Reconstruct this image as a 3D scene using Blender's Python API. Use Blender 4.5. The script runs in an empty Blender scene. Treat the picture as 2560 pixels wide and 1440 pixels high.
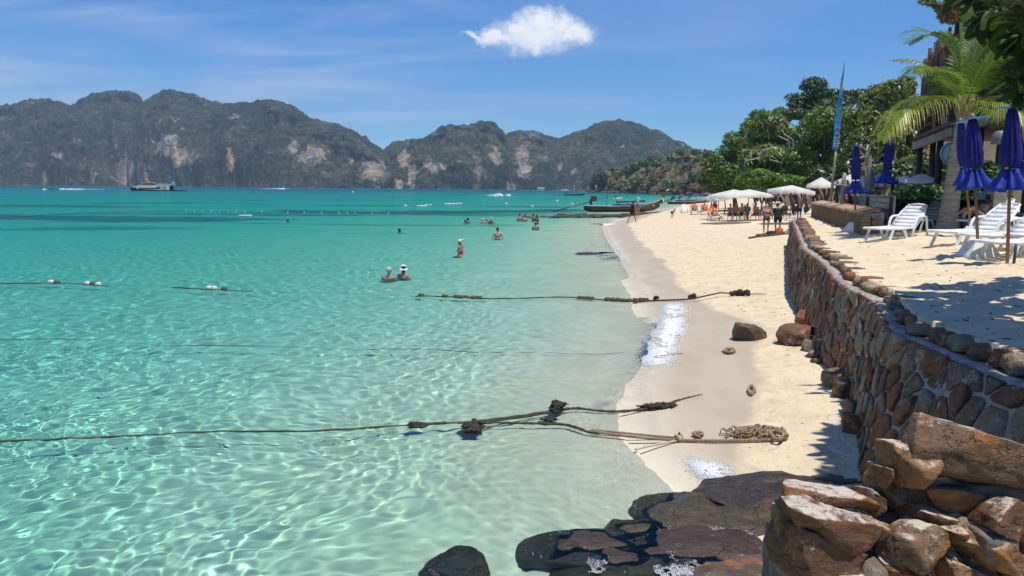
import bpy, math, random
import numpy as np
from mathutils import Vector, Matrix, Euler, noise as mn

S = bpy.context.scene
COL = S.collection
random.seed(7)
rng = np.random.default_rng(7)
R = math.radians

# ------------------------------------------------------------------ camera
F = 1884.0                      # focal length in pixels of the 2560 px wide frame
CZ = 3.0                        # eye height over the water
PITCH, ROLL = R(7.59), R(.45)
cam = bpy.data.cameras.new('camera'); camo = bpy.data.objects.new('camera', cam); COL.objects.link(camo)
cam.sensor_width = 36; cam.lens = F / 2560 * 36; cam.clip_start = .05; cam.clip_end = 20000
CR = Matrix.Rotation(R(90) - PITCH, 3, 'X') @ Matrix.Rotation(ROLL, 3, 'Z')
camo.location = (0, 0, CZ); camo.rotation_euler = CR.to_euler(); S.camera = camo

# ------------------------------------------------------------------ light
SUND = Vector((.20, -.17, .965)).normalized()
sun = bpy.data.lights.new('sun', 'SUN'); sun.energy = 4.6; sun.angle = R(.53); sun.color = (1, .95, .87)
sun.cycles.is_caustics_light = True
suno = bpy.data.objects.new('sun', sun); COL.objects.link(suno); suno.location = (30, -20, 80)
suno.rotation_euler = SUND.to_track_quat('Z', 'Y').to_euler()
S.view_settings.view_transform = 'Standard'; S.view_settings.look = 'None'
S.view_settings.exposure = .2; S.view_settings.gamma = 1
S.cycles.max_bounces = 9; S.cycles.transparent_max_bounces = 24; S.cycles.volume_bounces = 0
S.cycles.caustics_reflective = False


class NT:
    """tiny node-graph helper"""
    def __init__(s, tree):
        s.t = tree; s.t.nodes.clear()

    def n(s, kind, ins=None, **kw):
        nd = s.t.nodes.new(kind)
        for k, v in kw.items():
            setattr(nd, k, v)
        for k, v in (ins or {}).items():
            s.set(nd, k, v)
        return nd

    def set(s, nd, k, v):
        sock = nd.inputs[k]
        if hasattr(v, 'is_output') or isinstance(v, bpy.types.NodeSocket):
            s.t.links.new(v, sock)
        elif isinstance(v, bpy.types.Node):
            s.t.links.new(v.outputs[0], sock)
        else:
            if isinstance(v, (tuple, list)) and len(v) == 3 and sock.type == 'RGBA':
                v = (*v, 1)
            sock.default_value = v

    def math(s, op, a, b=None, c=None, clamp=False):
        nd = s.n('ShaderNodeMath', operation=op, use_clamp=clamp)
        for i, v in enumerate((a, b, c)):
            if v is not None:
                s.set(nd, i, v)
        return nd.outputs[0]

    def vmath(s, op, a, b=None, out=0):
        nd = s.n('ShaderNodeVectorMath', operation=op)
        for i, v in enumerate((a, b)):
            if v is not None:
                s.set(nd, i, v)
        return nd.outputs[out]

    def mix(s, f, a, b, mode='MIX'):
        nd = s.n('ShaderNodeMix', data_type='RGBA', blend_type=mode)
        s.set(nd, 0, f); s.set(nd, 6, a); s.set(nd, 7, b)
        return nd.outputs[2]

    def ramp(s, f, stops, interp='LINEAR'):
        nd = s.n('ShaderNodeValToRGB'); s.set(nd, 0, f); cr = nd.color_ramp; cr.interpolation = interp
        while len(cr.elements) < len(stops):
            cr.elements.new(.5)
        for e, (p, c) in zip(cr.elements, stops):
            e.position = p; e.color = (c, c, c, 1) if isinstance(c, (int, float)) else (*c, 1)
        return nd.outputs[0]

    def sstep(s, v, a, b):
        nd = s.n('ShaderNodeMapRange', interpolation_type='SMOOTHSTEP')
        s.set(nd, 0, v); nd.inputs[1].default_value = a; nd.inputs[2].default_value = b
        return nd.outputs[0]

    def noise(s, scale, vec=None, detail=4, rough=.55, dist=0, out=0):
        nd = s.n('ShaderNodeTexNoise'); nd.inputs['Scale'].default_value = scale
        nd.inputs['Detail'].default_value = detail; nd.inputs['Roughness'].default_value = rough
        nd.inputs['Distortion'].default_value = dist
        if vec is not None:
            s.set(nd, 'Vector', vec)
        return nd.outputs[out]

    def scale(s, vec, xyz):
        return s.vmath('MULTIPLY', vec, xyz)

    def attr(s, name, out='Fac'):
        return s.n('ShaderNodeAttribute', attribute_name=name).outputs[out]

    def pos(s):
        return s.n('ShaderNodeNewGeometry').outputs['Position']

    def obj(s):
        return s.n('ShaderNodeTexCoord').outputs['Object']

    def bump(s, h, strength=.5, dist=.02):
        return s.n('ShaderNodeBump', {'Height': h, 'Strength': strength, 'Distance': dist}).outputs[0]

    def out(s, surf, kind='ShaderNodeOutputMaterial', vol=None):
        o = s.n(kind)
        if surf is not None:
            s.set(o, 0, surf)
        if vol is not None:
            s.set(o, 1, vol)


# ------------------------------------------------------------------ world
def pdir(px, py):
    """direction of the ray through a pixel of the 2560x1440 photograph"""
    return (CR @ Vector(((px - 1280) / F, -(py - 720) / F, -1))).normalized()


W = bpy.data.worlds.new('World'); S.world = W; W.use_nodes = True
n = NT(W.node_tree)
sky = n.n('ShaderNodeTexSky', sky_type='NISHITA', sun_disc=False, sun_elevation=math.asin(SUND.z),
          sun_rotation=math.atan2(SUND.x, SUND.y), air_density=1.0, dust_density=0.0, ozone_density=6.0, altitude=0)
hs = n.n('ShaderNodeHueSaturation', {'Saturation': 1.32, 'Value': 1.0, 'Color': sky})
skyc = n.mix(1.0, hs.outputs[0], (.64, 1.02, 1.30), 'MULTIPLY')
D = n.n('ShaderNodeTexCoord').outputs['Generated']
fw, up = pdir(1340, 82), None
rt = fw.cross(Vector((0, 0, 1))).normalized(); up = rt.cross(fw).normalized()
df = n.vmath('DOT_PRODUCT', D, tuple(fw), 1)
ca = n.math('DIVIDE', n.vmath('DOT_PRODUCT', D, tuple(rt), 1), df)
cb = n.math('DIVIDE', n.vmath('DOT_PRODUCT', D, tuple(up), 1), df)
cxy = n.n('ShaderNodeCombineXYZ', {0: ca, 1: cb}).outputs[0]
nz = n.n('ShaderNodeTexNoise', {'Vector': cxy, 'Scale': 38.0, 'Detail': 7.0, 'Roughness': .62})
wob = n.vmath('MULTIPLY', n.vmath('SUBTRACT', nz.outputs['Color'], (.5, .5, .5)), (.044, .036, 0))
cw = n.vmath('ADD', cxy, wob)
tot = None
for px, py, ax, ay in ((1340, 88, 118, 40), (1352, 55, 62, 34), (1240, 92, 62, 19), (1440, 84, 50, 30), (1345, 112, 40, 24),
                       (1300, 70, 44, 26), (1400, 66, 46, 30), (1185, 84, 26, 9)):
    dv = pdir(px, py); k = dv.dot(fw); c = (dv.dot(rt) / k, dv.dot(up) / k, 0)
    q = n.vmath('MULTIPLY', n.vmath('SUBTRACT', cw, c), (F / ax, F / ay, 0))
    e = n.math('SUBTRACT', 1.0, n.vmath('LENGTH', q, None, 1))
    tot = e if tot is None else n.math('SMOOTH_MAX', tot, e, .25)
front = n.math('GREATER_THAN', df, .3)
cm = n.math('MULTIPLY', n.sstep(n.math('ADD', tot, n.math('MULTIPLY', n.math('SUBTRACT', n.noise(95, cxy, 6, .65), .5), .7)), -.30, .80), front)
nz2 = n.noise(70, cxy, 5, .6)
lit = n.math('ADD', n.math('MULTIPLY', nz2, .30), n.math('ADD', .78, n.math('MULTIPLY', cb, 5.0)), None, True)
cumc = n.mix(lit, (5.2, 6.0, 7.4), (10.6, 10.8, 11.0))
# thin cirrus streaks, drawn over the whole sky
dz = n.math('ADD', n.n('ShaderNodeSeparateXYZ', {0: D}).outputs[2], .12)
plane = n.vmath('DIVIDE', D, n.n('ShaderNodeCombineXYZ', {0: dz, 1: dz, 2: dz}).outputs[0])
rot = n.n('ShaderNodeMapping', {'Vector': plane, 'Rotation': (0, 0, R(-24)), 'Scale': (.5, 1.6, 1), 'Location': (1.3, .2, 0)}).outputs[0]
ci = n.noise(1.15, rot, 8, .56, .6)
ci2 = n.noise(.55, n.vmath('ADD', plane, (3.1, 1.7, 0)), 3, .5)
cim = n.math('MULTIPLY', n.sstep(ci, .38, .66), n.sstep(ci2, .34, .58))
left = n.sstep(n.n('ShaderNodeSeparateXYZ', {0: D}).outputs[0], .12, -.52)
cim = n.math('MULTIPLY', cim, n.math('ADD', .25, n.math('MULTIPLY', left, .75)))
circ = n.mix(n.math('MULTIPLY', cim, .62), skyc, (6.2, 7.0, 8.4))
full = n.mix(cm, circ, cumc)
bg = n.n('ShaderNodeBackground', {'Color': full, 'Strength': .088})
n.out(bg, 'ShaderNodeOutputWorld')


# ------------------------------------------------------------------ helpers
def P(px, py, z=0.0):
    """the point at height z that the photograph shows at pixel (px, py)"""
    d = pdir(px, py); k = (z - CZ) / d.z
    return Vector((d.x * k, d.y * k, z))


def PY(px, py, y):
    """the point at forward distance y that the photograph shows at pixel (px, py)"""
    d = pdir(px, py); k = y / d.y
    return Vector((d.x * k, y, CZ + d.z * k))


def hash2(ix, iy, seed):
    h = (ix.astype(np.int64) * 374761393 + iy.astype(np.int64) * 668265263 + seed * 1442695041) & 0x7fffffff
    h = ((h ^ (h >> 13)) * 1274126177) & 0x7fffffff
    return ((h ^ (h >> 16)) & 0xffff) / 65535.0


def vnoise(x, y, seed=0):
    x = np.asarray(x, float); y = np.asarray(y, float)
    ix, iy = np.floor(x), np.floor(y); fx, fy = x - ix, y - iy
    fx = fx * fx * (3 - 2 * fx); fy = fy * fy * (3 - 2 * fy)
    a, b = hash2(ix, iy, seed), hash2(ix + 1, iy, seed); c, d = hash2(ix, iy + 1, seed), hash2(ix + 1, iy + 1, seed)
    return (a + (b - a) * fx) * (1 - fy) + (c + (d - c) * fx) * fy


def fbm(x, y, seed=0, o=4, g=.5):
    t, a, s = 0, 1, 0
    for i in range(o):
        t = t + a * vnoise(x * 2 ** i, y * 2 ** i, seed + i * 17); s += a; a *= g
    return t / s


def sm(a, b, x):
    t = np.clip((x - a) / (b - a), 0, 1)
    return t * t * (3 - 2 * t)


def mk(name, V, Fc, mat=None, parent=None, smooth=True, attrs=None):
    """one mesh object from numpy arrays"""
    V = np.asarray(V, np.float32).reshape(-1, 3)
    me = bpy.data.meshes.new(name)
    if isinstance(Fc, np.ndarray):
        k = Fc.shape[1]; nf = len(Fc)
        me.vertices.add(len(V)); me.vertices.foreach_set('co', V.ravel())
        me.loops.add(nf * k); me.loops.foreach_set('vertex_index', Fc.astype(np.int32).ravel())
        me.polygons.add(nf); me.polygons.foreach_set('loop_start', np.arange(0, nf * k, k, dtype=np.int32))
        me.polygons.foreach_set('loop_total', np.full(nf, k, np.int32)) if False else None
        me.update(calc_edges=True)
    else:
        me.from_pydata(V.tolist(), [], Fc)
    if smooth is True:
        me.polygons.foreach_set('use_smooth', np.ones(len(me.polygons), bool))
    elif smooth is not False:
        me.polygons.foreach_set('use_smooth', np.asarray(smooth, bool))
    for k, v in (attrs or {}).items():
        v = np.asarray(v, np.float32)
        if v.ndim == 2:
            a = me.attributes.new(k, 'FLOAT_VECTOR', 'POINT'); a.data.foreach_set('vector', v.ravel())
        else:
            a = me.attributes.new(k, 'FLOAT', 'POINT'); a.data.foreach_set('value', v.ravel())
    if mat:
        for m in (mat if isinstance(mat, (list, tuple)) else [mat]):
            me.materials.append(m)
    o = bpy.data.objects.new(name, me); COL.objects.link(o)
    if parent:
        o.parent = parent
    return o


def gridf(nu, nv):
    i = np.arange(nu * nv).reshape(nv, nu)
    return np.stack([i[:-1, :-1], i[:-1, 1:], i[1:, 1:], i[1:, :-1]], -1).reshape(-1, 4)


def tag(o, label=None, cat=None, group=None, kind=None):
    for k, v in (('label', label), ('category', cat), ('group', group), ('kind', kind)):
        if v:
            o[k] = v
    return o


def empty(name, loc=(0, 0, 0), rz=0, label=None, cat=None, group=None):
    o = bpy.data.objects.new(name, None); COL.objects.link(o); o.location = loc; o.rotation_euler = (0, 0, rz)
    o.empty_display_size = .1
    return tag(o, label, cat, group)


def copy_tree(o, parent=None):
    c = o.copy(); COL.objects.link(c)
    if parent:
        c.parent = parent
    for ch in [x for x in KIDS.get(o.name, [])]:
        copy_tree(ch, c)
    return c


KIDS = {}


def index_kids():
    KIDS.clear()
    for o in COL.objects:
        if o.parent:
            KIDS.setdefault(o.parent.name, []).append(o)


class MB:
    """collects simple shapes, then links them as one mesh object"""
    def __init__(s):
        s.v = []; s.f = []; s.sm = []

    def add(s, V, Fc, smooth=False):
        b = len(s.v); s.v += [tuple(p) for p in V]
        s.f += [[b + i for i in f] for f in Fc]; s.sm += [smooth] * len(Fc)
        return s

    def box(s, c, size, rot=None, taper=1.0):
        hx, hy, hz = size[0] / 2, size[1] / 2, size[2] / 2
        pts = []
        for z in (-1, 1):
            t = taper if z > 0 else 1
            pts += [Vector((-hx * t, -hy * t, z * hz)), Vector((hx * t, -hy * t, z * hz)), Vector((hx * t, hy * t, z * hz)), Vector((-hx * t, hy * t, z * hz))]
        M = rot if rot is not None else Matrix.Identity(3)
        if isinstance(M, (tuple, list)):
            M = Euler(M).to_matrix()
        pts = [M @ p + Vector(c) for p in pts]
        return s.add(pts, [(0, 3, 2, 1), (4, 5, 6, 7), (0, 1, 5, 4), (1, 2, 6, 5), (2, 3, 7, 6), (3, 0, 4, 7)])

    def beam(s, a, b, w, h=None, upv=(0, 0, 1)):
        a, b = Vector(a), Vector(b); d = b - a; L = d.length
        x = d.normalized(); u = Vector(upv)
        y = u.cross(x)
        y = (y if y.length > 1e-4 else Vector((0, 1, 0)).cross(x)).normalized(); z = x.cross(y)
        M = Matrix((x, y, z)).transposed()
        return s.box((a + b) / 2, (L, w, h or w), M)

    def tube(s, pts, r, k=8, cap=True, smooth=True):
        pts = [Vector(p) for p in pts]; nn = len(pts)
        rs = [r] * nn if isinstance(r, (int, float)) else list(r)
        V = []; prev = None
        for i, p in enumerate(pts):
            t = (pts[min(i + 1, nn - 1)] - pts[max(i - 1, 0)])
            t = t.normalized() if t.length > 1e-9 else Vector((0, 0, 1))
            if prev is None:
                a = Vector((0, 0, 1)) if abs(t.z) < .9 else Vector((1, 0, 0))
                u = t.cross(a).normalized()
            else:
                u = (prev - t * prev.dot(t)); u = u.normalized() if u.length > 1e-6 else t.orthogonal().normalized()
            prev = u; w = t.cross(u)
            for j in range(k):
                an = 2 * math.pi * j / k
                V.append(p + (u * math.cos(an) + w * math.sin(an)) * rs[i])
        Fc = [(i * k + j, i * k + (j + 1) % k, (i + 1) * k + (j + 1) % k, (i + 1) * k + j) for i in range(nn - 1) for j in range(k)]
        if cap:
            Fc.append(tuple(range(k))[::-1]); Fc.append(tuple((nn - 1) * k + j for j in range(k)))
        return s.add(V, Fc, smooth)

    def lathe(s, prof, c=(0, 0, 0), k=16, smooth=True, fn=None):
        V = []
        for r, z in prof:
            for j in range(k):
                a = 2 * math.pi * j / k; rr = r * (fn(a, z) if fn else 1)
                V.append((c[0] + rr * math.cos(a), c[1] + rr * math.sin(a), c[2] + z))
        m = len(prof)
        Fc = [(i * k + j, i * k + (j + 1) % k, (i + 1) * k + (j + 1) % k, (i + 1) * k + j) for i in range(m - 1) for j in range(k)]
        Fc.append(tuple(range(k))[::-1]); Fc.append(tuple((m - 1) * k + j for j in range(k)))
        return s.add(V, Fc, smooth)

    def ball(s, c, r, k=10, m=6):
        rr = (r, r, r) if isinstance(r, (int, float)) else r
        V = []; c = Vector(c)
        for i in range(m + 1):
            th = math.pi * i / m
            for j in range(k):
                a = 2 * math.pi * j / k
                V.append(c + Vector((rr[0] * math.sin(th) * math.cos(a), rr[1] * math.sin(th) * math.sin(a), rr[2] * math.cos(th))))
        Fc = [(i * k + j, (i + 1) * k + j, (i + 1) * k + (j + 1) % k, i * k + (j + 1) % k) for i in range(m) for j in range(k)]
        return s.add(V, Fc, True)

    def loft(s, rings, closed=True, caps=True, smooth=True):
        k = len(rings[0]); V = [p for r in rings for p in r]; m = len(rings)
        Fc = [(i * k + j, i * k + (j + 1) % k, (i + 1) * k + (j + 1) % k, (i + 1) * k + j) for i in range(m - 1) for j in range(k if closed else k - 1)]
        if caps and closed:
            Fc.append(tuple(range(k))[::-1]); Fc.append(tuple((m - 1) * k + j for j in range(k)))
        return s.add(V, Fc, smooth)

    def build(s, name, mat, parent=None, loc=None):
        o = mk(name, s.v, s.f, mat, parent, s.sm)
        if loc is not None:
            o.location = loc
        return o


MATS = {}


def mat(name, col, rough=.7, col2=None, sc=8.0, det=5, bump=0.0, bsc=None, spec=.35, metal=0, stretch=None, lo=.35, hi=.65, trans=0, coat=0):
    """a procedural material: two colours mixed by noise, with bump"""
    if name in MATS:
        return MATS[name]
    m = bpy.data.materials.new(name); m.use_nodes = True; n = NT(m.node_tree)
    v = n.obj()
    if stretch:
        v = n.scale(v, stretch)
    f = n.noise(sc, v, det, .6)
    c = n.mix(n.sstep(f, lo, hi), col, col2 or tuple(min(1, x * .72) for x in col))
    b = n.n('ShaderNodeBsdfPrincipled', {'Base Color': c, 'Roughness': rough, 'Metallic': metal})
    b.inputs['Specular IOR Level'].default_value = spec
    if coat:
        b.inputs['Coat Weight'].default_value = coat
    if bump:
        n.set(b, 'Normal', n.bump(n.noise(bsc or sc * 3, v, 5, .6), bump, .02))
    if trans:
        tb = n.n('ShaderNodeBsdfTranslucent', {'Color': c})
        b = n.n('ShaderNodeMixShader', {0: trans, 1: b.outputs[0], 2: tb.outputs[0]})
    n.out(b.outputs[0])
    MATS[name] = m
    return m


# ------------------------------------------------------------------ the ground: sea bed, beach, bay
def line_x(px):
    """pixels (px,py,z) of a line on the ground -> x as a function of forward distance"""
    pts = sorted([(p.y, p.x) for p in (P(*q) for q in px)])
    ys, xs = np.array([p[0] for p in pts]), np.array([p[1] for p in pts])
    return lambda y: np.interp(y, ys, xs)


shore_px = [(1990, 1330, 0), (1800, 1205, 0), (1668, 1085, 0), (1628, 960, 0), (1640, 880, 0), (1650, 800, 0), (1628, 740, 0), (1590, 690, 0),
            (1556, 640, 0), (1520, 590, 0), (1512, 565, 0), (1560, 545, 0), (1640, 527, 0), (1700, 514, 0), (1740, 506, 0), (1790, 492, 0)]
_sp = sorted([(p.y, p.x) for p in (P(*q) for q in shore_px)])
_sy = np.array([1.0, 4.0] + [p[0] for p in _sp] + [900, 3000]); _sx = np.array([1.9, 2.3] + [p[1] for p in _sp] + [400, 2200])


def shore(y):
    return np.interp(y, _sy, _sx) + .12 * (vnoise(y * .8, 0 * y, 5) - .5) + .5 * sm(40, 90, y) * (vnoise(y * .1, 0 * y, 6) - .5)


def ground(x, y):
    s = x - shore(y)
    inl = 1.02 * (1 - np.exp(-np.maximum(s, 0) * .115)) + .004 * np.maximum(s - 8, 0)
    q = np.maximum(-s, 0)
    dep = 1.55 * (1 - np.exp(-q * .082)) + .0085 * np.clip(q - 18, 0, 260) + .004 * np.clip(y - 260, 0, 900)
    z = inl - dep
    dry = sm(1.6, 3.0, s)
    near = np.exp(-(y / 60) ** 2)
    z = z + dry * near * (.07 * (fbm(x * .9, y * .9, 11, 4) - .5) + .05 * (fbm(x * 2.6, y * 2.6, 12, 3) - .5))
    z = z + sm(0, 2, q) * near * (.05 * (fbm(x * .7, y * .7, 13, 3) - .5) + .012 * np.sin(9 * (x * .8 + y * .35) + 5 * vnoise(x * .7, y * .7, 14)))
    return z


wet_px = [(1850, 1190, .2), (1890, 1060, .2), (1892, 985, .2), (1872, 930, .2), (1885, 885, .2), (1925, 850, .2), (1880, 815, .2), (1815, 782, .2), (1768, 755, .2),
          (1712, 715, .2), (1690, 690, .2), (1672, 660, .2), (1625, 625, .2), (1590, 590, .2), (1570, 560, .2), (1600, 548, .2), (1720, 512, .1)]
wet_x = line_x(wet_px)

nu, nv = 430, 560
Y = 2.2 * (3000 / 2.2) ** np.linspace(0, 1, nv)[:, None] ** 1.0 * np.ones((1, nu))
U = np.linspace(-1, 1, nu)[None, :]
X = U * (Y * .98 + 5)
Z = ground(X, Y)
wd = X - wet_x(Y) - .35 * (fbm(X * .8, Y * .8, 21, 4) - .5) - .1 * np.sin(Y * 1.3)
wd = np.where(Y < 7.2, wd - 1.2 * (7.2 - Y), wd)
V = np.stack([X, Y, Z], -1).reshape(-1, 3)

m = bpy.data.materials.new('beach_sand'); m.use_nodes = True; n = NT(m.node_tree); MATS['sand'] = m
p = n.pos(); wet = n.sstep(n.math('ADD', n.attr('wet'), n.math('MULTIPLY', n.math('SUBTRACT', n.noise(3, p, 3), .5), .30)), .16, -.12)
g1 = n.noise(2.2, p, 6, .65); g2 = n.noise(60, p, 3, .7)
dryc = n.mix(n.sstep(g1, .35, .7), (.68, .57, .39), (.58, .475, .31))
dryc = n.mix(n.math('MULTIPLY', n.sstep(g2, .52, .72), .22), dryc, (.28, .2, .12))
dryc = n.mix(n.sstep(n.noise(17, p, 2, .4), .725, .76), dryc, (.12, .085, .055))
wetc = n.mix(n.sstep(n.noise(1.3, n.scale(p, (1, .45, 1)), 5), .35, .7), (.47, .39, .275), (.41, .335, .235))
# sea grass and reef on the bed, far out
reef = n.noise(.055, n.scale(p, (.45, 1.4, 1)), 6, .62, .4)
sep = n.n('ShaderNodeSeparateXYZ', {0: p}); yy = sep.outputs[1]
band = n.math('MULTIPLY', n.sstep(yy, 46, 66), n.sstep(yy, 150, 95))
rf = n.math('MULTIPLY', n.sstep(n.math('ADD', reef, n.math('MULTIPLY', band, .10)), .57, .68), n.sstep(yy, 36, 60))
rf = n.math('MULTIPLY', rf, n.sstep(sep.outputs[2], -.5, -1.1))
c = n.mix(wet, dryc, wetc); c = n.mix(n.sstep(sep.outputs[2], .06, -.10), c, n.mix(n.sstep(n.noise(.9, p, 5, .6), .3, .7), (.76, .69, .51), (.66, .595, .435))); c = n.mix(n.math('MULTIPLY', rf, .85), c, (.035, .05, .04))
rough = n.math('SUBTRACT', .95, n.math('MULTIPLY', wet, .42))
vd = n.n('ShaderNodeTexVoronoi', {'Vector': n.vmath('ADD', p, n.scale(n.noise(3, p, 2, out=1), (.35, .35, 0))), 'Scale': 2.6, 'Randomness': 1.0}, feature='SMOOTH_F1').outputs['Distance']
hgt = n.math('ADD', n.math('MULTIPLY', n.sstep(vd, .05, .38), 3.2), n.math('ADD', n.math('MULTIPLY', n.noise(26, p, 6, .7), 1.0), n.math('MULTIPLY', n.noise(4.2, p, 4, .55), 5.0)))
bs = n.math('MULTIPLY', n.math('SUBTRACT', 1.0, n.math('MULTIPLY', wet, .9)), .55)
b = n.n('ShaderNodeBsdfPrincipled', {'Base Color': c, 'Roughness': rough, 'Normal': n.bump(hgt, bs, .04)})
b.inputs['Specular IOR Level'].default_value = .3
n.out(b.outputs[0])
beach = mk('beach', V, gridf(nu, nv), m, attrs={'wet': wd.ravel()})
tag(beach, 'pale sand beach, darker where the swash has wetted it', None, None, 'structure')
beach.cycles.is_caustics_receiver = True


def gz(x, y):
    return float(ground(np.array([float(x)]), np.array([float(y)]))[0])


def G(px, py):
    """the beach point seen at a pixel"""
    z = .3
    for _ in range(9):
        q = P(px, py, z); z = .3 * z + .7 * gz(q.x, q.y)
    return P(px, py, z)


# ------------------------------------------------------------------ the sea
breaker_px = [(1400, 1150), (1450, 1075), (1500, 1015), (1560, 960), (1605, 905), (1625, 855), (1650, 800), (1672, 765)]
br = [P(a, b_, 0) for a, b_ in breaker_px]
br2 = [P(a, b_, 0) for a, b_ in [(1290, 1330), (1340, 1240), (1400, 1160), (1455, 1110)]]
br3 = [P(a, b_, 0) for a, b_ in [(1490, 560), (1500, 600), (1530, 650), (1545, 690)]]


def polydist(x, y, pts):
    best = np.full(x.shape, 1e9); side = np.zeros(x.shape)
    for a, b_ in zip(pts[:-1], pts[1:]):
        dx, dy = b_.x - a.x, b_.y - a.y; L = dx * dx + dy * dy
        t = np.clip(((x - a.x) * dx + (y - a.y) * dy) / L, 0, 1)
        ex, ey = x - (a.x + t * dx), y - (a.y + t * dy); d = np.hypot(ex, ey)
        k = d < best; best = np.where(k, d, best); side = np.where(k, np.sign(ex), side)
    return best, side


wr = np.random.default_rng(3)
WAVES = []
for k in range(110):
    lam = math.exp(wr.uniform(math.log(.11), math.log(.62))); th = wr.normal(.15, 1.0)
    WAVES.append((2 * math.pi / lam, math.cos(th), math.sin(th), wr.uniform(0, 6.28), .0020 * lam ** .75, lam))
for k in range(10):
    lam = wr.uniform(1.8, 5); th = wr.normal(.1, .4)
    WAVES.append((2 * math.pi / lam, math.cos(th), math.sin(th), wr.uniform(0, 6.28), .0042, lam))
# uneven rows: fine near the beach, coarse far out
ya = np.concatenate([3.0 * (26 / 3.0) ** np.linspace(0, 1, 760), 26 * (60 / 26) ** np.linspace(0, 1, 130)[1:]]); yb = 60 * (3000 / 60) ** np.linspace(0, 1, 190)[1:]
ys = np.concatenate([ya, yb]); nv = len(ys); nu = 640
Y = ys[:, None] * np.ones((1, nu))
xl = -(ys * .78 + 2.0); xr = np.minimum(shore(ys) + 1.6 + ys * .06, ys * .78 + 6)
t = np.linspace(0, 1, nu)[None, :]
X = xl[:, None] + (xr - xl)[:, None] * t
H = np.zeros_like(X)
G0 = ground(X, Y); dep = -G0
shal = sm(-.02, .45, dep) * .8 + .2
wx = X + .35 * (vnoise(X * .5, Y * .5, 31) - .5) * 2; wy = Y + .35 * (vnoise(X * .5 + 7, Y * .5, 32) - .5) * 2
for k, cx, cy, ph, A, lam in WAVES:
    fade = np.exp(-(Y / (lam * 95)) ** 2)
    H += A * fade * np.sin(k * (wx * cx + wy * cy) + ph)
H *= shal * (.55 + .9 * fbm(X * .22, Y * .22, 33, 3))
d, sd = polydist(X + .12 * (vnoise(X * 2.5, Y * 2.5, 36) - .5), Y, br); nzb = .6 + .8 * fbm(X * 2.2, Y * 2.2, 34, 3)
H += nzb * .05 * sm(9.6, 12.0, Y) * np.exp(-np.where(sd > 0, (d / .20) ** 2, (d / .45) ** 2))
d, sd = polydist(X, Y, br3); H += nzb * .07 * np.exp(-(d / .5) ** 2)
H += .05 * np.exp(-((dep + .05) / .05) ** 2) * (fbm(X * 1.3, Y * 1.3, 35, 3) - .42) * np.exp(-(Y / 50) ** 2)
depth = np.maximum(H - G0, 0)

m = bpy.data.materials.new('sea_water'); m.use_nodes = True; n = NT(m.node_tree); MATS['water'] = m
dp = n.attr('depth'); p = n.pos()
sep = n.n('ShaderNodeSeparateXYZ', {0: p}); yy = sep.outputs[1]
ex = lambda k: n.math('EXPONENT', n.math('MULTIPLY', dp, -k))
tint = n.n('ShaderNodeCombineColor', {0: ex(.82), 1: ex(.066), 2: ex(.098)}).outputs[0]
far = n.sstep(yy, 60, 520)
b1 = n.noise(.35, n.scale(p, (.5, 1, 1)), 6, .6); b2 = n.noise(.06, n.scale(p, (.35, 1, 1)), 6, .62)
b3 = n.noise(2.2, n.scale(p, (.7, 1, 1)), 4, .55)
w1 = n.math('MULTIPLY', n.sstep(yy, 22, 60), n.math('ADD', n.math('MULTIPLY', b1, .55), n.math('MULTIPLY', b2, 2.2)))
w3 = n.math('MULTIPLY', n.math('MULTIPLY', n.sstep(yy, 9, 30), n.sstep(yy, 130, 50)), n.math('MULTIPLY', b3, .16))
nb = n.bump(n.math('ADD', w1, w3), .85, 1.0)
refr = n.n('ShaderNodeBsdfRefraction', {'Color': tint, 'IOR': 1.33, 'Roughness': 0.0})
body = n.mix(n.sstep(n.math('ADD', yy, n.math('MULTIPLY', n.math('SUBTRACT', b2, .5), 260)), 240, 640), (.010, .185, .225), (.010, .090, .165))
dif = n.n('ShaderNodeBsdfDiffuse', {'Color': body, 'Normal': nb})
mf = n.math('MULTIPLY', n.math('SUBTRACT', 1.0, n.math('EXPONENT', n.math('MULTIPLY', n.math('MAXIMUM', n.math('SUBTRACT', dp, .45), 0), -.34))), .92)
under = n.n('ShaderNodeMixShader', {0: mf, 1: refr.outputs[0], 2: dif.outputs[0]})
gl = n.n('ShaderNodeBsdfGlossy', {'Roughness': .04, 'Color': (1, 1, 1), 'Normal': nb})
fr = n.n('ShaderNodeFresnel', {'IOR': 1.33, 'Normal': nb}).outputs[0]
fr = n.math('MINIMUM', n.math('MULTIPLY', fr, n.math('SUBTRACT', .46, n.math('MULTIPLY', n.sstep(yy, 8, 60), .24))), .18)
wat = n.n('ShaderNodeMixShader', {0: fr, 1: under.outputs[0], 2: gl.outputs[0]}).outputs[0]
# where the water is only a few centimetres deep it is a clear glossy film
film = n.n('ShaderNodeMixShader', {0: n.math('MULTIPLY', fr, n.sstep(dp, .002, .02)), 1: n.n('ShaderNodeBsdfTransparent', {'Color': (.97, .98, .97)}).outputs[0], 2: gl.outputs[0]}).outputs[0]
n.out(n.n('ShaderNodeMixShader', {0: n.math('GREATER_THAN', dp, .07), 1: film, 2: wat}).outputs[0])
sea = mk('sea', np.stack([X, Y, H], -1).reshape(-1, 3), gridf(nu, nv), m, attrs={'depth': depth.ravel()})
tag(sea, 'clear shallow turquoise sea with small ripples, deeper blue far out', None, None, 'structure')
sea.cycles.is_caustics_caster = True

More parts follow.
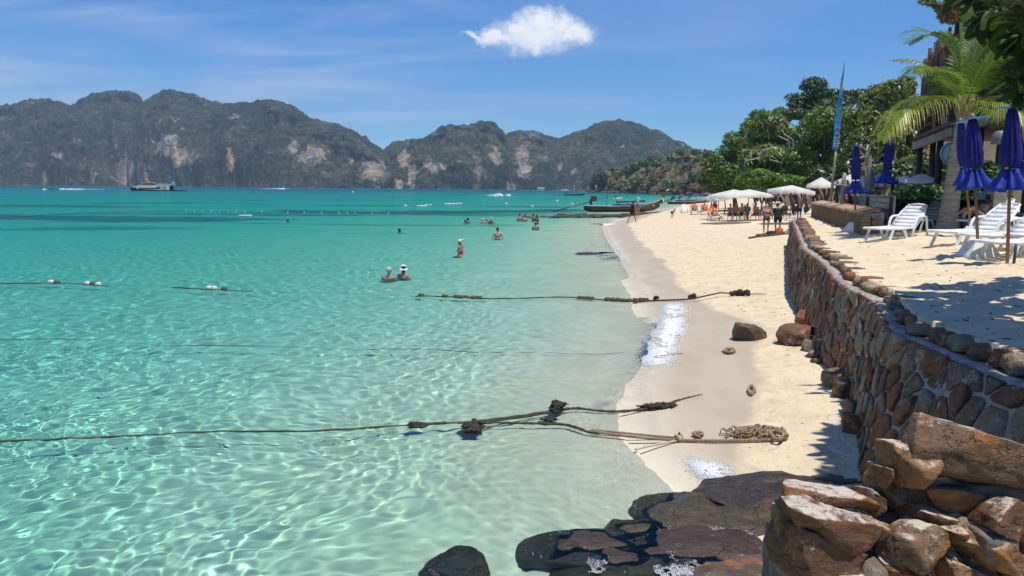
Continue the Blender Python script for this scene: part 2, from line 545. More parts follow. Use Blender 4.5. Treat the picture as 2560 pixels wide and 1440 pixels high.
# ------------------------------------------------------------------ sand terrace behind the stone wall
ledge_px = [(2700, 1010, 1.53), (2560, 957, 1.55), (2231, 819, 1.55), (2184, 744, 1.56), (2099, 702, 1.57), (2054, 652, 1.58), (2007, 619, 1.6), (1986, 562, 1.65), (1982, 549, 1.7)]
base_px = [(2175, 1215, .2), (2165, 1160, .3), (2150, 1010, .35), (2100, 935, .4), (2030, 835, .45), (1993, 770, .5), (1995, 709, .6), (1991, 638, .7), (1984, 598, .75)]
lx = line_x(ledge_px); bx_ = line_x(base_px)
YW0, YW1 = 4.3, 33.0


def wall_top(y):
    return float(lx(y))


def wall_base(y):
    b = float(bx_(y))
    return min(b, wall_top(y) - .22)


def terr(x, y):
    e = x - (np.interp(y, _ly, _lxs) + .26)
    z = 1.672 + .235 * sm(0, 3.4, e) + .0015 * np.maximum(y - 10, 0)
    k = sm(.05, .6, e)
    z = z + k * (.10 * (fbm(x * .55, y * .55, 41, 3) - .5) + .085 * (fbm(x * 1.9, y * 1.9, 42, 3) - .5) + .03 * (vnoise(x * 6, y * 6, 43) - .5))
    return z


_ly = np.linspace(3, 60, 300); _lxs = np.interp(_ly, np.linspace(YW0, YW1, 80), [wall_top(y) for y in np.linspace(YW0, YW1, 80)])
_lxs = np.where(_ly > YW1, _lxs + (_ly - YW1) * .42, _lxs)
nu, nv = 260, 330
Y = 3.2 * (52 / 3.2) ** np.linspace(0, 1, nv)[:, None] * np.ones((1, nu))
E0 = np.interp(Y[:, 0], _ly, _lxs)
T = np.linspace(0, 1, nu)[None, :] ** 1.6
X = (E0 + .27)[:, None] + T * (np.maximum(9, Y[:, 0] * .55))[:, None]
Z = terr(X, Y)
Z[:, 0] = 1.40
m = bpy.data.materials.new('terrace_sand'); m.use_nodes = True; n = NT(m.node_tree)
p = n.pos(); g1 = n.noise(2.4, p, 6, .65)
c = n.mix(n.sstep(g1, .35, .7), (.68, .57, .39), (.58, .475, .31))
c = n.mix(n.math('MULTIPLY', n.sstep(n.noise(70, p, 3, .7), .52, .72), .25), c, (.28, .2, .12))
c = n.mix(n.sstep(n.noise(13, p, 2, .4), .70, .74), c, (.10, .075, .05))
h = n.math('ADD', n.noise(28, p, 6, .7), n.math('MULTIPLY', n.noise(6, p, 3, .5), 2.5))
b = n.n('ShaderNodeBsdfPrincipled', {'Base Color': c, 'Roughness': .95, 'Normal': n.bump(h, .6, .02)})
b.inputs['Specular IOR Level'].default_value = .2
n.out(b.outputs[0])
tsand = mk('sand_terrace', np.stack([X, Y, Z], -1).reshape(-1, 3), gridf(nu, nv), m)
tag(tsand, 'raised terrace of loose pale sand held by the stone wall', None, None, 'structure')


def tz(x, y):
    return float(terr(np.array([float(x)]), np.array([float(y)]))[0])


def TG(px, py):
    """the terrace point seen at a pixel"""
    z = 1.85
    for _ in range(9):
        q = P(px, py, z); z = .3 * z + .7 * tz(q.x, q.y)
    return P(px, py, z)


# ------------------------------------------------------------------ stone materials
def stone_mat(name, pal, lichen=.25, strata=3.0, wet=0.0, sandtop=0.0, rust=.8, cracks=False):
    m = bpy.data.materials.new(name); m.use_nodes = True; n = NT(m.node_tree)
    info = n.n('ShaderNodeObjectInfo').outputs['Random']
    sid = n.attr('sid')
    rnd = n.math('FRACT', n.math('ADD', n.math('MULTIPLY', info, 7.31), sid))
    p = n.pos()
    base = n.ramp(rnd, [(i / len(pal), c) for i, c in enumerate(pal)], 'CONSTANT')
    f1 = n.noise(7, n.scale(p, (1, 1, strata)), 6, .65, .5)
    f2 = n.noise(34, p, 5, .7); f3 = n.noise(3.2, p, 5, .6)
    c = n.mix(1.0, base, n.ramp(f1, [(.25, .45), (.5, .95), (.75, 1.45)]), 'MULTIPLY')
    c = n.mix(n.math('MULTIPLY', n.sstep(f2, .5, .75), .6), c, n.mix(1.0, c, (.35, .33, .32), 'MULTIPLY'))
    c = n.mix(n.math('MULTIPLY', n.sstep(f3, .56, .68), rust), c, (.34, .125, .032))
    pv = n.n('ShaderNodeTexVoronoi', {'Vector': p, 'Scale': 42.0}).outputs['Distance']; pit = n.sstep(pv, .34, .10)
    c = n.mix(n.math('MULTIPLY', pit, .35), c, n.mix(1.0, c, (.3, .3, .3), 'MULTIPLY'))
    li = n.math('MULTIPLY', n.sstep(n.math('ADD', n.noise(5.0, p, 8, .72), n.math('MULTIPLY', n.math('SUBTRACT', f2, .5), .5)), .60 - lichen * .3, .74 - lichen * .3), .85)
    c = n.mix(li, c, (.40, .36, .30))
    if sandtop:
        nzv = n.n('ShaderNodeSeparateXYZ', {0: n.n('ShaderNodeNewGeometry').outputs['Normal']}).outputs[2]
        st = n.sstep(n.math('ADD', nzv, n.math('MULTIPLY', n.math('SUBTRACT', n.noise(9, p, 7, .7), .5), 1.3)), .92 - sandtop * .3, 1.05)
        c = n.mix(n.math('MULTIPLY', st, .9), c, (.56, .50, .41))
    crk = None
    if cracks:
        vv_ = n.vmath('ADD', n.scale(p, (1, 1, 1.7)), n.scale(n.vmath('SUBTRACT', n.noise(4, p, 4, .6, out=1), (.5, .5, .5)), (.5, .5, .5)))
        de = n.n('ShaderNodeTexVoronoi', {'Vector': vv_, 'Scale': 1.9}, feature='DISTANCE_TO_EDGE').outputs['Distance']
        crk = n.sstep(de, .022, .003); c = n.mix(n.math('MULTIPLY', crk, .5), c, (.02, .012, .008))
    hb = n.math('SUBTRACT', n.math('ADD', n.math('MULTIPLY', f1, 1.4), n.math('MULTIPLY', f2, .9)), n.math('MULTIPLY', pit, .25))
    if crk is not None:
        hb = n.math('SUBTRACT', hb, n.math('MULTIPLY', crk, 1.6))
    b = n.n('ShaderNodeBsdfPrincipled', {'Base Color': c, 'Roughness': .82 - wet * .9, 'Normal': n.bump(hb, .8 if not wet else .5, .035)})
    b.inputs['Specular IOR Level'].default_value = .3 + wet * .3
    n.out(b.outputs[0]); MATS[name] = m
    return m


PAL = [(.21, .135, .08), (.25, .10, .042), (.29, .215, .145), (.17, .11, .068), (.28, .12, .05), (.23, .165, .11), (.33, .25, .165), (.18, .085, .045)]
M_STONE = stone_mat('wall_stone', PAL, .22)
M_RUB = stone_mat('rubble_stone', [(.20, .088, .032), (.23, .112, .042), (.13, .062, .030), (.25, .135, .058), (.17, .10, .05)], .02, 2.2, .10, .50, .8, True)
M_WETROCK = stone_mat('wet_rock', [(.055, .032, .016), (.062, .048, .017), (.042, .028, .015), (.050, .042, .015)], -.35, 2.0, .5, 0.0, .12, True)
M_BOULD = stone_mat('boulder_stone', [(.085, .058, .036), (.10, .07, .045)], .0, 2.0, .25)
M_MORT = mat('mortar', (.45, .39, .32), .95, (.27, .22, .17), 6, 7, .8, 30)
M_MORT2 = mat('rubble_mortar', (.24, .195, .15), .95, (.15, .115, .085), 7, 7, .9, 40)


# ------------------------------------------------------------------ the retaining wall
def voronoi(pts, wmax):
    """convex cells of jittered points (half-plane clipping)"""
    A = np.array(pts); out = []
    for i, (x, y) in enumerate(pts):
        r = wmax
        poly = [(x - r, y - r), (x + r, y - r), (x + r, y + r), (x - r, y + r)]
        dd = np.hypot(A[:, 0] - x, A[:, 1] - y); order = np.argsort(dd)[1:18]
        for j in order:
            mx, my = (x + A[j, 0]) / 2, (y + A[j, 1]) / 2; nx, ny = A[j, 0] - x, A[j, 1] - y
            new = []
            for k in range(len(poly)):
                a, b = poly[k - 1], poly[k]
                da = (a[0] - mx) * nx + (a[1] - my) * ny; db = (b[0] - mx) * nx + (b[1] - my) * ny
                if (da > 0) != (db > 0):
                    tt = da / (da - db); new.append((a[0] + (b[0] - a[0]) * tt, a[1] + (b[1] - a[1]) * tt))
                if db <= 0:
                    new.append(b)
            poly = new
            if len(poly) < 3:
                break
        out.append(poly)
    return out


yy_ = np.linspace(YW0, YW1, 400)
wtx = np.array([wall_top(y) for y in yy_]); wbx = np.array([wall_base(y) for y in yy_])
k_ = np.exp(-np.linspace(-2, 2, 25) ** 2); k_ /= k_.sum()
smo = lambda a: np.convolve(np.pad(a, 12, mode='edge'), k_, 'valid')
wtx, wbx = smo(wtx), smo(wbx)
arc = np.concatenate([[0], np.cumsum(np.hypot(np.diff(wtx), np.diff(yy_)))])
WL = arc[-1]
TOPZ = lambda y: 1.52 + .008 * np.clip(y - 8, 0, 20)


def wpt(u, v, outw=0.0):
    """point on the wall face: u metres along, v 0..1 from foot to ledge, outw metres proud"""
    y = float(np.interp(u, arc, yy_)); xt = float(np.interp(u, arc, wtx)); xb = float(np.interp(u, arc, wbx))
    zb = -.25; zt = float(TOPZ(y)); zm = .45
    z = zb + (zt - zb) * v
    x = xb + (xt - xb) * np.clip((z - .2) / (zt - .2), -.4, 1)
    dy = .2; x2 = float(np.interp(y + dy, yy_, wtx)); x1 = float(np.interp(y - dy, yy_, wtx))
    nx, ny = -2 * dy, (x2 - x1); L = math.hypot(nx, ny)
    return Vector((x + nx / L * outw * .93, y + ny / L * outw * .93, z + .35 * outw))


wall = empty('stone_wall', (wtx[60], yy_[60], .3), 0, 'long rubble stone retaining wall in pale mortar between beach and sand terrace', 'wall')


def at_parent(o, par):
    o.matrix_parent_inverse = Matrix.Translation(-par.location) if par.rotation_euler.z == 0 else par.matrix_basis.inverted()


def put(o, par):
    o.parent = par; at_parent(o, par)
    return o


# mortar body (face, ledge and back)
nuw = 260; us = np.linspace(0, WL, nuw); V = []
prof = [(0, None), (.2, None), (.4, None), (.6, None), (.8, None), (.97, None), (1, .05), (1, .2), (1, .42), (.2, .6)]
for u in us:
    for v, inn in prof:
        q = wpt(u, v, .0)
        if inn is not None:
            q = q + Vector((inn * .95, 0, -.02 if inn > .1 else 0))
        q.x += .03 * (vnoise(np.array([u * 5]), np.array([v * 9]), 50)[0] - .5); q.z += .02 * (vnoise(np.array([u * 4]), np.array([v * 7 + 3]), 51)[0] - .5)
        V.append(q)
k = len(prof)
Fc = [(i * k + j, i * k + j + 1, (i + 1) * k + j + 1, (i + 1) * k + j) for i in range(nuw - 1) for j in range(k - 1)]
Fc += [tuple(range(k)), tuple((nuw - 1) * k + j for j in range(k))[::-1]]
put(mk('mortar', V, Fc, M_MORT), wall)


def stone_mesh(poly, place, joint=.016, proud=.05, seed=0):
    """one rounded stone over a convex polygon; place(u,h,out) maps to the world. Returns verts, faces"""
    rr = random.Random(seed)
    cx = sum(q[0] for q in poly) / len(poly); cy = sum(q[1] for q in poly) / len(poly)
    pts = []
    for a, b in zip(poly, poly[1:] + poly[:1]):      # corners cut off
        L = math.hypot(b[0] - a[0], b[1] - a[1])
        if L < .03:
            pts.append(((a[0] + b[0]) / 2, (a[1] + b[1]) / 2)); continue
        for t in (.13, .87):
            pts.append((a[0] + (b[0] - a[0]) * t, a[1] + (b[1] - a[1]) * t))
    m_ = len(pts); rad = max(.03, sum(math.hypot(q[0] - cx, q[1] - cy) for q in pts) / m_)
    tilt = (rr.uniform(-.10, .10), rr.uniform(-.10, .10))
    V = []
    for sc_, o in ((1 - joint / rad, -.02), (1 - joint / rad * 1.3, proud * .55), (.86, proud), (.45, proud * 1.08)):
        for q in pts:
            j = rr.uniform(.96, 1.03)
            x, y = cx + (q[0] - cx) * sc_ * j, cy + (q[1] - cy) * sc_ * j
            oo = o + ((x - cx) * tilt[0] + (y - cy) * tilt[1]) * (1 if o > 0 else 0) + (rr.uniform(-.007, .007) if o > 0 else 0)
            V.append(place(x, y, oo))
    V.append(place(cx, cy, proud * 1.15))
    Fc = [(i * m_ + j, i * m_ + (j + 1) % m_, (i + 1) * m_ + (j + 1) % m_, (i + 1) * m_ + j) for i in range(3) for j in range(m_)]
    Fc += [(3 * m_ + j, 3 * m_ + (j + 1) % m_, 4 * m_) for j in range(m_)]
    return V, Fc


rs = random.Random(4)
pts = []; HW = 1.85
u = -.1; col = 0
while u < WL + .1:
    y = float(np.interp(u, arc, yy_))
    du = rs.uniform(.20, .30)
    hh = -.05 + (.12 if col % 2 else 0)
    while hh < HW:
        pts.append((u + rs.uniform(-.11, .11), hh + rs.uniform(-.09, .09))); hh += rs.uniform(.26, .40)
    u += du; col += 1
cells = voronoi(pts, .42)
order = sorted(range(len(pts)), key=lambda i: pts[i][0])
face_place = lambda x, y, o: wpt(min(max(x, 0), WL), y / HW, o)
rest = MB(); cnt = 0; sids = []
for i in order:
    (u, h) = pts[i]
    if len(cells[i]) < 3 or u < 0 or u > WL:
        continue
    poly = [(min(max(a, 0), WL), min(max(b, .0), HW - .01)) for a, b in cells[i]]
    area = abs(sum(a[0] * b[1] - b[0] * a[1] for a, b in zip(poly, poly[1:] + poly[:1]))) / 2
    if area < .012:
        continue
    V, Fc = stone_mesh(poly, face_place, rs.uniform(.012, .026), rs.uniform(.012, .045), i)
    if cnt < 290 and h > .25:
        o = mk('stone', V, Fc, M_STONE, None, True, {'sid': [rs.random()] * len(V)}); put(o, wall); cnt += 1
    else:
        rest.add(V, Fc, True); sids += [rs.random()] * len(V)
o = mk('stones', rest.v, rest.f, M_STONE, None, rest.sm, {'sid': sids}); tag(o, None, None, None, 'stuff'); put(o, wall)
# coping stones that hold the sand back, set behind the ledge
u = .1
while u < WL - .2:
    w = rs.uniform(.13, .34); hgt = rs.uniform(.07, .17)
    if u > 16:
        w *= 1.25
    poly = [(u + rs.uniform(-.02, .02), 0), (u + w * .95, rs.uniform(-.02, .02)), (u + w * rs.uniform(.8, 1.0), hgt * rs.uniform(.85, 1)), (u + w * .5, hgt * 1.08), (u + w * rs.uniform(0, .2), hgt * rs.uniform(.8, 1))]
    sb = rs.uniform(.20, .30)

    def cop(x, y, o, sb=sb):
        q = wpt(min(x, WL), 1, 0); q2 = wpt(min(x, WL), 1, 1.0); nrm = (q2 - q); nrm.z = 0; nrm.normalize()
        return q - nrm * (sb - o * 1.6 + y * .25) + Vector((0, 0, y - .01))
    V, Fc = stone_mesh(poly, cop, .006, rs.uniform(.05, .09), int(u * 100))
    # a back so the stone is a solid block
    mm = (len(V) - 1) // 4; bk = len(V)
    nrm = Vector((.8, 0, 0))
    V = list(V) + [V[j] + Vector((.16, .0, -.02)) for j in range(mm)]
    Fc = list(Fc) + [(j, bk + j, bk + (j + 1) % mm, (j + 1) % mm) for j in range(mm)] + [tuple(bk + j for j in range(mm))[::-1]]
    o = mk('coping_stone', V, Fc, M_STONE, None, True, {'sid': [rs.random()] * len(V)}); put(o, wall)
    u += w * rs.uniform(.78, 1.0)
    if rs.random() < .10:
        u += .15


# ------------------------------------------------------------------ loose rocks
def rock_mesh(size, seed, sub=3, rough=.18, blocky=.6, cuts=7):
    """an irregular rock: a blocky rounded body cut by random planes, roughened"""
    rr = random.Random(seed); N = 4 * sub
    V = {}; verts = []; Fc = []

    def vid(p):
        k = tuple(round(c, 5) for c in p)
        if k not in V:
            V[k] = len(verts); verts.append(Vector(p))
        return V[k]
    for ax in range(3):
        for sg in (-1, 1):
            for i in range(N):
                for j in range(N):
                    q = []
                    for a, b in ((i, j), (i + 1, j), (i + 1, j + 1), (i, j + 1)):
                        c = [0, 0, 0]; c[ax] = sg; c[(ax + 1) % 3] = -1 + 2 * a / N; c[(ax + 2) % 3] = -1 + 2 * b / N; q.append(vid(c))
                    Fc.append(q if sg > 0 else q[::-1])
    planes = []
    for _ in range(cuts):
        d = Vector((rr.gauss(0, 1), rr.gauss(0, 1), rr.gauss(0, .8))).normalized(); planes.append((d, rr.uniform(.62, .92)))
    out = []; off = Vector((rr.uniform(0, 99), rr.uniform(0, 99), 0))
    for p in verts:
        s_ = p.normalized(); q = p.lerp(s_, 1 - blocky)
        for d, k in planes:
            e = q.dot(d) - k
            if e > 0:
                q = q - d * e * .92
        w = Vector((q.x * size[0], q.y * size[1], q.z * size[2]))
        sc_ = 1 / max(.05, (size[0] * size[1] * size[2]) ** (1 / 3))
        nn = mn.fractal(w * sc_ * 1.3 + off, .8, 2.1, 5)
        nn2 = mn.ridged_multi_fractal(Vector((w.x, w.y, w.z * 3)) * sc_ * 2 + off, .9, 2.2, 4, 1, 2) * .15
        ch = mn.noise(w * sc_ * 3.1 + off) * .5 + abs(mn.noise(w * sc_ * 6.3 + off)) * .4
        w = w + s_ * (nn * rough * .45 + nn2 * rough * .5 + ch * rough * .22) / sc_
        out.append(w)
    return out, Fc


def rock(name, loc, size, rot=(0, 0, 0), seed=0, material=None, parent=None, sub=3, **kw):
    V, Fc = rock_mesh(size, seed, sub, **kw)
    M = Euler(rot).to_matrix()
    o = mk(name, [M @ q for q in V], Fc, material or M_RUB, None, True, {'sid': [random.random()] * len(V)})
    o.location = loc
    if parent:
        put(o, parent)
    return o


# rubble masonry end of the wall, close to the camera
YR = 4.75
rub = empty('rubble_masonry', PY(2300, 1400, YR), 0, 'stepped end of brown rubble masonry, big rough blocks bedded in mortar, nearest the camera', 'wall')
# (px, py, width px, height px, tilt deg, distance offset, thickness m, seed)
RUB = [(2455, 1150, 290, 112, 17, .10, .22, 1), (2272, 1172, 104, 108, 8, .16, .26, 2), (2330, 1252, 250, 92, 16, .30, .22, 3),
       (2062, 1312, 232, 118, 26, -.06, .28, 4), (2085, 1246, 250, 50, 5, .14, .20, 5), (2166, 1306, 180, 44, 33, .02, .2, 6),
       (2292, 1362, 134, 104, 24, -.10, .24, 7), (2484, 1380, 172, 76, 27, -.10, .26, 8), (2522, 1290, 140, 92, 22, .0, .26, 9),
       (2035, 1402, 205, 120, 22, .0, .3, 10), (2200, 1384, 52, 62, 15, .06, .2, 11), (2255, 1432, 175, 60, 20, -.05, .25, 12),
       (1962, 1322, 52, 90, -6, .10, .2, 13), (2380, 1420, 78, 62, 35, -.03, .2, 14), (2217, 1192, 46, 50, 0, .22, .2, 15), (2172, 1256, 66, 66, 12, .20, .2, 16),
       (2120, 1450, 150, 60, 15, -.1, .25, 17), (2440, 1462, 150, 60, 20, -.12, .25, 18), (2590, 1400, 110, 120, 10, -.05, .3, 19), (2380, 1330, 90, 46, 22, .04, .2, 20), (2425, 1262, 230, 86, 18, .20, .22, 21), (2345, 1306, 170, 64, 20, .14, .2, 22), (2245, 1240, 110, 60, 14, .26, .2, 23), (2420, 1385, 90, 80, 30, .05, .2, 24), (2120, 1380, 90, 60, 24, .06, .2, 25)]
for px, py, w, h, tl, dy, th, sd_ in RUB:
    y = YR + dy; c = PY(px, py, y); k = math.hypot(y, c.x, CZ - c.z) / F * .97
    rock('stone', c + Vector((0, th * .25, -th * .06)), (w * k / 2 * 1.06, th, h * k / 2 * 1.02), (R(-12), R(tl), R(random.uniform(-14, 14))), sd_, M_RUB, rub, 5, rough=.17, blocky=.93, cuts=13)
# mortar core behind and under the blocks
core = []
for px, py, w, h, dy in ((2250, 1330, 600, 170, .42), (2330, 1440, 640, 200, .30), (2480, 1250, 260, 170, .40), (2010, 1420, 170, 200, .35), (2140, 1400, 70, 60, .02), (2440, 1330, 90, 70, .05), (2200, 1330, 300, 120, .30)):
    y = YR + dy; c = PY(px, py, y); k = y / F
    V, Fc = rock_mesh((w * k / 2, .3, h * k / 2), int(px), 3, rough=.12, blocky=.7, cuts=3)
    core.append(([q + c for q in V], Fc))
mb = MB()
for V, Fc in core:
    mb.add(V, Fc, True)
put(mb.build('mortar', M_MORT2), rub)

# rocks lying on the beach at the wall foot
BR = [(1880, 832, 78, 40, 'lone squat brown boulder sitting on the wet sand', 'boulder'),
      (1988, 842, 84, 44, 'flat pale brown rock sloping out from the wall foot, beside the lone boulder', 'rock'),
      (2032, 866, 60, 26, 'low layered rock just below the sloping flat one', 'rock'), (2047, 886, 50, 20, 'thin brown rock slab third down the wall foot', 'rock'),
      (2046, 905, 26, 12, 'small dark pebble-like rock alone on the sand under the thin slabs', 'rock'),
      (2106, 950, 66, 44, 'brown pointed rock at the wall foot with a dark lump behind it', 'rock'), (2118, 975, 58, 46, 'dark lumpy rock pressed against the wall foot midway', 'rock'),
      (2142, 1026, 36, 40, 'small dark rock leaning on the wall foot above the shadowed one', 'rock'), (2140, 1066, 58, 46, 'black rock half in the leaf shadow at the wall foot', 'rock'),
      (2012, 800, 40, 46, 'cluster rock at the base of the wall behind the boulder', 'rock')]
for i, (px, py, w, h, lab, cat) in enumerate(BR):
    c = G(px, py + h * .42); k = math.hypot(c.x, c.y, CZ - c.z) / F
    mt = M_BOULD if i in (0, 4, 6, 7, 8) else M_STONE
    o = rock('boulder' if i == 0 else 'rock', c + Vector((0, .1, h * k * .30)), (w * k / 2 * 1.05, w * k / 2 * .9, h * k / 2 * 1.15), (0, R(6 if i != 1 else -10), R(i * 40)), 60 + i, mt, None, 3, rough=.16, blocky=.55)
    tag(o, lab, cat, 'rocks on the beach at the wall foot')

# dark wet rocks in the wash
WR = [(1975, 1226, 400, 96, 3, .20, 'broad smooth dark wet slab between the sand and the rubble masonry', 0), (1700, 1272, 190, 90, 8, .10, 'dark wet rock rising from the wash left of the broad slab', 1),
      (1838, 1292, 200, 66, 2, .08, 'low wet rock with blue sheen between the broad slab and the foam', 2), (1470, 1362, 330, 70, 0, .05, 'long green weedy rock tapering into the clear water', 3),
      (1730, 1385, 330, 130, 4, .07, 'large dark brown rock awash with foam bubbles', 4), (1905, 1400, 200, 150, 10, .12, 'brown sandy rock leaning on the rubble masonry', 5),
      (1142, 1410, 125, 66, 10, -.02, 'round olive rock just under the water at the bottom edge', 6), (1086, 1440, 70, 40, 0, .05, 'small reddish rock breaking the water at the bottom edge', 7),
      (1800, 1345, 180, 70, 3, .06, 'dark wet rock in the middle of the wash under the blue sheened one', 9), (1610, 1330, 160, 56, -4, .02, 'small dark rock joining the long weedy rock to the wash', 10),
      (1850, 1450, 260, 90, 4, .08, 'brown wet rock at the bottom edge beside the rubble masonry', 11), (1690, 1450, 240, 80, 0, .03, 'dark rock covered by bubbles at the bottom edge', 12), (2090, 1206, 200, 46, 4, .26, 'grey blue wet stone behind the broad slab below the wall', 13), (1560, 1392, 170, 60, 0, .03, 'dark green rock right of the long weedy tip', 14),
      (1560, 1440, 300, 70, 0, -.04, 'submerged dark rock under the foam at the bottom edge', 8)]
for i, (px, py, w, h, tl, zt, lab, sd_) in enumerate(WR):
    zt = zt * .55 - .05; c = P(px, py, zt); k = math.hypot(c.x, c.y, CZ - c.z) / F
    sx = w * k / 2 * 1.05; sy = h * k / 2 / .42
    sz = .17 if i not in (6, 7) else .2
    if i == len(WR) - 1:
        sz = .2
    o = rock('rock', c + Vector((0, 0, -sz * .80)), (sx * 1.12, sy * 1.1, sz), (0, R(-tl * .5), R(tl)), 80 + sd_, M_WETROCK if i not in (5, 10) and sd_ != 11 else M_BOULD, None, 4, rough=.20, blocky=.30, cuts=3)
    tag(o, lab, 'rock', 'wet rocks in the wash'); o.cycles.is_caustics_receiver = True

# ------------------------------------------------------------------ far limestone ridges
m = bpy.data.materials.new('forested_limestone'); m.use_nodes = True; n = NT(m.node_tree)
p = n.pos(); cl = n.attr('cliff')
f1 = n.noise(.022, p, 6, .65); f2 = n.noise(.11, p, 6, .7)
vor = n.n('ShaderNodeTexVoronoi', {'Vector': p, 'Scale': .16, 'Randomness': 1.0})
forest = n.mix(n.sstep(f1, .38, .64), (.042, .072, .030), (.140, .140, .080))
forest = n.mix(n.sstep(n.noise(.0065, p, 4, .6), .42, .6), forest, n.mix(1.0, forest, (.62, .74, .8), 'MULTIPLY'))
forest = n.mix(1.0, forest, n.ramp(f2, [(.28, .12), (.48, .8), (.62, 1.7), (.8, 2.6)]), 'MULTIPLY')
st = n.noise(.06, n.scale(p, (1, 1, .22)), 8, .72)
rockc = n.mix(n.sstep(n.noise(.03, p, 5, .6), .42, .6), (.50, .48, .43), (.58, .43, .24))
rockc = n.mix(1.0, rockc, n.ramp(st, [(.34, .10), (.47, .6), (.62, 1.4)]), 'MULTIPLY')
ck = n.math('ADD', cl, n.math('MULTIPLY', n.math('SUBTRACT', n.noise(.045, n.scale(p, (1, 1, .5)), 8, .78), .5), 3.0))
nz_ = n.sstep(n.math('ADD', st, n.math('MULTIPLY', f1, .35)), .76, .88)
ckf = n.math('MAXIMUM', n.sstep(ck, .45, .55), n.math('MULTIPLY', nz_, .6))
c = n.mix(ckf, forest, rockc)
hb = n.math('ADD', n.math('MULTIPLY', f2, 9.0), n.math('MULTIPLY', vor.outputs['Distance'], -2.0))
b = n.n('ShaderNodeBsdfPrincipled', {'Base Color': c, 'Roughness': .95, 'Normal': n.bump(hb, 1.0, 3.0)})
b.inputs['Specular IOR Level'].default_value = .05
n.out(b.outputs[0]); M_HILL = m
CLIFFS = [(430, 370, 34, 34), (462, 398, 40, 24), (1304, 392, 20, 26), (1309, 425, 19, 30), (938, 432, 34, 30), (785, 392, 38, 30), (322, 430, 26, 40), (362, 440, 14, 36), (582, 410, 9, 34),
          (996, 462, 12, 14), (680, 460, 24, 8), (1436, 429, 11, 8), (1396, 418, 6, 12), (1085, 420, 24, 16), (600, 296, 12, 5), (120, 442, 8, 14), (1010, 400, 16, 26), (1030, 430, 12, 40), (1200, 440, 14, 26), (880, 405, 8, 12),
          (740, 372, 20, 14), (1265, 468, 22, 9), (155, 392, 18, 8), (240, 440, 8, 14), (1240, 392, 16, 24)]


def hill(prof, D, Wd, seed, label, steep=.5, nu=300, nv=84, amp=1.0):
    xs = np.array([q[0] for q in prof], float); hs_ = np.array([q[1] for q in prof], float)
    u = np.linspace(xs[0], xs[-1], nu)
    y0 = 470 + (u - 1280) * .0079 * .85
    top = np.interp(u, xs, hs_)
    t = np.linspace(-.06, 1.35, nv)
    Uu, Tt = np.meshgrid(u, t)
    el = (np.interp(Uu, u, y0) - np.interp(Uu, u, top)) / F
    g = np.where(Tt < 0, Tt * 3, np.where(Tt <= 1, np.clip(Tt, 0, 1) ** steep, 1 - (Tt - 1) * 1.2))
    # folds: ribs and gullies running up the face
    px = Uu * D / F
    rib = (fbm(px / 95 + 3, Tt * 1.3, seed, 4) - .5) + .48 * (fbm(px / 26, Tt * 1.0, seed + 8, 3) - .5)
    edge = np.clip(np.minimum(Uu - u[0], u[-1] - Uu) / 40, 0, 1)
    dist = D + Wd * Tt + (1 - edge) * 60 + rib * edge * 150 * amp * sm(0, .4, Tt + .2) * (1.2 - sm(.6, 1.0, Tt) * .9)
    hgt = el * (D + Wd) * g + CZ
    bumpy = (fbm(px / 14, hgt / 14, seed + 3, 3) - .5) * 15 + (fbm(px / 6, hgt / 7, seed + 4, 2) - .5) * 9
    bumpy = bumpy * edge
    cliff = np.zeros_like(Uu)
    pyy = np.interp(Uu, u, y0) - (hgt - CZ) / dist * F
    for cx, cy, rx, ry in CLIFFS:
        cliff = np.maximum(cliff, np.exp(-(((Uu - cx) / rx) ** 2 + ((pyy - cy) / ry) ** 2) * .9) * (1 if abs(cx - 640) < 9999 else 0))
    dist = dist - bumpy * 1.1 * (1 - .75 * cliff) + 9 * cliff * (fbm(px / 8, Tt * 2.2, seed + 12, 3) - .5)
    hgt = hgt + bumpy * .50 * np.clip(g, 0, 1) * sm(0, .1, Tt)
    hgt = np.where(Tt < 0, -6, hgt)
    dirx = (Uu - 1280) / F
    V = np.stack([dirx * dist, dist, hgt], -1).reshape(-1, 3)
    o = mk('hill', V, gridf(nu, nv), M_HILL, attrs={'cliff': cliff.ravel()})
    return tag(o, label, None, None, 'structure')


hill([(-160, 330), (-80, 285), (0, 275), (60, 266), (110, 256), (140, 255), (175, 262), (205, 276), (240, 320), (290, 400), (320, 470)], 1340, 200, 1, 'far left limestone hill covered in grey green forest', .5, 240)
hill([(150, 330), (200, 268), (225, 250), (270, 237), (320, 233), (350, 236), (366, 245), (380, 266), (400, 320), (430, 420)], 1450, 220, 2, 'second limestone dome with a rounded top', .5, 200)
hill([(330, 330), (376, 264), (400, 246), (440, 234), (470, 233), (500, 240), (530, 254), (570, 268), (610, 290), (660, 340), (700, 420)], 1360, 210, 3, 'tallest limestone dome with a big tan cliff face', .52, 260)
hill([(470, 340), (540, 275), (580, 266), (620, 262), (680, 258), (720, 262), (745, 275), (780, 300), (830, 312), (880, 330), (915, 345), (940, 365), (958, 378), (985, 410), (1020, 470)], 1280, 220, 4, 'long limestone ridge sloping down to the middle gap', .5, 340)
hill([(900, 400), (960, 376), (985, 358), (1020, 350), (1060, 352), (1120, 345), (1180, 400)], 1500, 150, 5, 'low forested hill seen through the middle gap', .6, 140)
hill([(955, 440), (985, 400), (1010, 370), (1040, 351), (1070, 346), (1095, 326), (1120, 316), (1165, 314), (1183, 313), (1200, 306), (1230, 309), (1250, 324), (1262, 342), (1272, 380), (1285, 440), (1300, 470)], 1150, 170, 6, 'twin topped limestone block right of the middle gap', .5, 240)
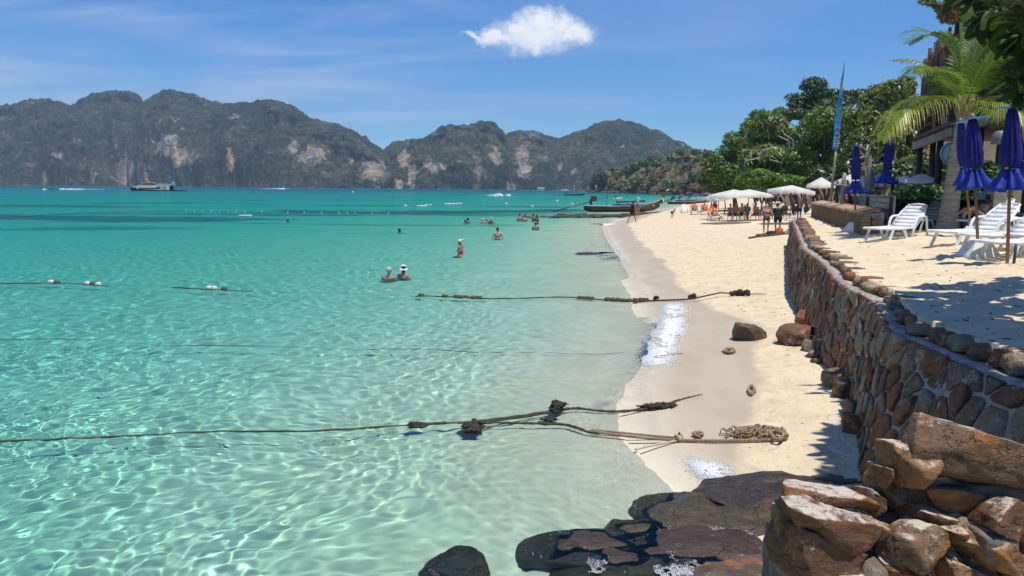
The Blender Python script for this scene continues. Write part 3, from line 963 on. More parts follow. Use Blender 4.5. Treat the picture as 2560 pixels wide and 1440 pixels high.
hill([(1220, 380), (1266, 336), (1300, 329), (1340, 333), (1370, 342), (1400, 345), (1450, 330), (1480, 312), (1520, 304), (1560, 307), (1600, 317), (1640, 330), (1665, 346), (1700, 357), (1720, 372), (1745, 395), (1850, 430)], 1200, 260, 7, 'broad blue green forested hill behind the headland', .62, 360)

# ------------------------------------------------------------------ headland terrain (scrub on brown earth)
hp = [(1462, 470), (1480, 440), (1500, 424), (1540, 432), (1580, 424), (1620, 414), (1650, 408), (1690, 402), (1730, 398), (1780, 392), (1860, 370), (1960, 360)]
xs = np.array([q[0] for q in hp], float); hh = np.array([q[1] for q in hp], float)
u = np.linspace(1462, 1960, 150); t = np.linspace(-.1, 1.3, 46); Uu, Tt = np.meshgrid(u, t)
D0 = np.interp(Uu, [1462, 1600, 1780, 1960], [560, 430, 315, 260]); Wd = np.interp(Uu, [1462, 1960], [40, 90])
dist = D0 + Wd * Tt + 10 * (fbm(Uu / 20, Tt * 2, 77, 3) - .5)
el = (471.5 + (Uu - 1280) * .0079 - np.interp(Uu, xs, hh)) / F * (D0 + Wd)
g = np.where(Tt < 0, Tt * .8, np.clip(Tt, 0, 1) ** .62)
hgt = np.where(Tt < 0, -3 * -Tt / .1, CZ * 0 + 1.0 + (el + 1) * g) + 2.5 * (fbm(Uu / 7, Tt * 7, 78, 3) - .5) * sm(0, .2, Tt)
M_EARTH = mat('scrub_earth', (.15, .10, .058), .95, (.10, .085, .04), .18, 7, 1.0, .6)
hd = mk('headland', np.stack([(Uu - 1280) / F * dist, dist, hgt], -1).reshape(-1, 3), gridf(150, 46), M_EARTH)
tag(hd, 'brown scrubby headland dropping to the bay', None, None, 'structure')

def headland_y(px, py):
    """forward distance at which the sight line through a pixel meets the headland slope"""
    d0 = float(np.interp(px, [1462, 1600, 1780, 1960], [560, 430, 315, 260])); w = float(np.interp(px, [1462, 1960], [40, 90]))
    e0 = (471.5 + (px - 1280) * .0079 - float(np.interp(px, xs, hh))) / F * (d0 + w)
    for t in np.linspace(0, 1, 60):
        if 1 + (e0 + 1) * t ** .62 >= CZ + (471.5 + (px - 1280) * .0079 - py) / F * (d0 + w * t):
            return d0 + w * t
    return d0 + w


# ------------------------------------------------------------------ air
mb = MB(); mb.box((300, 1550, 190), (6600, 3900, 480))
m = bpy.data.materials.new('haze'); m.use_nodes = True; n = NT(m.node_tree)
v = n.n('ShaderNodeVolumePrincipled', {'Color': (.62, .80, 1.0), 'Density': .00018, 'Anisotropy': .1})
n.out(None, vol=v.outputs[0])
tag(mb.build('haze', m), 'thin blue sea haze', None, None, 'stuff')

# ------------------------------------------------------------------ leaves and trees
def leaf_mat(name, stops, trans=.28, rough=.45, spec=.5):
    m = bpy.data.materials.new(name); m.use_nodes = True; n = NT(m.node_tree)
    c = n.ramp(n.attr('v'), stops)
    b = n.n('ShaderNodeBsdfPrincipled', {'Base Color': c, 'Roughness': rough}); b.inputs['Specular IOR Level'].default_value = spec
    tb = n.n('ShaderNodeBsdfTranslucent', {'Color': n.mix(1.0, c, (1.3, 1.5, .6), 'MULTIPLY')})
    n.out(n.n('ShaderNodeMixShader', {0: trans, 1: b.outputs[0], 2: tb.outputs[0]}).outputs[0])
    MATS[name] = m
    return m


L_MID = leaf_mat('leaf_mid_green', [(0, (0.044, 0.088, 0.013)), (.55, (0.127, 0.227, 0.026)), (1, (0.325, 0.429, 0.065))])
L_DARK = leaf_mat('leaf_dark_green', [(0, (0.027, 0.048, 0.016)), (.6, (0.069, 0.110, 0.030)), (1, (0.175, 0.213, 0.062))], .2)
L_YEL = leaf_mat('leaf_yellow_green', [(0, (.06, .085, .015)), (.5, (.15, .20, .035)), (1, (.32, .34, .07))], .32)
L_MANGO = leaf_mat('leaf_mango', [(0, (0.043, 0.066, 0.012)), (.5, (0.144, 0.186, 0.031)), (1, (0.408, 0.396, 0.120))], .22, .4)
L_PINE = leaf_mat('leaf_feathery', [(0, (0.081, 0.115, 0.029)), (.5, (0.184, 0.230, 0.069)), (1, (0.380, 0.402, 0.172))], .3)
L_DRY = leaf_mat('leaf_dry_brown', [(0, (0.115, 0.078, 0.039)), (.5, (0.230, 0.161, 0.083)), (1, (0.345, 0.253, 0.138))], .15, .8, .2)
L_OLIVE = leaf_mat('leaf_olive', [(0, (0.062, 0.085, 0.020)), (.5, (0.163, 0.194, 0.050)), (1, (0.325, 0.338, 0.100))], .22)
L_HEDGE = leaf_mat('leaf_hedge', [(0, (0.028, 0.067, 0.014)), (.5, (0.087, 0.175, 0.025)), (1, (0.224, 0.350, 0.056))], .2, .35)
L_BIG = leaf_mat('leaf_big_almond', [(0, (.018, .034, .009)), (.5, (.035, .062, .013)), (1, (.075, .11, .02))], .3, .55, .25)
L_PALM = leaf_mat('leaf_palm', [(0, (0.043, 0.083, 0.013)), (.45, (0.131, 0.206, 0.025)), (.72, (0.338, 0.375, 0.050)), (.86, (0.475, 0.388, 0.125)), (1, (0.688, 0.550, 0.325))], .35, .4)
M_BARK = mat('bark', (.15, .115, .085), .9, (.085, .062, .045), 6, 6, .8, 14, stretch=(1, 1, .3))
M_PALEBARK = mat('pale_bark', (.40, .36, .31), .9, (.24, .20, .165), 6, 6, .7, 14, stretch=(1, 1, .3))


def leaf_cloud(lobes, nleaf, size, seed, elong=1.6, droop=.3, shell=.5, flat=0.0, vbias=0.0):
    """quads spread through ellipsoids (c, radii): verts, faces, v"""
    g = np.random.default_rng(seed)
    vol = np.array([l[1][0] * l[1][2] for l in lobes]); cnt = np.maximum(8, (nleaf * vol / vol.sum())).astype(int)
    Pn, Nn, Vv = [], [], []
    for (c, r), k in zip(lobes, cnt):
        d = g.normal(size=(k, 3)); d /= np.linalg.norm(d, axis=1)[:, None]
        rad = (shell + (1 - shell) * g.random(k) ** .6)
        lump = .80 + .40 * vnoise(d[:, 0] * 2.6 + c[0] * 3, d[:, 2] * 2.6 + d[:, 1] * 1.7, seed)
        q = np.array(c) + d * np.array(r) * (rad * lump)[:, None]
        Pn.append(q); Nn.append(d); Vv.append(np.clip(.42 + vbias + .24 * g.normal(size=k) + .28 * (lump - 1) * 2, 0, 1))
    Pn, Nn, Vv = np.concatenate(Pn), np.concatenate(Nn), np.concatenate(Vv); k = len(Pn)
    nr = Nn * .8 + g.normal(size=(k, 3)) * .6 + np.array([0, 0, .5]); nr /= np.linalg.norm(nr, axis=1)[:, None]
    ax = g.normal(size=(k, 3)) + Nn * .4 + np.array([0, 0, -droop * 3]); ax -= nr * (ax * nr).sum(1)[:, None]; ax /= np.linalg.norm(ax, axis=1)[:, None]
    sd = np.cross(nr, ax); s_ = size * g.uniform(.6, 1.25, k)[:, None]
    a = ax * s_ * elong * .5; w = sd * s_ * .5
    V = np.stack([Pn - a, Pn + w * .9 + nr * s_ * .06, Pn + a, Pn - w * .9 + nr * s_ * .06], 1).reshape(-1, 3)
    return V, np.arange(4 * k).reshape(-1, 4), np.repeat(Vv, 4)


def crown(lobes, nleaf, size, seed, material, parent, name='crown', **kw):
    V, Fc, vv = leaf_cloud(lobes, nleaf, size, seed, **kw)
    o = mk(name, V, Fc, material, None, False, {'v': vv})
    return put(o, parent) if parent else o


def px_lobes(lst, y, dz=.85, jit=0, seed=0):
    rr = random.Random(seed); out = []
    for q in lst:
        px, py, rx, ry = q[:4]; yo = y + (q[4] if len(q) > 4 else rr.uniform(-jit, jit)); c = PY(px, py, yo); k = yo / F
        out.append(((c.x, c.y, c.z), (rx * k, (rx + ry) / 2 * k * dz, ry * k)))
    return out


def tree(name, y, lst, base_px, nleaf, size, material, label, seed, trunk_r=.22, bark=None, group='trees behind the beach', jit=2.0, zb=1.0, limbs=True, **kw):
    lobes = px_lobes(lst, y, .85, jit, seed)
    bxp = PY(base_px, 480, y).x
    t = empty(name, (bxp, y, zb), 0, label, 'tree', group)
    crown(lobes, int(nleaf * 1.75), size * .76, seed, material, t, **kw)
    mb = MB(); rr = random.Random(seed)
    b0 = Vector((bxp, y, zb - .3)); cz = sum(l[0][2] for l in lobes) / len(lobes)
    top = Vector((sum(l[0][0] for l in lobes) / len(lobes), y, cz))
    mid = b0.lerp(top, .5) + Vector((rr.uniform(-.4, .4), 0, 0))
    mb.tube([b0, b0.lerp(mid, .5), mid, top], [trunk_r * 1.25, trunk_r, trunk_r * .8, trunk_r * .35], 8)
    if limbs:
        for c, r in lobes:
            e = Vector(c); s_ = b0.lerp(top, rr.uniform(.35, .7)); m_ = s_.lerp(e, .5) + Vector((0, 0, .35))
            mb.tube([s_, m_, e], [trunk_r * .42, trunk_r * .28, trunk_r * .1], 6)
    put(mb.build('trunk', bark or M_BARK), t)
    return t


tree('almond_tree', 78, [(2035, 212, 34, 20), (2015, 245, 52, 14), (2085, 235, 50, 14), (2005, 262, 40, 13), (2060, 268, 60, 18), (2110, 250, 36, 14), (1988, 285, 34, 14), (1960, 300, 22, 9), (2160, 235, 44, 12), (2200, 222, 30, 12), (2060, 300, 60, 24)],
     2060, 5600, .26, L_DARK, 'tall dark tree with tiered branches rising above the other crowns', 11, .3, flat=.5)
tree('feathery_tree', 70, [(1925, 320, 46, 34), (1900, 360, 48, 36), (1960, 360, 44, 40), (1930, 400, 60, 36), (1885, 405, 40, 30), (1955, 430, 46, 26)], 1930, 5200, .30, L_PINE,
     'pale feathery tree with drooping grey green foliage and bare bent twigs', 12, .16, M_PALEBARK, elong=4.5, droop=.8)
tree('broadleaf_tree', 80, [(1838, 350, 30, 22), (1828, 375, 34, 22), (1855, 395, 40, 30), (1812, 400, 26, 20), (1880, 320, 34, 20), (1830, 430, 48, 26), (1790, 400, 20, 14), (1800, 440, 30, 22)], 1845, 4600, .26, L_MID,
     'small bright broadleaf tree at the left end of the tree line', 13, .18)
tree('broadleaf_tree', 66, [(2060, 300, 54, 34), (2030, 340, 56, 40), (2090, 345, 50, 44), (2050, 390, 64, 44), (2000, 400, 46, 36), (2100, 405, 40, 40), (2045, 435, 60, 24), (1985, 440, 46, 24), (2100, 300, 40, 30), (2095, 440, 30, 20)], 2070, 8800, .24, L_MID,
     'dense glossy green tree behind the blue banner, its crown reaching low', 14, .3)
tree('mango_tree', 58, [(2190, 255, 44, 34), (2240, 225, 36, 28), (2150, 300, 44, 36), (2210, 310, 60, 46), (2265, 275, 40, 46), (2160, 360, 46, 40), (2225, 370, 60, 40), (2140, 405, 40, 34), (2275, 350, 44, 50), (2190, 415, 56, 30), (2290, 420, 60, 30), (2265, 215, 24, 26), (2330, 430, 50, 26)], 2225, 9800, .22, L_MANGO,
     'big mango tree with long hanging leaves between banner and wooden house', 15, .32, elong=2.9, droop=.75)
tree('broadleaf_tree', 84, [(1785, 440, 34, 24), (1770, 415, 20, 20), (1800, 455, 40, 18), (1840, 455, 46, 18), (1760, 452, 20, 16)], 1790, 2600, .28, L_OLIVE, 'low olive green tree where the tree line meets the headland', 16, .12)
tree('broadleaf_tree', 64, [(1900, 445, 50, 22), (1945, 452, 50, 20), (1870, 450, 36, 18), (1985, 455, 44, 18)], 1920, 4200, .22, L_MID, 'low leafy tree right above the white beach umbrellas', 17, .12)
tree('broadleaf_tree', 92, [(1870, 345, 26, 16), (1915, 300, 40, 18), (1955, 285, 36, 16), (1900, 285, 26, 12), (1880, 305, 20, 12)], 1920, 2600, .28, L_MID, 'slender tree top showing behind the pale feathery tree', 18, .15)

# bare pale twigs hanging in front of the feathery tree
mb = MB()
for px, py, dx, dy in ((1945, 340, 30, 50), (1960, 335, 25, 60), (1930, 370, -30, 30), (1985, 330, 20, 45), (1900, 395, -40, 30), (1960, 380, 14, 40), (1925, 400, 30, 25)):
    a = PY(px, py, 66.5); b = PY(px + dx, py + dy, 66); mdl = PY(px + dx * .9, py + dy * .25, 65.8)
    mb.tube([a, a.lerp(mdl, .6), mdl, mdl.lerp(b, .6), b], [.07, .065, .055, .045, .02], 5)
o = mb.build('dead_branch', M_PALEBARK); tag(o, 'bare pale bent branches hanging in front of the feathery tree', 'branch')

# trees and bushes on the headland
HB = [(1504, 447, 30, 30, 560, 'd', 'round dark tree alone at the tip of the headland'), (1487, 462, 14, 14, 540, 'd', ''), (1530, 460, 18, 20, 545, 'b', 'bare grey brown bush next to the round dark tree'),
      (1553, 440, 26, 22, 500, 'g', ''), (1580, 430, 26, 22, 480, 'g', ''), (1565, 462, 26, 18, 470, 'g', ''), (1600, 452, 28, 24, 450, 'g', ''), (1590, 415, 18, 12, 520, 'o', ''), (1540, 425, 16, 10, 560, 'o', ''),
      (1625, 430, 24, 20, 450, 'o', ''), (1612, 408, 20, 12, 500, 'o', ''), (1650, 410, 26, 20, 440, 'g', ''), (1645, 445, 30, 26, 410, 'b', ''), (1672, 425, 28, 30, 410, 'g', ''), (1690, 395, 26, 16, 430, 'g', ''),
      (1700, 430, 30, 28, 390, 'o', ''), (1680, 460, 30, 20, 380, 'g', ''), (1718, 395, 22, 16, 420, 'b', ''), (1725, 420, 26, 24, 380, 'b', ''), (1740, 440, 26, 22, 360, 'o', ''), (1715, 462, 26, 16, 350, 'g', ''),
      (1750, 400, 26, 18, 390, 'o', ''), (1760, 440, 24, 24, 350, 'b', ''), (1745, 470, 28, 12, 335, 'b', ''), (1773, 465, 18, 16, 325, 'g', ''), (1620, 468, 26, 12, 400, 'b', ''), (1580, 472, 26, 8, 430, 'b', ''), (1650, 474, 26, 8, 370, 'b', ''), (1690, 477, 26, 8, 345, 'b', ''), (1545, 470, 16, 8, 470, 'o', ''),
      (1770, 385, 18, 14, 400, 'b', ''), (1635, 398, 16, 8, 520, 'b', ''), (1705, 380, 18, 10, 470, 'o', ''), (1740, 380, 20, 10, 450, 'o', '')]
LM = {'d': (L_DARK, 'dark green'), 'g': (L_OLIVE, 'green'), 'o': (L_YEL, 'light green'), 'b': (L_DRY, 'dry brown')}
names_ = {}
ORD = ['first', 'second', 'third', 'fourth', 'fifth', 'sixth', 'seventh', 'eighth', 'ninth', 'tenth', 'eleventh', 'twelfth', 'thirteenth', 'fourteenth', 'fifteenth', 'sixteenth', 'seventeenth', 'eighteenth', 'nineteenth', 'twentieth', 'twenty first', 'twenty second', 'twenty third', 'twenty fourth']
HBN = {}; HBR = {}
for kd_ in 'dgob':
    for r_, (x_, i_) in enumerate(sorted((q[0], i) for i, q in enumerate(HB) if q[5] == kd_ and not q[6])):
        HBR[i_] = r_
HORD = ['at the water side', 'in the middle of the slope', 'near the crest']
for i, (px, py, rx, ry, y, kd, lab) in enumerate(HB):
    y = headland_y(px, py) - 3 if i else headland_y(px, 465) - 6
    lm, word = LM[kd]; rr = random.Random(i)
    lst = [(px, py, rx * .85, ry * .85)] + [(px + rr.uniform(-.6, .6) * rx, py + rr.uniform(-.35, .35) * ry, rx * rr.uniform(.4, .6), ry * rr.uniform(.4, .6)) for _ in range(4)]
    lobes = px_lobes(lst, y, .8, 2, i)
    c = PY(px, py + ry * .9, y)
    HBN[kd] = HBN.get(kd, 0) + 1
    t = empty('round_tree' if i == 0 else 'bush', c, 0, lab or '%s bush on the headland slope, %s of its colour from the left' % (word, ORD[HBR[i]]), 'tree' if i == 0 else 'bush', 'bushes on the headland' + ('' if lab else ', ' + word))
    crown(lobes, 560 if i else 1500, 1.15 if y > 430 else .85, 200 + i, lm, t, shell=.35)
    mb = MB()
    for q in range(3):
        e = Vector(lobes[q][0]); mb.tube([c + Vector((0, 0, -2)), e], [.25, .08], 5)
    put(mb.build('trunk', M_BARK), t)
# rocks at the headland foot
V0 = []; mb = MB()
for i in range(150):
    px = random.uniform(1470, 1790); f_ = (px - 1470) / 320; y = 552 - 250 * f_ ** .85 + random.uniform(-3, 3)
    c = PY(px, 480, y); c.z = random.uniform(-.1, 1.0) * (.5 + .5 * random.random())
    V, Fc = rock_mesh((random.uniform(.5, 1.9), random.uniform(.5, 1.2), random.uniform(.3, 1.1)), i % 9, 1, rough=.15)
    mb.add([q + c for q in V], Fc, False)
o = mb.build('shore_rocks', mat('shore_rock', (.20, .165, .13), .9, (.07, .055, .045), .5, 4)); tag(o, 'jumbled brown rocks along the foot of the headland', None, None, 'stuff')

# hedge of glossy leaves beside the palm
for lab, lst, y, nl, sd_ in (('wide glossy clipped hedge left of the palm trunk', [(2300, 510, 62, 34), (2262, 500, 34, 40), (2345, 505, 40, 38), (2290, 485, 44, 22), (2330, 535, 40, 14), (2275, 530, 34, 16)], 22.6, 6200, 301),
                             ('rounded glossy hedge right of the palm trunk behind the blue parasols', [(2460, 450, 46, 46), (2440, 490, 60, 36), (2490, 470, 40, 50), (2410, 505, 34, 34)], 22.4, 4600, 302)):
    lobes = px_lobes(lst, y, .9, .5, sd_)
    t = empty('hedge', PY(lst[0][0], lst[0][1] + 34, y), 0, lab, 'hedge', 'hedges by the palm')
    crown(lobes, nl, .085, sd_, L_HEDGE, t, name='foliage', shell=.6)
    mb = MB()
    for c, r in lobes:
        mb.tube([(c[0], c[1], 1.7), c], [.04, .02], 5)
    put(mb.build('stem', M_BARK), t)

# ------------------------------------------------------------------ dark wooden house on stilts
M_DWOOD = mat('weathered_dark_wood', (.060, .042, .030), .85, (.030, .021, .016), 5, 6, .6, 18, stretch=(1, 1, .2))
M_RWOOD = mat('reddish_wood', (.11, .060, .036), .8, (.055, .032, .020), 5, 6, .5, 18, stretch=(1, 1, .2))
M_GWOOD = mat('grey_wood', (.24, .205, .17), .9, (.13, .105, .085), 6, 6, .6, 18, stretch=(1, 1, .2))
house = empty('wooden_house', (20, 36, 1.6), 0, 'tall dark timber stilt house with lattice railings behind the palm', 'house')
A = Vector((21.0, 40.0, 0)); Bv = Vector((14.6, 22.5, 0)); AX = (Bv - A).normalized(); IN = Vector((-AX.y, AX.x, 0))   # along the sea front, and inland
if IN.x < 0:
    IN = -IN
LEN = (Bv - A).length


def H3(s_, d_, z):
    return A + AX * s_ + IN * d_ + Vector((0, 0, z))


def part(name, mb, m_, par=house):
    return put(mb.build(name, m_), par)


rr = random.Random(9)
for s_, d_, z1 in ((.3, .2, 5.5), (2.2, .5, 5.5), (5.5, .3, 5.6), (9.0, .4, 5.6), (12.5, .4, 5.6), (16, .4, 5.6), (.4, 5, 5.5), (5, 5.5, 5.6), (10, 5.5, 5.6), (15, 5.5, 5.6)):
    mb = MB(); b = H3(s_, d_, 1.2); e = H3(s_ + rr.uniform(-.25, .25), d_, z1); mb.tube([b, b.lerp(e, .5) + Vector((rr.uniform(-.06, .06), 0, 0)), e], [.17, .15, .14], 8); part('post', mb, M_DWOOD)
for s_ in (.3, 2.0, 4.2, 7.5, 11, 14.5):
    mb = MB(); mb.tube([H3(s_, .3, 5.5), H3(s_, .3, 10.2)], [.12, .10], 7); part('post', mb, M_RWOOD)
# deck edge beams, floors, planks
for z, h in ((5.35, .34), (5.72, .16), (7.55, .30)):
    mb = MB(); mb.beam(H3(-.6, 0, z), H3(LEN, 0, z), .16, h); part('beam', mb, M_GWOOD if z < 5.6 else M_DWOOD)
mb = MB(); mb.beam(H3(-.3, 3.0, 5.58), H3(LEN, 3.0, 5.58), 6.0, .10); part('deck', mb, M_DWOOD)
mb = MB(); mb.beam(H3(.2, 3.2, 7.72), H3(LEN, 3.2, 7.72), 6.0, .10); part('deck', mb, M_DWOOD)
# dark plank walls well behind the posts
for i in range(34):
    s_ = 1.2 + i * .52
    mb = MB(); mb.box(H3(s_, 3.4 + rr.uniform(-.02, .02), 6.6 + 1.6), (.50, .05, 5.2), Euler((0, 0, math.atan2(AX.y, AX.x))).to_matrix()); part('plank', mb, M_RWOOD if rr.random() < .45 else M_DWOOD)
for i in range(28):
    s_ = 3.2 + i * .55
    mb = MB(); mb.box(H3(s_, 4.9 + rr.uniform(-.02, .02), 3.4), (.53, .05, 4.2), Euler((0, 0, math.atan2(AX.y, AX.x))).to_matrix()); part('plank', mb, M_DWOOD)
# lower lattice railing
for z in (6.15, 6.55, 6.95):
    mb = MB(); mb.tube([H3(-.3, .05, z), H3(LEN * .5, .07, z + rr.uniform(-.05, .05)), H3(LEN, .05, z)], .032, 5); part('rail', mb, M_RWOOD)
s_ = 0
while s_ < LEN:
    mb = MB(); mb.tube([H3(s_, .06, 5.75), H3(s_ + rr.uniform(-.1, .1), .06, 7.0)], .03, 5); part('baluster', mb, M_DWOOD); s_ += rr.uniform(.38, .5)
# upper railing of uneven upright sticks
for z in (8.45, 9.35):
    mb = MB(); mb.tube([H3(-.2, .1, z), H3(LEN * .5, .08, z + rr.uniform(-.05, .05)), H3(LEN, .1, z)], .045, 5); part('rail', mb, M_RWOOD)
s_ = -.1
while s_ < LEN:
    tall = rr.random() < .25
    mb = MB(); mb.tube([H3(s_, .1, 7.7), H3(s_ + rr.uniform(-.08, .08), .1, 9.5 + (.5 if tall else rr.uniform(-.2, .25)))], rr.uniform(.035, .07), 6); part('baluster', mb, M_RWOOD if rr.random() < .6 else M_DWOOD); s_ += rr.uniform(.20, .34)
# roof, high on the right
mb = MB(); mb.loft([[H3(7, -1.2, 11.6), H3(7, 3.5, 13.8), H3(7, 3.5, 13.6), H3(7, -1.2, 11.4)], [H3(LEN, -1.2, 11.6), H3(LEN, 3.5, 13.8), H3(LEN, 3.5, 13.6), H3(LEN, -1.2, 11.4)]], smooth=False); part('roof', mb, M_DWOOD)
for s_ in (7.4, 9.4, 11.4, 13.5):
    mb = MB(); mb.tube([H3(s_, .2, 10), H3(s_ - .1, -.6, 11.7)], .07, 6); part('rafter', mb, M_RWOOD)
for s_, z, c_ in ((9.3, 8.6, (.42, .48, .56)), (10.2, 8.3, (.30, .34, .40)), (8.6, 8.8, (.24, .25, .28))):
    mb = MB(); mb.box(H3(s_, 3.33, z), (.30, .03, 1.0), Euler((0, 0, math.atan2(AX.y, AX.x))).to_matrix()); part('shutter', mb, mat('shutter_%d' % int(s_ * 10), c_, .7))

# signs hanging under the deck
M_SIGN = mat('sign_pale_blue', (.30, .42, .47), .6, (.24, .35, .40), 4)
M_INK = mat('sign_dark', (.03, .035, .045), .6)
c = PY(2378, 383, 25.0)
sg = empty('round_sign', c, 0, 'round pale blue sign with a dark emblem half hidden by the palm trunk', 'sign')
mb = MB(); mb.lathe([(.0, -.025), (.36, -.025), (.36, .025), (0, .025)], k=28); o = mb.build('board', M_SIGN); o.rotation_euler = (R(90), 0, 0); o.location = c; put(o, sg)
mb = MB()
for a in range(24):      # ring and a leafy knot, flat print
    t0, t1 = a * 2 * math.pi / 24, (a + 1) * 2 * math.pi / 24
    mb.add([(.33 * math.cos(t0), 0, .33 * math.sin(t0)), (.33 * math.cos(t1), 0, .33 * math.sin(t1)), (.31 * math.cos(t1), 0, .31 * math.sin(t1)), (.31 * math.cos(t0), 0, .31 * math.sin(t0))], [(0, 1, 2, 3)])
for a in range(9):
    t0 = a * 2 * math.pi / 9; u = Vector((math.cos(t0), 0, math.sin(t0))); w = Vector((-u.z, 0, u.x)); cc = Vector((.06, 0, .09))
    mb.add([cc + u * .03, cc + u * .09 + w * .03, cc + u * .15, cc + u * .09 - w * .03], [(0, 1, 2, 3)])
for q in range(5):
    mb.add([(-.10 + q * .06, 0, -.20), (-.065 + q * .06, 0, -.20), (-.065 + q * .06, 0, -.13), (-.10 + q * .06, 0, -.13)], [(0, 1, 2, 3)])
o = mb.build('emblem', M_INK, None, c + Vector((0, -.03, 0))); put(o, sg)
mb = MB(); mb.tube([c + Vector((0, 0, .36)), c + Vector((0, .1, 1.5))], .012, 4); put(mb.build('chain', M_INK), sg)
c = PY(2452, 393, 24)
sg = empty('blue_sign', c, 0, 'small light blue rectangular sign behind the third blue parasol', 'sign')
mb = MB(); mb.box(c, (.17, .03, .42)); put(mb.build('board', mat('sign_blue', (.10, .28, .48), .5)), sg)
mb = MB()
for i in range(5):
    mb.box(c + Vector((0, -.02, .14 - i * .07)), (.12 if i % 2 else .09, .006, .025))
put(mb.build('lettering', mat('print_white', (.7, .75, .8), .6)), sg)
c = PY(2500, 345, 21)
sg = empty('hanging_lamp', c, 0, 'pale grey metal lamp shade hanging under the dark deck', 'lamp')
mb = MB(); mb.lathe([(.03, .20), (.10, .19), (.17, .12), (.20, .0), (.21, -.16), (.19, -.16), (.17, 0), (.05, .12)], k=20); o = mb.build('lamp_shade', mat('grey_enamel', (.16, .19, .20), .5)); o.location = c; put(o, sg)
mb = MB(); mb.tube([c + Vector((0, 0, .19)), c + Vector((0, .1, 1.2))], .012, 5); put(mb.build('cord', M_INK), sg)

# ------------------------------------------------------------------ coconut palm
pb = TG(2368, 578)
palm = empty('coconut_palm', pb, 0, 'young leaning coconut palm with arching fronds by the loungers', 'tree')
YP = pb.y
trunk_px = [(2364, 590, 30), (2367, 570, 27), (2370, 545, 22.5), (2377, 500, 20), (2385, 440, 17), (2394, 380, 15), (2402, 330, 14), (2409, 290, 12)]
mb = MB(); pts, rs_ = [], []
for i in range(90):
    t = i / 89 * (len(trunk_px) - 1); a = int(min(t, len(trunk_px) - 2)); f_ = t - a
    q0, q1 = trunk_px[a], trunk_px[a + 1]; px, py, rw = (q0[j] + (q1[j] - q0[j]) * f_ for j in range(3))
    pts.append(PY(px, py, YP)); rs_.append(rw * YP / F * (1.0 + (.045 if i % 3 == 0 else 0)))
mb.tube(pts, rs_, 18)
M_PTRUNK = mat('palm_trunk', (.42, .355, .275), .9, (.27, .215, .155), 5, 6, .8, 30, stretch=(.6, .6, 4))
put(mb.build('trunk', M_PTRUNK), palm)
CROWN = PY(2410, 285, YP)
M_SHEATH = mat('palm_sheath', (.30, .22, .13), .9, (.16, .11, .06), 8, 5, .8, 30)
mb = MB()
for i in range(10):
    a = i * .63 * math.pi * 2; d_ = Vector((math.cos(a), math.sin(a), 0))
    mb.tube([CROWN + Vector((0, 0, -.25)), CROWN + d_ * .14 + Vector((0, 0, .1)), CROWN + d_ * .20 + Vector((0, 0, .5))], [.12, .09, .03], 6)
put(mb.build('crown_shaft', M_SHEATH), palm)


def bez(ps, t):
    q = [Vector(p) for p in ps]
    while len(q) > 1:
        q = [a.lerp(b, t) for a, b in zip(q[:-1], q[1:])]
    return q[0]


def frond(ps, ln, seed, yel=0.0, npair=46, roll=0.0, droop=.5, tipdry=.0):
    ln *= 1.14; npair = int(npair * 1.25)
    """one palm frond along a curve ps: midrib and two rows of leaflets"""
    rr = random.Random(seed); V = []; Fc = []; vv = []
    mb = MB(); cps = [bez(ps, i / 22) for i in range(23)]
    mb.tube(cps, [.030 - .024 * i / 22 for i in range(23)], 6)
    V += mb.v; Fc += mb.f; vv += [.62 + yel * .3] * len(mb.v)
    for i in range(npair):
        t = .16 + .84 * (i + .5) / npair
        p = bez(ps, t); tg = (bez(ps, min(1, t + .02)) - bez(ps, max(0, t - .02))).normalized()
        upv = Vector((math.sin(roll), -.25, math.cos(roll))); sd_ = tg.cross(upv).normalized(); nrm = sd_.cross(tg).normalized()
        L = ln * (math.sin(math.pi * min(1, .12 + t * .86)) ** .6) * (1 - .35 * max(0, t - .75) / .25)
        for sg in (-1, 1):
            l = L * rr.uniform(.88, 1.1); sw = .55 + .6 * t
            d0 = (sd_ * sg + tg * sw * .9 + nrm * .25).normalized()
            w = .019 * rr.uniform(.8, 1.2)
            dr = droop * rr.uniform(.7, 1.3)
            q = [p, p + d0 * l * .4 + Vector((0, 0, -dr * l * .10)), p + d0 * l * .75 + Vector((0, 0, -dr * l * .36)), p + d0 * l * .95 + Vector((0, 0, -dr * l * .72))]
            wv = tg * w
            b = len(V)
            V += [q[0] - wv * .4, q[0] + wv * .4, q[1] - wv, q[1] + wv, q[2] - wv * .75, q[2] + wv * .75, q[3]]
            Fc += [(b, b + 1, b + 3, b + 2), (b + 2, b + 3, b + 5, b + 4), (b + 4, b + 5, b + 6)]
            base = min(1, max(0, .34 + yel + rr.gauss(0, .08)))
            tip = min(1, base + tipdry * rr.uniform(.5, 1.3))
            vv += [base, base, base, base, min(1, base * .5 + tip * .5), min(1, base * .5 + tip * .5), tip]
    o = mk('frond', V, Fc, L_PALM, None, False, {'v': vv}); return put(o, palm)


def FP(px, py, dy=0):
    return PY(px, py, YP + dy)


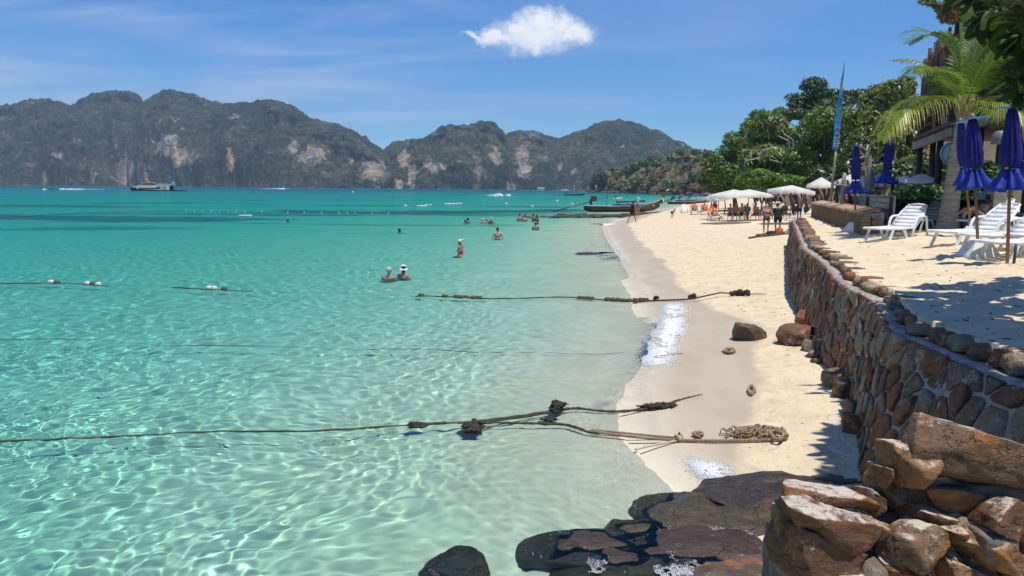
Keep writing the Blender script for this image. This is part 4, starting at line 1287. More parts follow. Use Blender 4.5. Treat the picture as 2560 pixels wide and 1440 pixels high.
frond([CROWN, FP(2380, 215, -.5), FP(2290, 235, -1.1), FP(2250, 250, -1.4), FP(2205, 350, -1.5)], .78, 1, .24, 60, -.25, .95, .5)
frond([CROWN, FP(2370, 180, .6), FP(2310, 145, 1.2), FP(2230, 150, 1.6)], .62, 2, .06, 44, .3, .5)
frond([CROWN, FP(2408, 170, .1), FP(2380, 90, .0), FP(2330, 60, -.1), FP(2272, 108, -.2)], .98, 3, .02, 54, .1, .35)
frond([CROWN, FP(2400, 200, .8), FP(2402, 100, 1.3), FP(2398, 25, 1.5)], .8, 4, .02, 46, .8, .3)
frond([CROWN, FP(2425, 200, .2), FP(2460, 130, .2), FP(2520, 80, .1), FP(2600, 40, -.2)], .95, 5, .0, 52, -.15, .45)
frond([CROWN, FP(2450, 255, -.3), FP(2500, 215, -.7), FP(2548, 186, -1.0)], .36, 6, .16, 36, 0, .3)
frond([CROWN, FP(2440, 240, -.3), FP(2520, 225, -.9), FP(2640, 250, -1.3)], .6, 7, .12, 44, .1, .6)
frond([CROWN, FP(2450, 235, -.8), FP(2540, 245, -1.5), FP(2590, 280, -1.8), FP(2600, 390, -1.8)], .75, 8, .16, 50, .2, 1.0, .4)
frond([CROWN, FP(2395, 235, -.6), FP(2365, 170, -1.0), FP(2320, 150, -1.3), FP(2295, 185, -1.5)], .85, 9, .02, 52, -.1, .7)
frond([CROWN, FP(2430, 190, -.5), FP(2480, 120, -.9), FP(2560, 110, -1.1), FP(2640, 180, -1.2)], .85, 10, .04, 50, .2, .6)
frond([CROWN, FP(2430, 260, 1.0), FP(2480, 260, 1.8), FP(2540, 330, 2.2)], .7, 11, .1, 42, 0, .9, .3)
frond([CROWN, FP(2415, 190, .5), FP(2440, 110, .9), FP(2470, 50, 1.0)], .8, 12, .02, 44, 0, .3)

# ------------------------------------------------------------------ leafy branches overhead (the tree stands right of the camera)
tb = Vector((9.4, 6.2, 1.8))
alm = empty('sea_almond_tree', tb, 0, 'overhanging tree with large dark glossy leaves at the upper right corner', 'tree')
mb = MB()
mb.tube([tb + Vector((0, 0, -.4)), tb + Vector((-.2, 0, 1.4)), tb + Vector((-.5, .2, 2.9)), tb + Vector((-1.2, .8, 3.6)), Vector((7.0, 8.4, 5.6)), PY(2480, 40, 9.3)], [.26, .22, .18, .12, .06, .025], 9)
for e in ((7.5, 5.0, 5.6), (6.6, 6.2, 5.4), (8.5, 4.6, 5.8), (7.9, 7.5, 6.0), (6.2, 7.0, 5.2), (10, 8, 6)):
    s_ = tb + Vector((-.5, .2, 2.9)); mb.tube([s_, s_.lerp(Vector(e), .5) + Vector((0, 0, .3)), e], [.10, .06, .025], 6)
put(mb.build('trunk', M_BARK), alm)


def big_leaf(c, d, nrm, L, wd_, fold=.18, curl=.25):
    d = Vector(d).normalized(); s_ = d.cross(Vector(nrm)).normalized(); n_ = s_.cross(d).normalized(); V = []; K = 7
    for i in range(K):
        t = i / (K - 1); w = wd_ * (math.sin(math.pi * (.08 + .87 * t ** .8)) ** .8) * (.35 + .65 * t ** .5)
        p = Vector(c) + d * L * t - n_ * L * curl * t * t
        V += [p - s_ * w + n_ * w * fold, p, p + s_ * w + n_ * w * fold]
    Fc = [(i * 3 + j, i * 3 + j + 1, i * 3 + j + 4, i * 3 + j + 3) for i in range(K - 1) for j in range(2)]
    return V, Fc


def rosette(c, out_, rr, n_=7, L=.24, objs=True, mbx=None, vals=None):
    o_ = Vector(out_).normalized(); a0 = rr.random() * 6
    u = o_.orthogonal().normalized(); w = o_.cross(u)
    for i in range(n_):
        a = a0 + i * 2 * math.pi / n_ + rr.uniform(-.3, .3)
        d = (u * math.cos(a) + w * math.sin(a)) * 1.0 + o_ * rr.uniform(.15, .7) + Vector((0, 0, -.35))
        l = L * rr.uniform(.75, 1.25)
        V, Fc = big_leaf(c, d, o_ + Vector((0, 0, .6)), l, l * .29, rr.uniform(.05, .3), rr.uniform(.05, .4))
        v = min(1, max(0, .45 + rr.gauss(0, .25)))
        if objs:
            put(mk('leaf', V, Fc, L_BIG, None, True, {'v': [v] * len(V)}), alm)
        else:
            mbx.add(V, Fc, True); vals += [v] * len(V)


rr = random.Random(21)
for px, py, y in ((2452, 45, 9.2), (2490, 20, 9.0), (2420, 15, 9.5), (2520, 60, 8.9), (2475, 75, 9.3), (2545, 25, 8.6), (2440, -10, 9.2), (2508, -10, 8.8), (2550, 90, 8.4), (2555, 190, 8.3), (2552, 235, 8.2), (2400, -20, 9.6), (2570, 140, 8.3)):
    rosette(PY(px, py, y), (rr.uniform(-.6, .2), -.5, rr.uniform(-.3, .4)), rr, 7, .25)
mbx = MB(); vals = []
for i in range(620):
    px, py = rr.uniform(2215, 3000), rr.uniform(695, 905)
    if px < 2300 and py > 800 or py < 735 and px < 2300 and (px - 2215) < (735 - py) * 2.2:
        continue
    g_ = P(px, py, 1.8); h = rr.uniform(2.9, 4.4)
    # keep gaps so sun flecks reach the sand
    if math.sin(g_.x * 3.1 + 1) * math.sin(g_.y * 2.3) > .72:
        continue
    rosette(g_ + SUND * (h / SUND.z), (rr.uniform(-.5, .5), rr.uniform(-.5, .5), 1), rr, 7, .25, False, mbx, vals)
for i in range(24):
    px, py = rr.uniform(2118, 2230), rr.uniform(1010, 1215); g_ = P(px, py, .4); h = rr.uniform(4.3, 5.2)
    rosette(g_ + SUND * (h / SUND.z), (rr.uniform(-.5, .5), rr.uniform(-.5, .5), 1), rr, 6, .22, False, mbx, vals)
o = mk('foliage', mbx.v, mbx.f, L_BIG, None, True, {'v': vals}); tag(o, None, None, None, 'stuff'); put(o, alm)

# small leaved branch at the top edge, further back
tb = Vector((19.5, 26, 1.8))
ft = empty('fine_leaved_tree', tb, 0, 'fine leaved branch with a bunch of dry brown leaves hanging in at the top edge', 'tree')
lst = [(2320, 5, 26, 8), (2350, 12, 34, 9), (2395, 10, 40, 14), (2370, 30, 30, 10), (2410, 40, 30, 14), (2350, 28, 12, 6), (2430, 20, 30, 20)]
crown(px_lobes(lst, 20, .8, .6, 5), 620, .12, 401, L_OLIVE, ft, shell=.1)
crown(px_lobes([(2365, 38, 20, 7), (2382, 42, 12, 6)], 19.6, .8, .2, 6), 130, .13, 402, L_DRY, ft, name='dry_leaves', elong=3, droop=1.2, shell=.1)
mb = MB(); e = PY(2440, -20, 20)
mb.tube([tb, tb + Vector((-1, -1.5, 4)), tb + Vector((-3, -3.5, 7.2)), e, PY(2400, 20, 20), PY(2310, 6, 20)], [.25, .2, .12, .06, .035, .012], 7)
mb.tube([e, PY(2415, 45, 20), PY(2400, 50, 20)], [.03, .02, .01], 5)
put(mb.build('trunk', M_BARK), ft)
# light green tree at the right edge behind the palm
tree('light_green_tree', 24.5, [(2535, 60, 34, 26), (2560, 100, 30, 30), (2530, 140, 22, 18), (2555, 170, 26, 22), (2560, 30, 40, 30), (2545, 215, 14, 10), (2510, 40, 20, 12), (2620, 120, 50, 90)], 2680, 2300, .12, L_YEL, 'light yellow green tree at the right edge behind the palm', 31, .14, jit=.6, zb=1.8, group='trees by the wooden house', shell=.2)

# ------------------------------------------------------------------ beach furniture
M_WHITE = mat('white_plastic', (.80, .80, .78), .38, (.60, .585, .55), 5, 6, .08, spec=.5, lo=.42, hi=.78)
M_OFFW = mat('painted_concrete', (.72, .70, .65), .85, (.45, .40, .33), 7, 6, .6, 40, lo=.55, hi=.75)
M_POLE = mat('turned_wood_pole', (.30, .15, .075), .6, (.17, .085, .05), 6, 5, .2, 20, stretch=(1, 1, .2))
M_BLUE = mat('royal_blue_cloth', (.020, .022, .22), .75, (.014, .014, .14), 5, 5, .35, 26)
M_BLUE2 = mat('bright_blue_cloth', (.02, .05, .33), .75, (.016, .03, .24), 5, 5, .3, 26)
M_CAP = mat('light_blue_cloth', (.06, .26, .62), .6)
M_FIN = mat('pale_turned_wood', (.58, .36, .20), .5, (.40, .24, .13), 10)
M_WCLOTH = mat('white_canvas', (.80, .79, .76), .8, (.68, .67, .64), 2, 4, .1, trans=.35)
M_ORANGE = mat('orange_towel', (.72, .20, .06), .9, (.58, .15, .045), 9, 5, .4, 60)
M_TEAL = mat('teal_cloth', (.02, .22, .22), .85, (.015, .15, .17), 6)
M_BLACK = mat('black_cloth', (.010, .010, .014), .8, (.018, .018, .022), 8)
M_DGREY = mat('dark_metal', (.03, .03, .034), .5, (.05, .048, .045), 6)
M_BROWN = mat('brown_cloth', (.06, .032, .02), .85, (.04, .022, .015), 6)
M_LOG = mat('driftwood', (.13, .085, .05), .9, (.07, .045, .03), 6, 6, .7, 20, stretch=(.3, 1, 1))
M_REED = mat('reed', (.33, .235, .13), .9, (.17, .115, .065), 14, 5, .6, 40, stretch=(1, 1, .12))
M_BRICK = mat('brick', (.42, .20, .10), .9, (.30, .17, .10), 9, 5, .5, 40)
M_BRICKP = mat('pale_brick', (.58, .47, .33), .9, (.45, .33, .22), 9, 5, .5, 40)


def hang(o, part_):
    """hang a piece built in world space under a part built in world space"""
    o.parent = part_
    o.matrix_parent_inverse = Matrix.Identity(4)
    return o


def axis_frame(b, t):
    a = (t - b).normalized(); x = Vector((0, 1, 0)).cross(a).normalized(); return Matrix((x, a.cross(x), a)).transposed(), (t - b).length


def parasol(bpx, tpx, label, seed, flare=.25, fl=.47, tie=.60, turn=0.0, w=1.0, base=True):
    b = TG(*bpx); t = PY(*tpx, b.y + .05); M, H = axis_frame(b, t); rr = random.Random(seed)
    o = empty('blue_parasol', b, 0, label, 'parasol', 'closed blue parasols on the terrace')
    xf = lambda mb: setattr(mb, 'v', [tuple(M @ Vector(p) + b) for p in mb.v]) or mb
    mb = MB(); mb.tube([(0, 0, -.1), (0, 0, H * .3), (0, 0, H * .97)], [.026, .026, .022], 10); put(xf(mb).build('pole', M_POLE), o)
    k = 44; nph = rr.random() * 6
    pl = lambda a, z: 1 + .24 * math.cos(11 * a + nph + .5 * math.sin(z * 3)) + .08 * math.cos(7 * a + 2 * nph + z * 4)
    h = H
    prof = [(.012, .985 * h), (.05, .98 * h), (.07, .94 * h), (.085, .88 * h), (.105, .80 * h), (.12, .72 * h), (.118, .66 * h), (.10, (tie + .015) * h)]
    mb = MB(); mb.lathe([(r * w, z) for r, z in prof[::-1]], k=k, fn=pl); cn = put(xf(mb).build('canopy', M_BLUE), o)
    pl2 = lambda a, z: 1 + (.20 + .15 * (tie * h - z) / (.15 * h)) * math.cos(8 * a + nph + .8 * math.sin(3 * a)) + .12 * math.cos(3 * a + nph)
    sk = [(.02, tie * h + .01), (.10, tie * h), (.125, (tie - .03) * h), (.165, (tie + fl) / 2 * h), (flare * .92, (fl + .02) * h), (flare, fl * h), (flare * .9, (fl - .004) * h), (.12, (tie - .05) * h)]
    mb = MB(); mb.lathe([(r * w, z) for r, z in sk], k=56, fn=pl2); hang(xf(mb).build('valance', M_BLUE2), cn)
    mb = MB(); mb.lathe([(.11 * w, tie * h - .012), (.12 * w, tie * h), (.11 * w, tie * h + .012)], k=20); mb.tube([(.1 * w, -.05, tie * h), (.14 * w, -.09, (tie - .05) * h), (.13 * w, -.10, (tie - .10) * h)], .008, 5); hang(xf(mb).build('tie_cord', M_BLUE), cn)
    mb = MB(); a = turn; c, s_ = math.cos(a), math.sin(a)
    mb.box((0, 0, .985 * h), (.30 * w, .30 * w, .015), Euler((rr.uniform(-.12, .12), rr.uniform(-.12, .12), a)).to_matrix()); vc = put(xf(mb).build('vent_cap', M_CAP), o)
    mb = MB(); mb.lathe([(.035, .99 * h), (.045, .995 * h), (.03, 1.003 * h), (.04, 1.010 * h), (.02, 1.02 * h), (.005, 1.024 * h)], k=12); hang(xf(mb).build('finial', M_FIN), vc)
    if base:
        mb = MB(); mb.loft([[(sx * q, sy * q, z) for sx, sy in ((-1, -1), (1, -1), (1, 1), (-1, 1))] for q, z in ((.27, -.12), (.26, .0), (.13, .24), (.11, .26))], smooth=False)
        bo = mb.build('base', M_OFFW); bo.location = b; bo.rotation_euler = (0, 0, seed * .37); put(bo, o)
    return o


parasol((2137, 577), (2141, 362), 'leftmost closed blue parasol, alone in front of the reed clad wall', 1, .30, .44, .58, .3)
parasol((2200, 562), (2228, 338), 'closed blue parasol leaning right, its top behind the drooping palm frond', 2, .33, .47, .60, .9)
parasol((2428, 592), (2402, 302), 'closed blue parasol touching the palm trunk, partly behind another parasol', 3, .25, .46, .60, .2)
parasol((2446, 638), (2431, 292), 'closed blue parasol with a bright blue square top, just right of the palm trunk', 4, .27, .49, .62, .05)
parasol((2518, 658), (2531, 264), 'tallest and nearest closed blue parasol near the right edge', 5, .25, .47, .60, .25, 1.05, False)
parasol((2500, 566), (2585, 292), 'slanting blue parasol tied to the tallest one at the right edge', 6, .25, .47, .60, .3)
b = TG(2524, 660); mb = MB(); mb.tube([b + Vector((.05, -.02, -.1)), b + Vector((.06, -.02, .32))], .022, 8); o = mb.build('iron_stake', M_DGREY); tag(o, 'short black iron pipe driven into the sand beside the nearest parasol pole', 'pipe')


def lounger_proto(theta=42, name='sun_lounger', m_=None):
    m_ = m_ or M_WHITE
    o = empty(name)
    c, s_ = math.cos(R(theta)), math.sin(R(theta))
    P3 = lambda x, y, z: Vector((x, y, z))
    for i in range(9):
        mb = MB(); x = .05 + i * .128
        prof = [(-.056, -.012), (-.05, .008), (-.02, .016), (.02, .016), (.05, .008), (.056, -.012)]
        mb.loft([[P3(x + a, y, .33 + h - .006 * (1 if abs(y) > .2 else 0)) for a, h in prof] for y in (-.29, -.2, .2, .29)]); mb.build('slat', m_, o)
    hx, hz = 1.20, .34
    for i in range(6):
        d = .06 + i * .128
        prof = [(-.056, -.012), (-.05, .008), (-.02, .016), (.02, .016), (.05, .008), (.056, -.012)]
        wv = .29 - .04 * (i / 5) ** 2
        mb = MB(); mb.loft([[P3(hx + (d + a) * c - h * s_, y, hz + (d + a) * s_ + h * c) for a, h in prof] for y in (-wv, -wv * .6, wv * .6, wv)]); mb.build('slat', m_, o)
    mb = MB()
    for y in (-.30, .30):
        mb.tube([P3(0, y * .8, .31), P3(.0, y, .315), P3(.6, y, .31), P3(1.2, y, .325)], [.022, .03, .03, .03], 8)
        mb.tube([P3(hx, y, hz), P3(hx + .5 * c, y, hz + .5 * s_), P3(hx + .80 * c, y * .75, hz + .80 * s_)], [.03, .028, .022], 8)
    mb.tube([P3(0, -.25, .31), P3(-.02, 0, .315), P3(0, .25, .31)], .024, 8)
    mb.tube([P3(hx + .8 * c, -.22, hz + .8 * s_), P3(hx + .83 * c, 0, hz + .83 * s_), P3(hx + .8 * c, .22, hz + .8 * s_)], .022, 8)
    mb.build('frame', m_, o)
    for y in (-.30, .30):
        for a, e in ((.26, .10), (.72, .90)):
            mb = MB(); mb.loft([[P3(a + sx * .032, y + sy * .02, .31) for sx, sy in ((-1, -1), (1, -1), (1, 1), (-1, 1))], [P3(e + sx * .026, y * 1.03 + sy * .018, -.03) for sx, sy in ((-1, -1), (1, -1), (1, 1), (-1, 1))]], smooth=False); mb.build('leg', m_, o)
        mb = MB(); pts = [P3(1.02, y * 1.08, -.03), P3(1.10, y * 1.1, .30), P3(1.19, y * 1.1, .54), P3(1.26, y * 1.1, .585), P3(1.45, y * 1.1, .60), P3(1.62, y * 1.08, .60), P3(1.68, y * 1.05, .50), P3(1.80, y * 1.05, -.03)]
        mb.tube(pts, [.028, .03, .032, .03, .03, .03, .028, .026], 8); mb.build('armrest', m_, o)
    return o


PROTO = {}
LNG = []


def lounger(pt, ang, label, theta=42, group='white loungers on the terrace', used={}):
    first = theta not in PROTO
    if first:
        PROTO[theta] = lounger_proto(theta); index_kids(); o = PROTO[theta]
    else:
        o = copy_tree(PROTO[theta])
    o.location = pt; o.rotation_euler = (0, 0, R(ang)); tag(o, label, 'sun lounger', group); LNG.append(o)
    return o


lounger(TG(2186, 604), 33, 'white plastic sun lounger farthest left, its back behind the palm trunk')
lounger(TG(2395, 580), 22, 'white sun lounger right of the palm trunk with a sunbather on its raised back', 42)
lounger(TG(2346, 617), 16, 'white sun lounger in front of the palm foot, between the trunk and the parasol bases')
lounger(TG(2424, 630), 14, 'white sun lounger behind the nearest one, its foot by a parasol base')
lounger(TG(2472, 652), 14, 'white sun lounger nearest the camera at the right edge')
lounger(TG(2266, 578), 34, 'white sun lounger in shade behind the leftmost one, close to the hedge')
lounger(TG(2545, 632), 20, 'white sun lounger cut by the right edge behind the nearest parasol')

# ---- reed clad pool wall
WA, WB = P(2158, 579, 1.86), P(2030, 534, 1.86)
WA.z = WB.z = 1.75
wdv = (WB - WA); wlen = wdv.length; wx_ = wdv.normalized(); win = Vector((wx_.y, -wx_.x, 0))
pool = empty('pool_wall', WA, 0, 'low reed clad terrace wall with a slanting brick top below the pool', 'wall')
ztop = 2.40
mb = MB(); mb.loft([[WA + Vector((0, 0, -.3)), WA + win * .5 + Vector((0, 0, -.3)), WA + win * .5 + Vector((0, 0, ztop - 1.75)), WA + Vector((0, 0, ztop - 1.80))], [WB + Vector((0, 0, -.3)), WB + win * .5 + Vector((0, 0, -.3)), WB + win * .5 + Vector((0, 0, ztop - 1.75)), WB + Vector((0, 0, ztop - 1.80))]], smooth=False)
put(mb.build('core', M_MORT), pool)
mb = MB(); s_ = 0; rr = random.Random(3)
while s_ < wlen:
    r = rr.uniform(.012, .022); q = WA + wx_ * s_ - win * (.012 + rr.uniform(0, .012))
    mb.tube([q + Vector((0, 0, -.25)), q + wx_ * rr.uniform(-.02, .02) + Vector((0, 0, ztop - 1.80 + rr.uniform(-.04, .01)))], r, 4, True, False); s_ += r * 1.75
o = put(mb.build('reeds', M_REED), pool); o['kind'] = 'stuff'
s_ = 0; i = 0
while s_ < wlen - .1:
    w = .11 + .10 * s_ / wlen
    q = WA + wx_ * (s_ + w / 2) + win * .17 + Vector((0, 0, ztop - 1.75 + .02))
    M = Matrix((wx_, win, Vector((0, 0, 1)))).transposed() @ Euler((R(14 + rr.uniform(-3, 3)), 0, R(rr.uniform(-4, 4)))).to_matrix()
    mb = MB(); mb.box(q, (w * .86, .46, .07), M); put(mb.build('brick', M_BRICKP if (rr.random() < .35 + .5 * s_ / wlen) else M_BRICK), pool); s_ += w; i += 1
# broken brick buttress at the near end
for i in range(14):
    a = i // 7; z = (i % 7) * .085
    q = WA - wx_ * .06 + win * (.06 + .22 * a) + Vector((rr.uniform(-.02, .02), 0, z - .02))
    mb = MB(); mb.box(q, (.16, .21, .075), Euler((rr.uniform(-.1, .1), rr.uniform(-.1, .1), rr.uniform(-.3, .3) + math.atan2(wx_.y, wx_.x))).to_matrix()); put(mb.build('brick', M_BRICK), pool)
# pool: tiled overflow edge, rear wall, water
PO = win * .75
pl_ = empty('swimming_pool', WA + PO, 0, 'raised pool with a blue tiled see through front edge above the reed wall', 'pool')
M_TILE = mat('blue_pool_tile', (.045, .11, .20), .25, (.09, .15, .20), 3, 3, spec=.6); M_TILE2 = mat('grey_pool_tile', (.12, .16, .20), .3, (.06, .10, .16), 3, 3, spec=.6)
PA, PB = WA + wx_ * .3 + PO, WA + wx_ * (wlen * .80) + PO
PA.z = PB.z = 0
nt = 44
for i in range(nt):
    for j in range(2):
        a = PA.lerp(PB, i / nt); e = PA.lerp(PB, (i + .93) / nt); z = 2.48 + j * .155
        mb = MB(); mb.beam(a + Vector((0, 0, z + .07)), e + Vector((0, 0, z + .07)), .04, .145); put(mb.build('tile', M_TILE if rr.random() < .62 else M_TILE2), pl_)
mb = MB(); mb.beam(PA + win * .04 + Vector((0, 0, 2.5)), PB + win * .04 + Vector((0, 0, 2.5)), .05, .7); put(mb.build('front_edge', M_MORT), pl_)
for z, w in ((2.80, .05), (2.635, .025), (2.46, .06)):
    mb = MB(); mb.beam(PA - win * .03 + Vector((0, 0, z)), PB - win * .03 + Vector((0, 0, z)), w, .022); put(mb.build('rail', M_GWOOD), pl_)
for t in (0.0, .33, .66, 1.0):
    mb = MB(); q = PA.lerp(PB, t) - win * .05; mb.box(q + Vector((0, 0, 2.55)), (.06, .06, .55)); put(mb.build('post', M_DWOOD), pl_)
mb = MB(); mb.beam(PA + win * 2.6 + Vector((0, 0, 2.6)), PB + win * 2.6 + wx_ * 2 + Vector((0, 0, 2.6)), .3, .75); put(mb.build('rear_wall', mat('concrete', (.34, .31, .27), .9, (.22, .20, .17), 5, 6, .4)), pl_)
mb = MB(); mb.add([PA + win * .06 + Vector((0, 0, 2.77)), PB + win * .06 + Vector((0, 0, 2.77)), PB + win * 2.45 + Vector((0, 0, 2.77)), PA + win * 2.45 + Vector((0, 0, 2.77))], [(0, 3, 2, 1)]); put(mb.build('pool_water', mat('pool_water', (.05, .22, .33), .08, spec=.6)), pl_)
# rough earth bank and stones between pool and hedge
bank = [(2225, 545, 50, 36, 'tan stone block low in the bank between pool wall and hedge', 1), (2262, 560, 44, 24, 'pale rough stone under the hedge beside the shaded lounger', 2), (2230, 570, 60, 22, 'brown stone block at the foot of the bank', 3), (2300, 558, 90, 18, 'long flat brown stone under the hedge', 4), (2222, 515, 26, 26, 'reddish dry earth lump at the pool corner', 5)]
for px, py, w, h, lab, sd_ in bank:
    c = PY(px, py, 25.5 + (sd_ % 3) * .3); k = 25.5 / F
    o = rock('rock', c, (w * k / 2 * 1.1, .45, h * k / 2 * 1.3), (0, 0, .2 * sd_), 500 + sd_, M_STONE, None, 2); tag(o, lab, 'rock', 'stones in the bank by the pool')
# ---- driftwood post with lamp
dp_ = empty('driftwood_post', PY(2172, 480, 29), 0, 'bleached bare driftwood trunk with curling branches and a small lamp', 'post')
mb = MB()
q = lambda px, py, dy=0: PY(px, py, 29 + dy)
mb.tube([q(2174, 500), q(2173, 470), q(2172, 430), q(2170, 390), q(2171, 362)], [.16, .17, .15, .12, .05], 10)
for pts, r in (([(2171, 400), (2155, 385), (2147, 372), (2150, 362)], .045), ([(2171, 395), (2158, 392), (2145, 398), (2150, 408)], .04), ([(2172, 375), (2182, 368), (2184, 358)], .04), ([(2172, 400), (2190, 405), (2205, 388), (2222, 388)], .055),
               ([(2172, 410), (2185, 418), (2196, 414)], .05), ([(2172, 405), (2150, 412), (2138, 400), (2130, 397), (2122, 400), (2120, 404)], .035), ([(2171, 380), (2160, 372), (2150, 362)], .035), ([(2170, 372), (2176, 362), (2186, 352)], .03), ([(2173, 420), (2160, 425), (2152, 418)], .04)):
    mb.tube([q(a, b_, -.1 * i) for i, (a, b_) in enumerate(pts)], [r * (1 - .18 * i) for i in range(len(pts))], 7)
put(mb.build('trunk', M_PALEBARK), dp_)
mb = MB(); mb.lathe([(.01, .08), (.05, .05), (.06, -.02), (.045, -.05), (.0, -.06)], k=12); lo = mb.build('lamp', M_WHITE); lo.location = q(2120, 408, -.5); put(lo, dp_)
for i, (x0, x1, yb_, yt, r, mt_) in enumerate([(2106, 2112, 478, 432, .09, M_PALEBARK), (2092, 2094, 478, 452, .05, M_DWOOD), (2125, 2118, 478, 450, .06, M_RWOOD), (2186, 2186, 478, 415, .035, M_GWOOD), (2196, 2192, 478, 430, .03, M_GWOOD), (2164, 2163, 478, 415, .03, M_GWOOD), (2228, 2236, 478, 440, .07, M_DWOOD), (2246, 2243, 470, 448, .05, M_GWOOD)]):
    mb = MB(); mb.tube([PY(x0, yb_ + 30, 28.5), PY((x0 + x1) / 2, (yb_ + yt) / 2, 28.5), PY(x1, yt, 28.5)], [r, r * .9, r * .7], 7); o = mb.build('wooden_stake', mt_)
    tag(o, ['thick pale stake left of the leftmost parasol skirt', 'thin dark stake beside the thick pale one', 'reddish stake behind the leftmost parasol', 'grey stake right behind the driftwood trunk', 'second thin grey stake right of the driftwood trunk', 'thin stake touching the left side of the driftwood trunk', 'dark slanting stake right of the leaning parasol', 'short grey stake at the left end of the hedge'][i], 'stake', 'stakes around the pool')
mb = MB(); mb.tube([PY(2078, 461, 28.3), PY(2100, 462, 28.3), PY(2122, 466, 28.3)], .035, 6); o = mb.build('bamboo_rail', M_PALEBARK); tag(o, 'bamboo rail running from the banner pole to the parasol', 'rail')
mb = MB(); mb.tube([PY(2252, 462, 28), PY(2300, 464, 28), PY(2340, 461, 28)], .07, 7); o = mb.build('driftwood_rail', M_GWOOD); tag(o, 'grey driftwood rail above the hedge left of the palm trunk', 'rail')

# ---- tall banner
bb, bt = PY(2078, 492, 30), PY(2112, 150, 30)
ban = empty('feather_banner', bb, 0, 'tall narrow blue feather banner tapering to a point on a bamboo pole', 'banner')
f_ = lambda py: (492 - py) / (492 - 150)
at_ = lambda py, s_=0.0, o_=0.0: bb.lerp(bt, f_(py)) + Vector((s_, o_, 0))
mb = MB(); mb.tube([at_(492), at_(420), at_(373)], [.055, .05, .045], 9); mb.tube([at_(373), at_(250), at_(150)], [.03, .02, .006], 7); put(mb.build('pole', M_PALEBARK), ban)
m = bpy.data.materials.new('banner_cloth'); m.use_nodes = True; n = NT(m.node_tree); p = n.pos()
zz = n.n('ShaderNodeSeparateXYZ', {0: p}).outputs[2]
c = n.mix(n.sstep(n.noise(5, n.scale(p, (2, 1, .6)), 5, .7), .5, .62), (.045, .28, .66), (.015, .09, .34))
c = n.mix(n.math('MULTIPLY', n.sstep(n.noise(2.2, p, 3), .5, .6), .5), c, (.03, .36, .50))
b = n.n('ShaderNodeBsdfPrincipled', {'Base Color': c, 'Roughness': .7}); tb_ = n.n('ShaderNodeBsdfTranslucent', {'Color': c}); n.out(n.n('ShaderNodeMixShader', {0: .3, 1: b.outputs[0], 2: tb_.outputs[0]}).outputs[0])
V, Fc = [], []
for i in range(40):
    py = 373 - (373 - 150) * i / 39; w = .30 * (1 - .98 * (i / 39) ** 1.5) * (1 - .25 * max(0, 1 - i / 12))
    V += [at_(py, -w * .62, .02 * math.sin(i * .7)), at_(py, 0, -.02 + .03 * math.sin(i * .5)), at_(py, w * .38, .02)]
Fc = [(i * 3 + j, i * 3 + j + 1, i * 3 + j + 4, i * 3 + j + 3) for i in range(39) for j in range(2)]
put(mk('flag', V, Fc, m), ban)
mb = MB()
for py, gl_ in ((320, 'o'), (331, 'A'), (342, 'H'), (352, 'n'), (361, 'E')):
    s_ = .085
    segs = {'o': [(-1, 1, 1, 1), (1, 1, 1, 0), (1, 0, 0, -.2), (0, -.2, 0, -.6), (0, -1, .1, -1)], 'A': [(-1, -1, 0, 1), (0, 1, 1, -1), (-.5, 0, .5, 0)], 'H': [(-1, -1, -1, 1), (1, -1, 1, 1), (-1, 0, 1, 0)], 'n': [(-1, -1, -1, 1), (-1, 1, 1, .6), (1, .6, 1, -1)], 'E': [(-1, -1, -1, 1), (-1, 1, 1, 1), (-1, 0, .7, 0), (-1, -1, 1, -1)]}[gl_]
    cc = at_(py, -.03, -.06)
    for x0, z0, x1, z1 in segs:
        mb.beam(cc + Vector((x0 * s_, 0, z0 * s_ * .75)), cc + Vector((x1 * s_, 0, z1 * s_ * .75)), .012, .035, (0, 1, 0))
put(mb.build('lettering', mat('banner_white', (.78, .80, .82), .7)), ban)


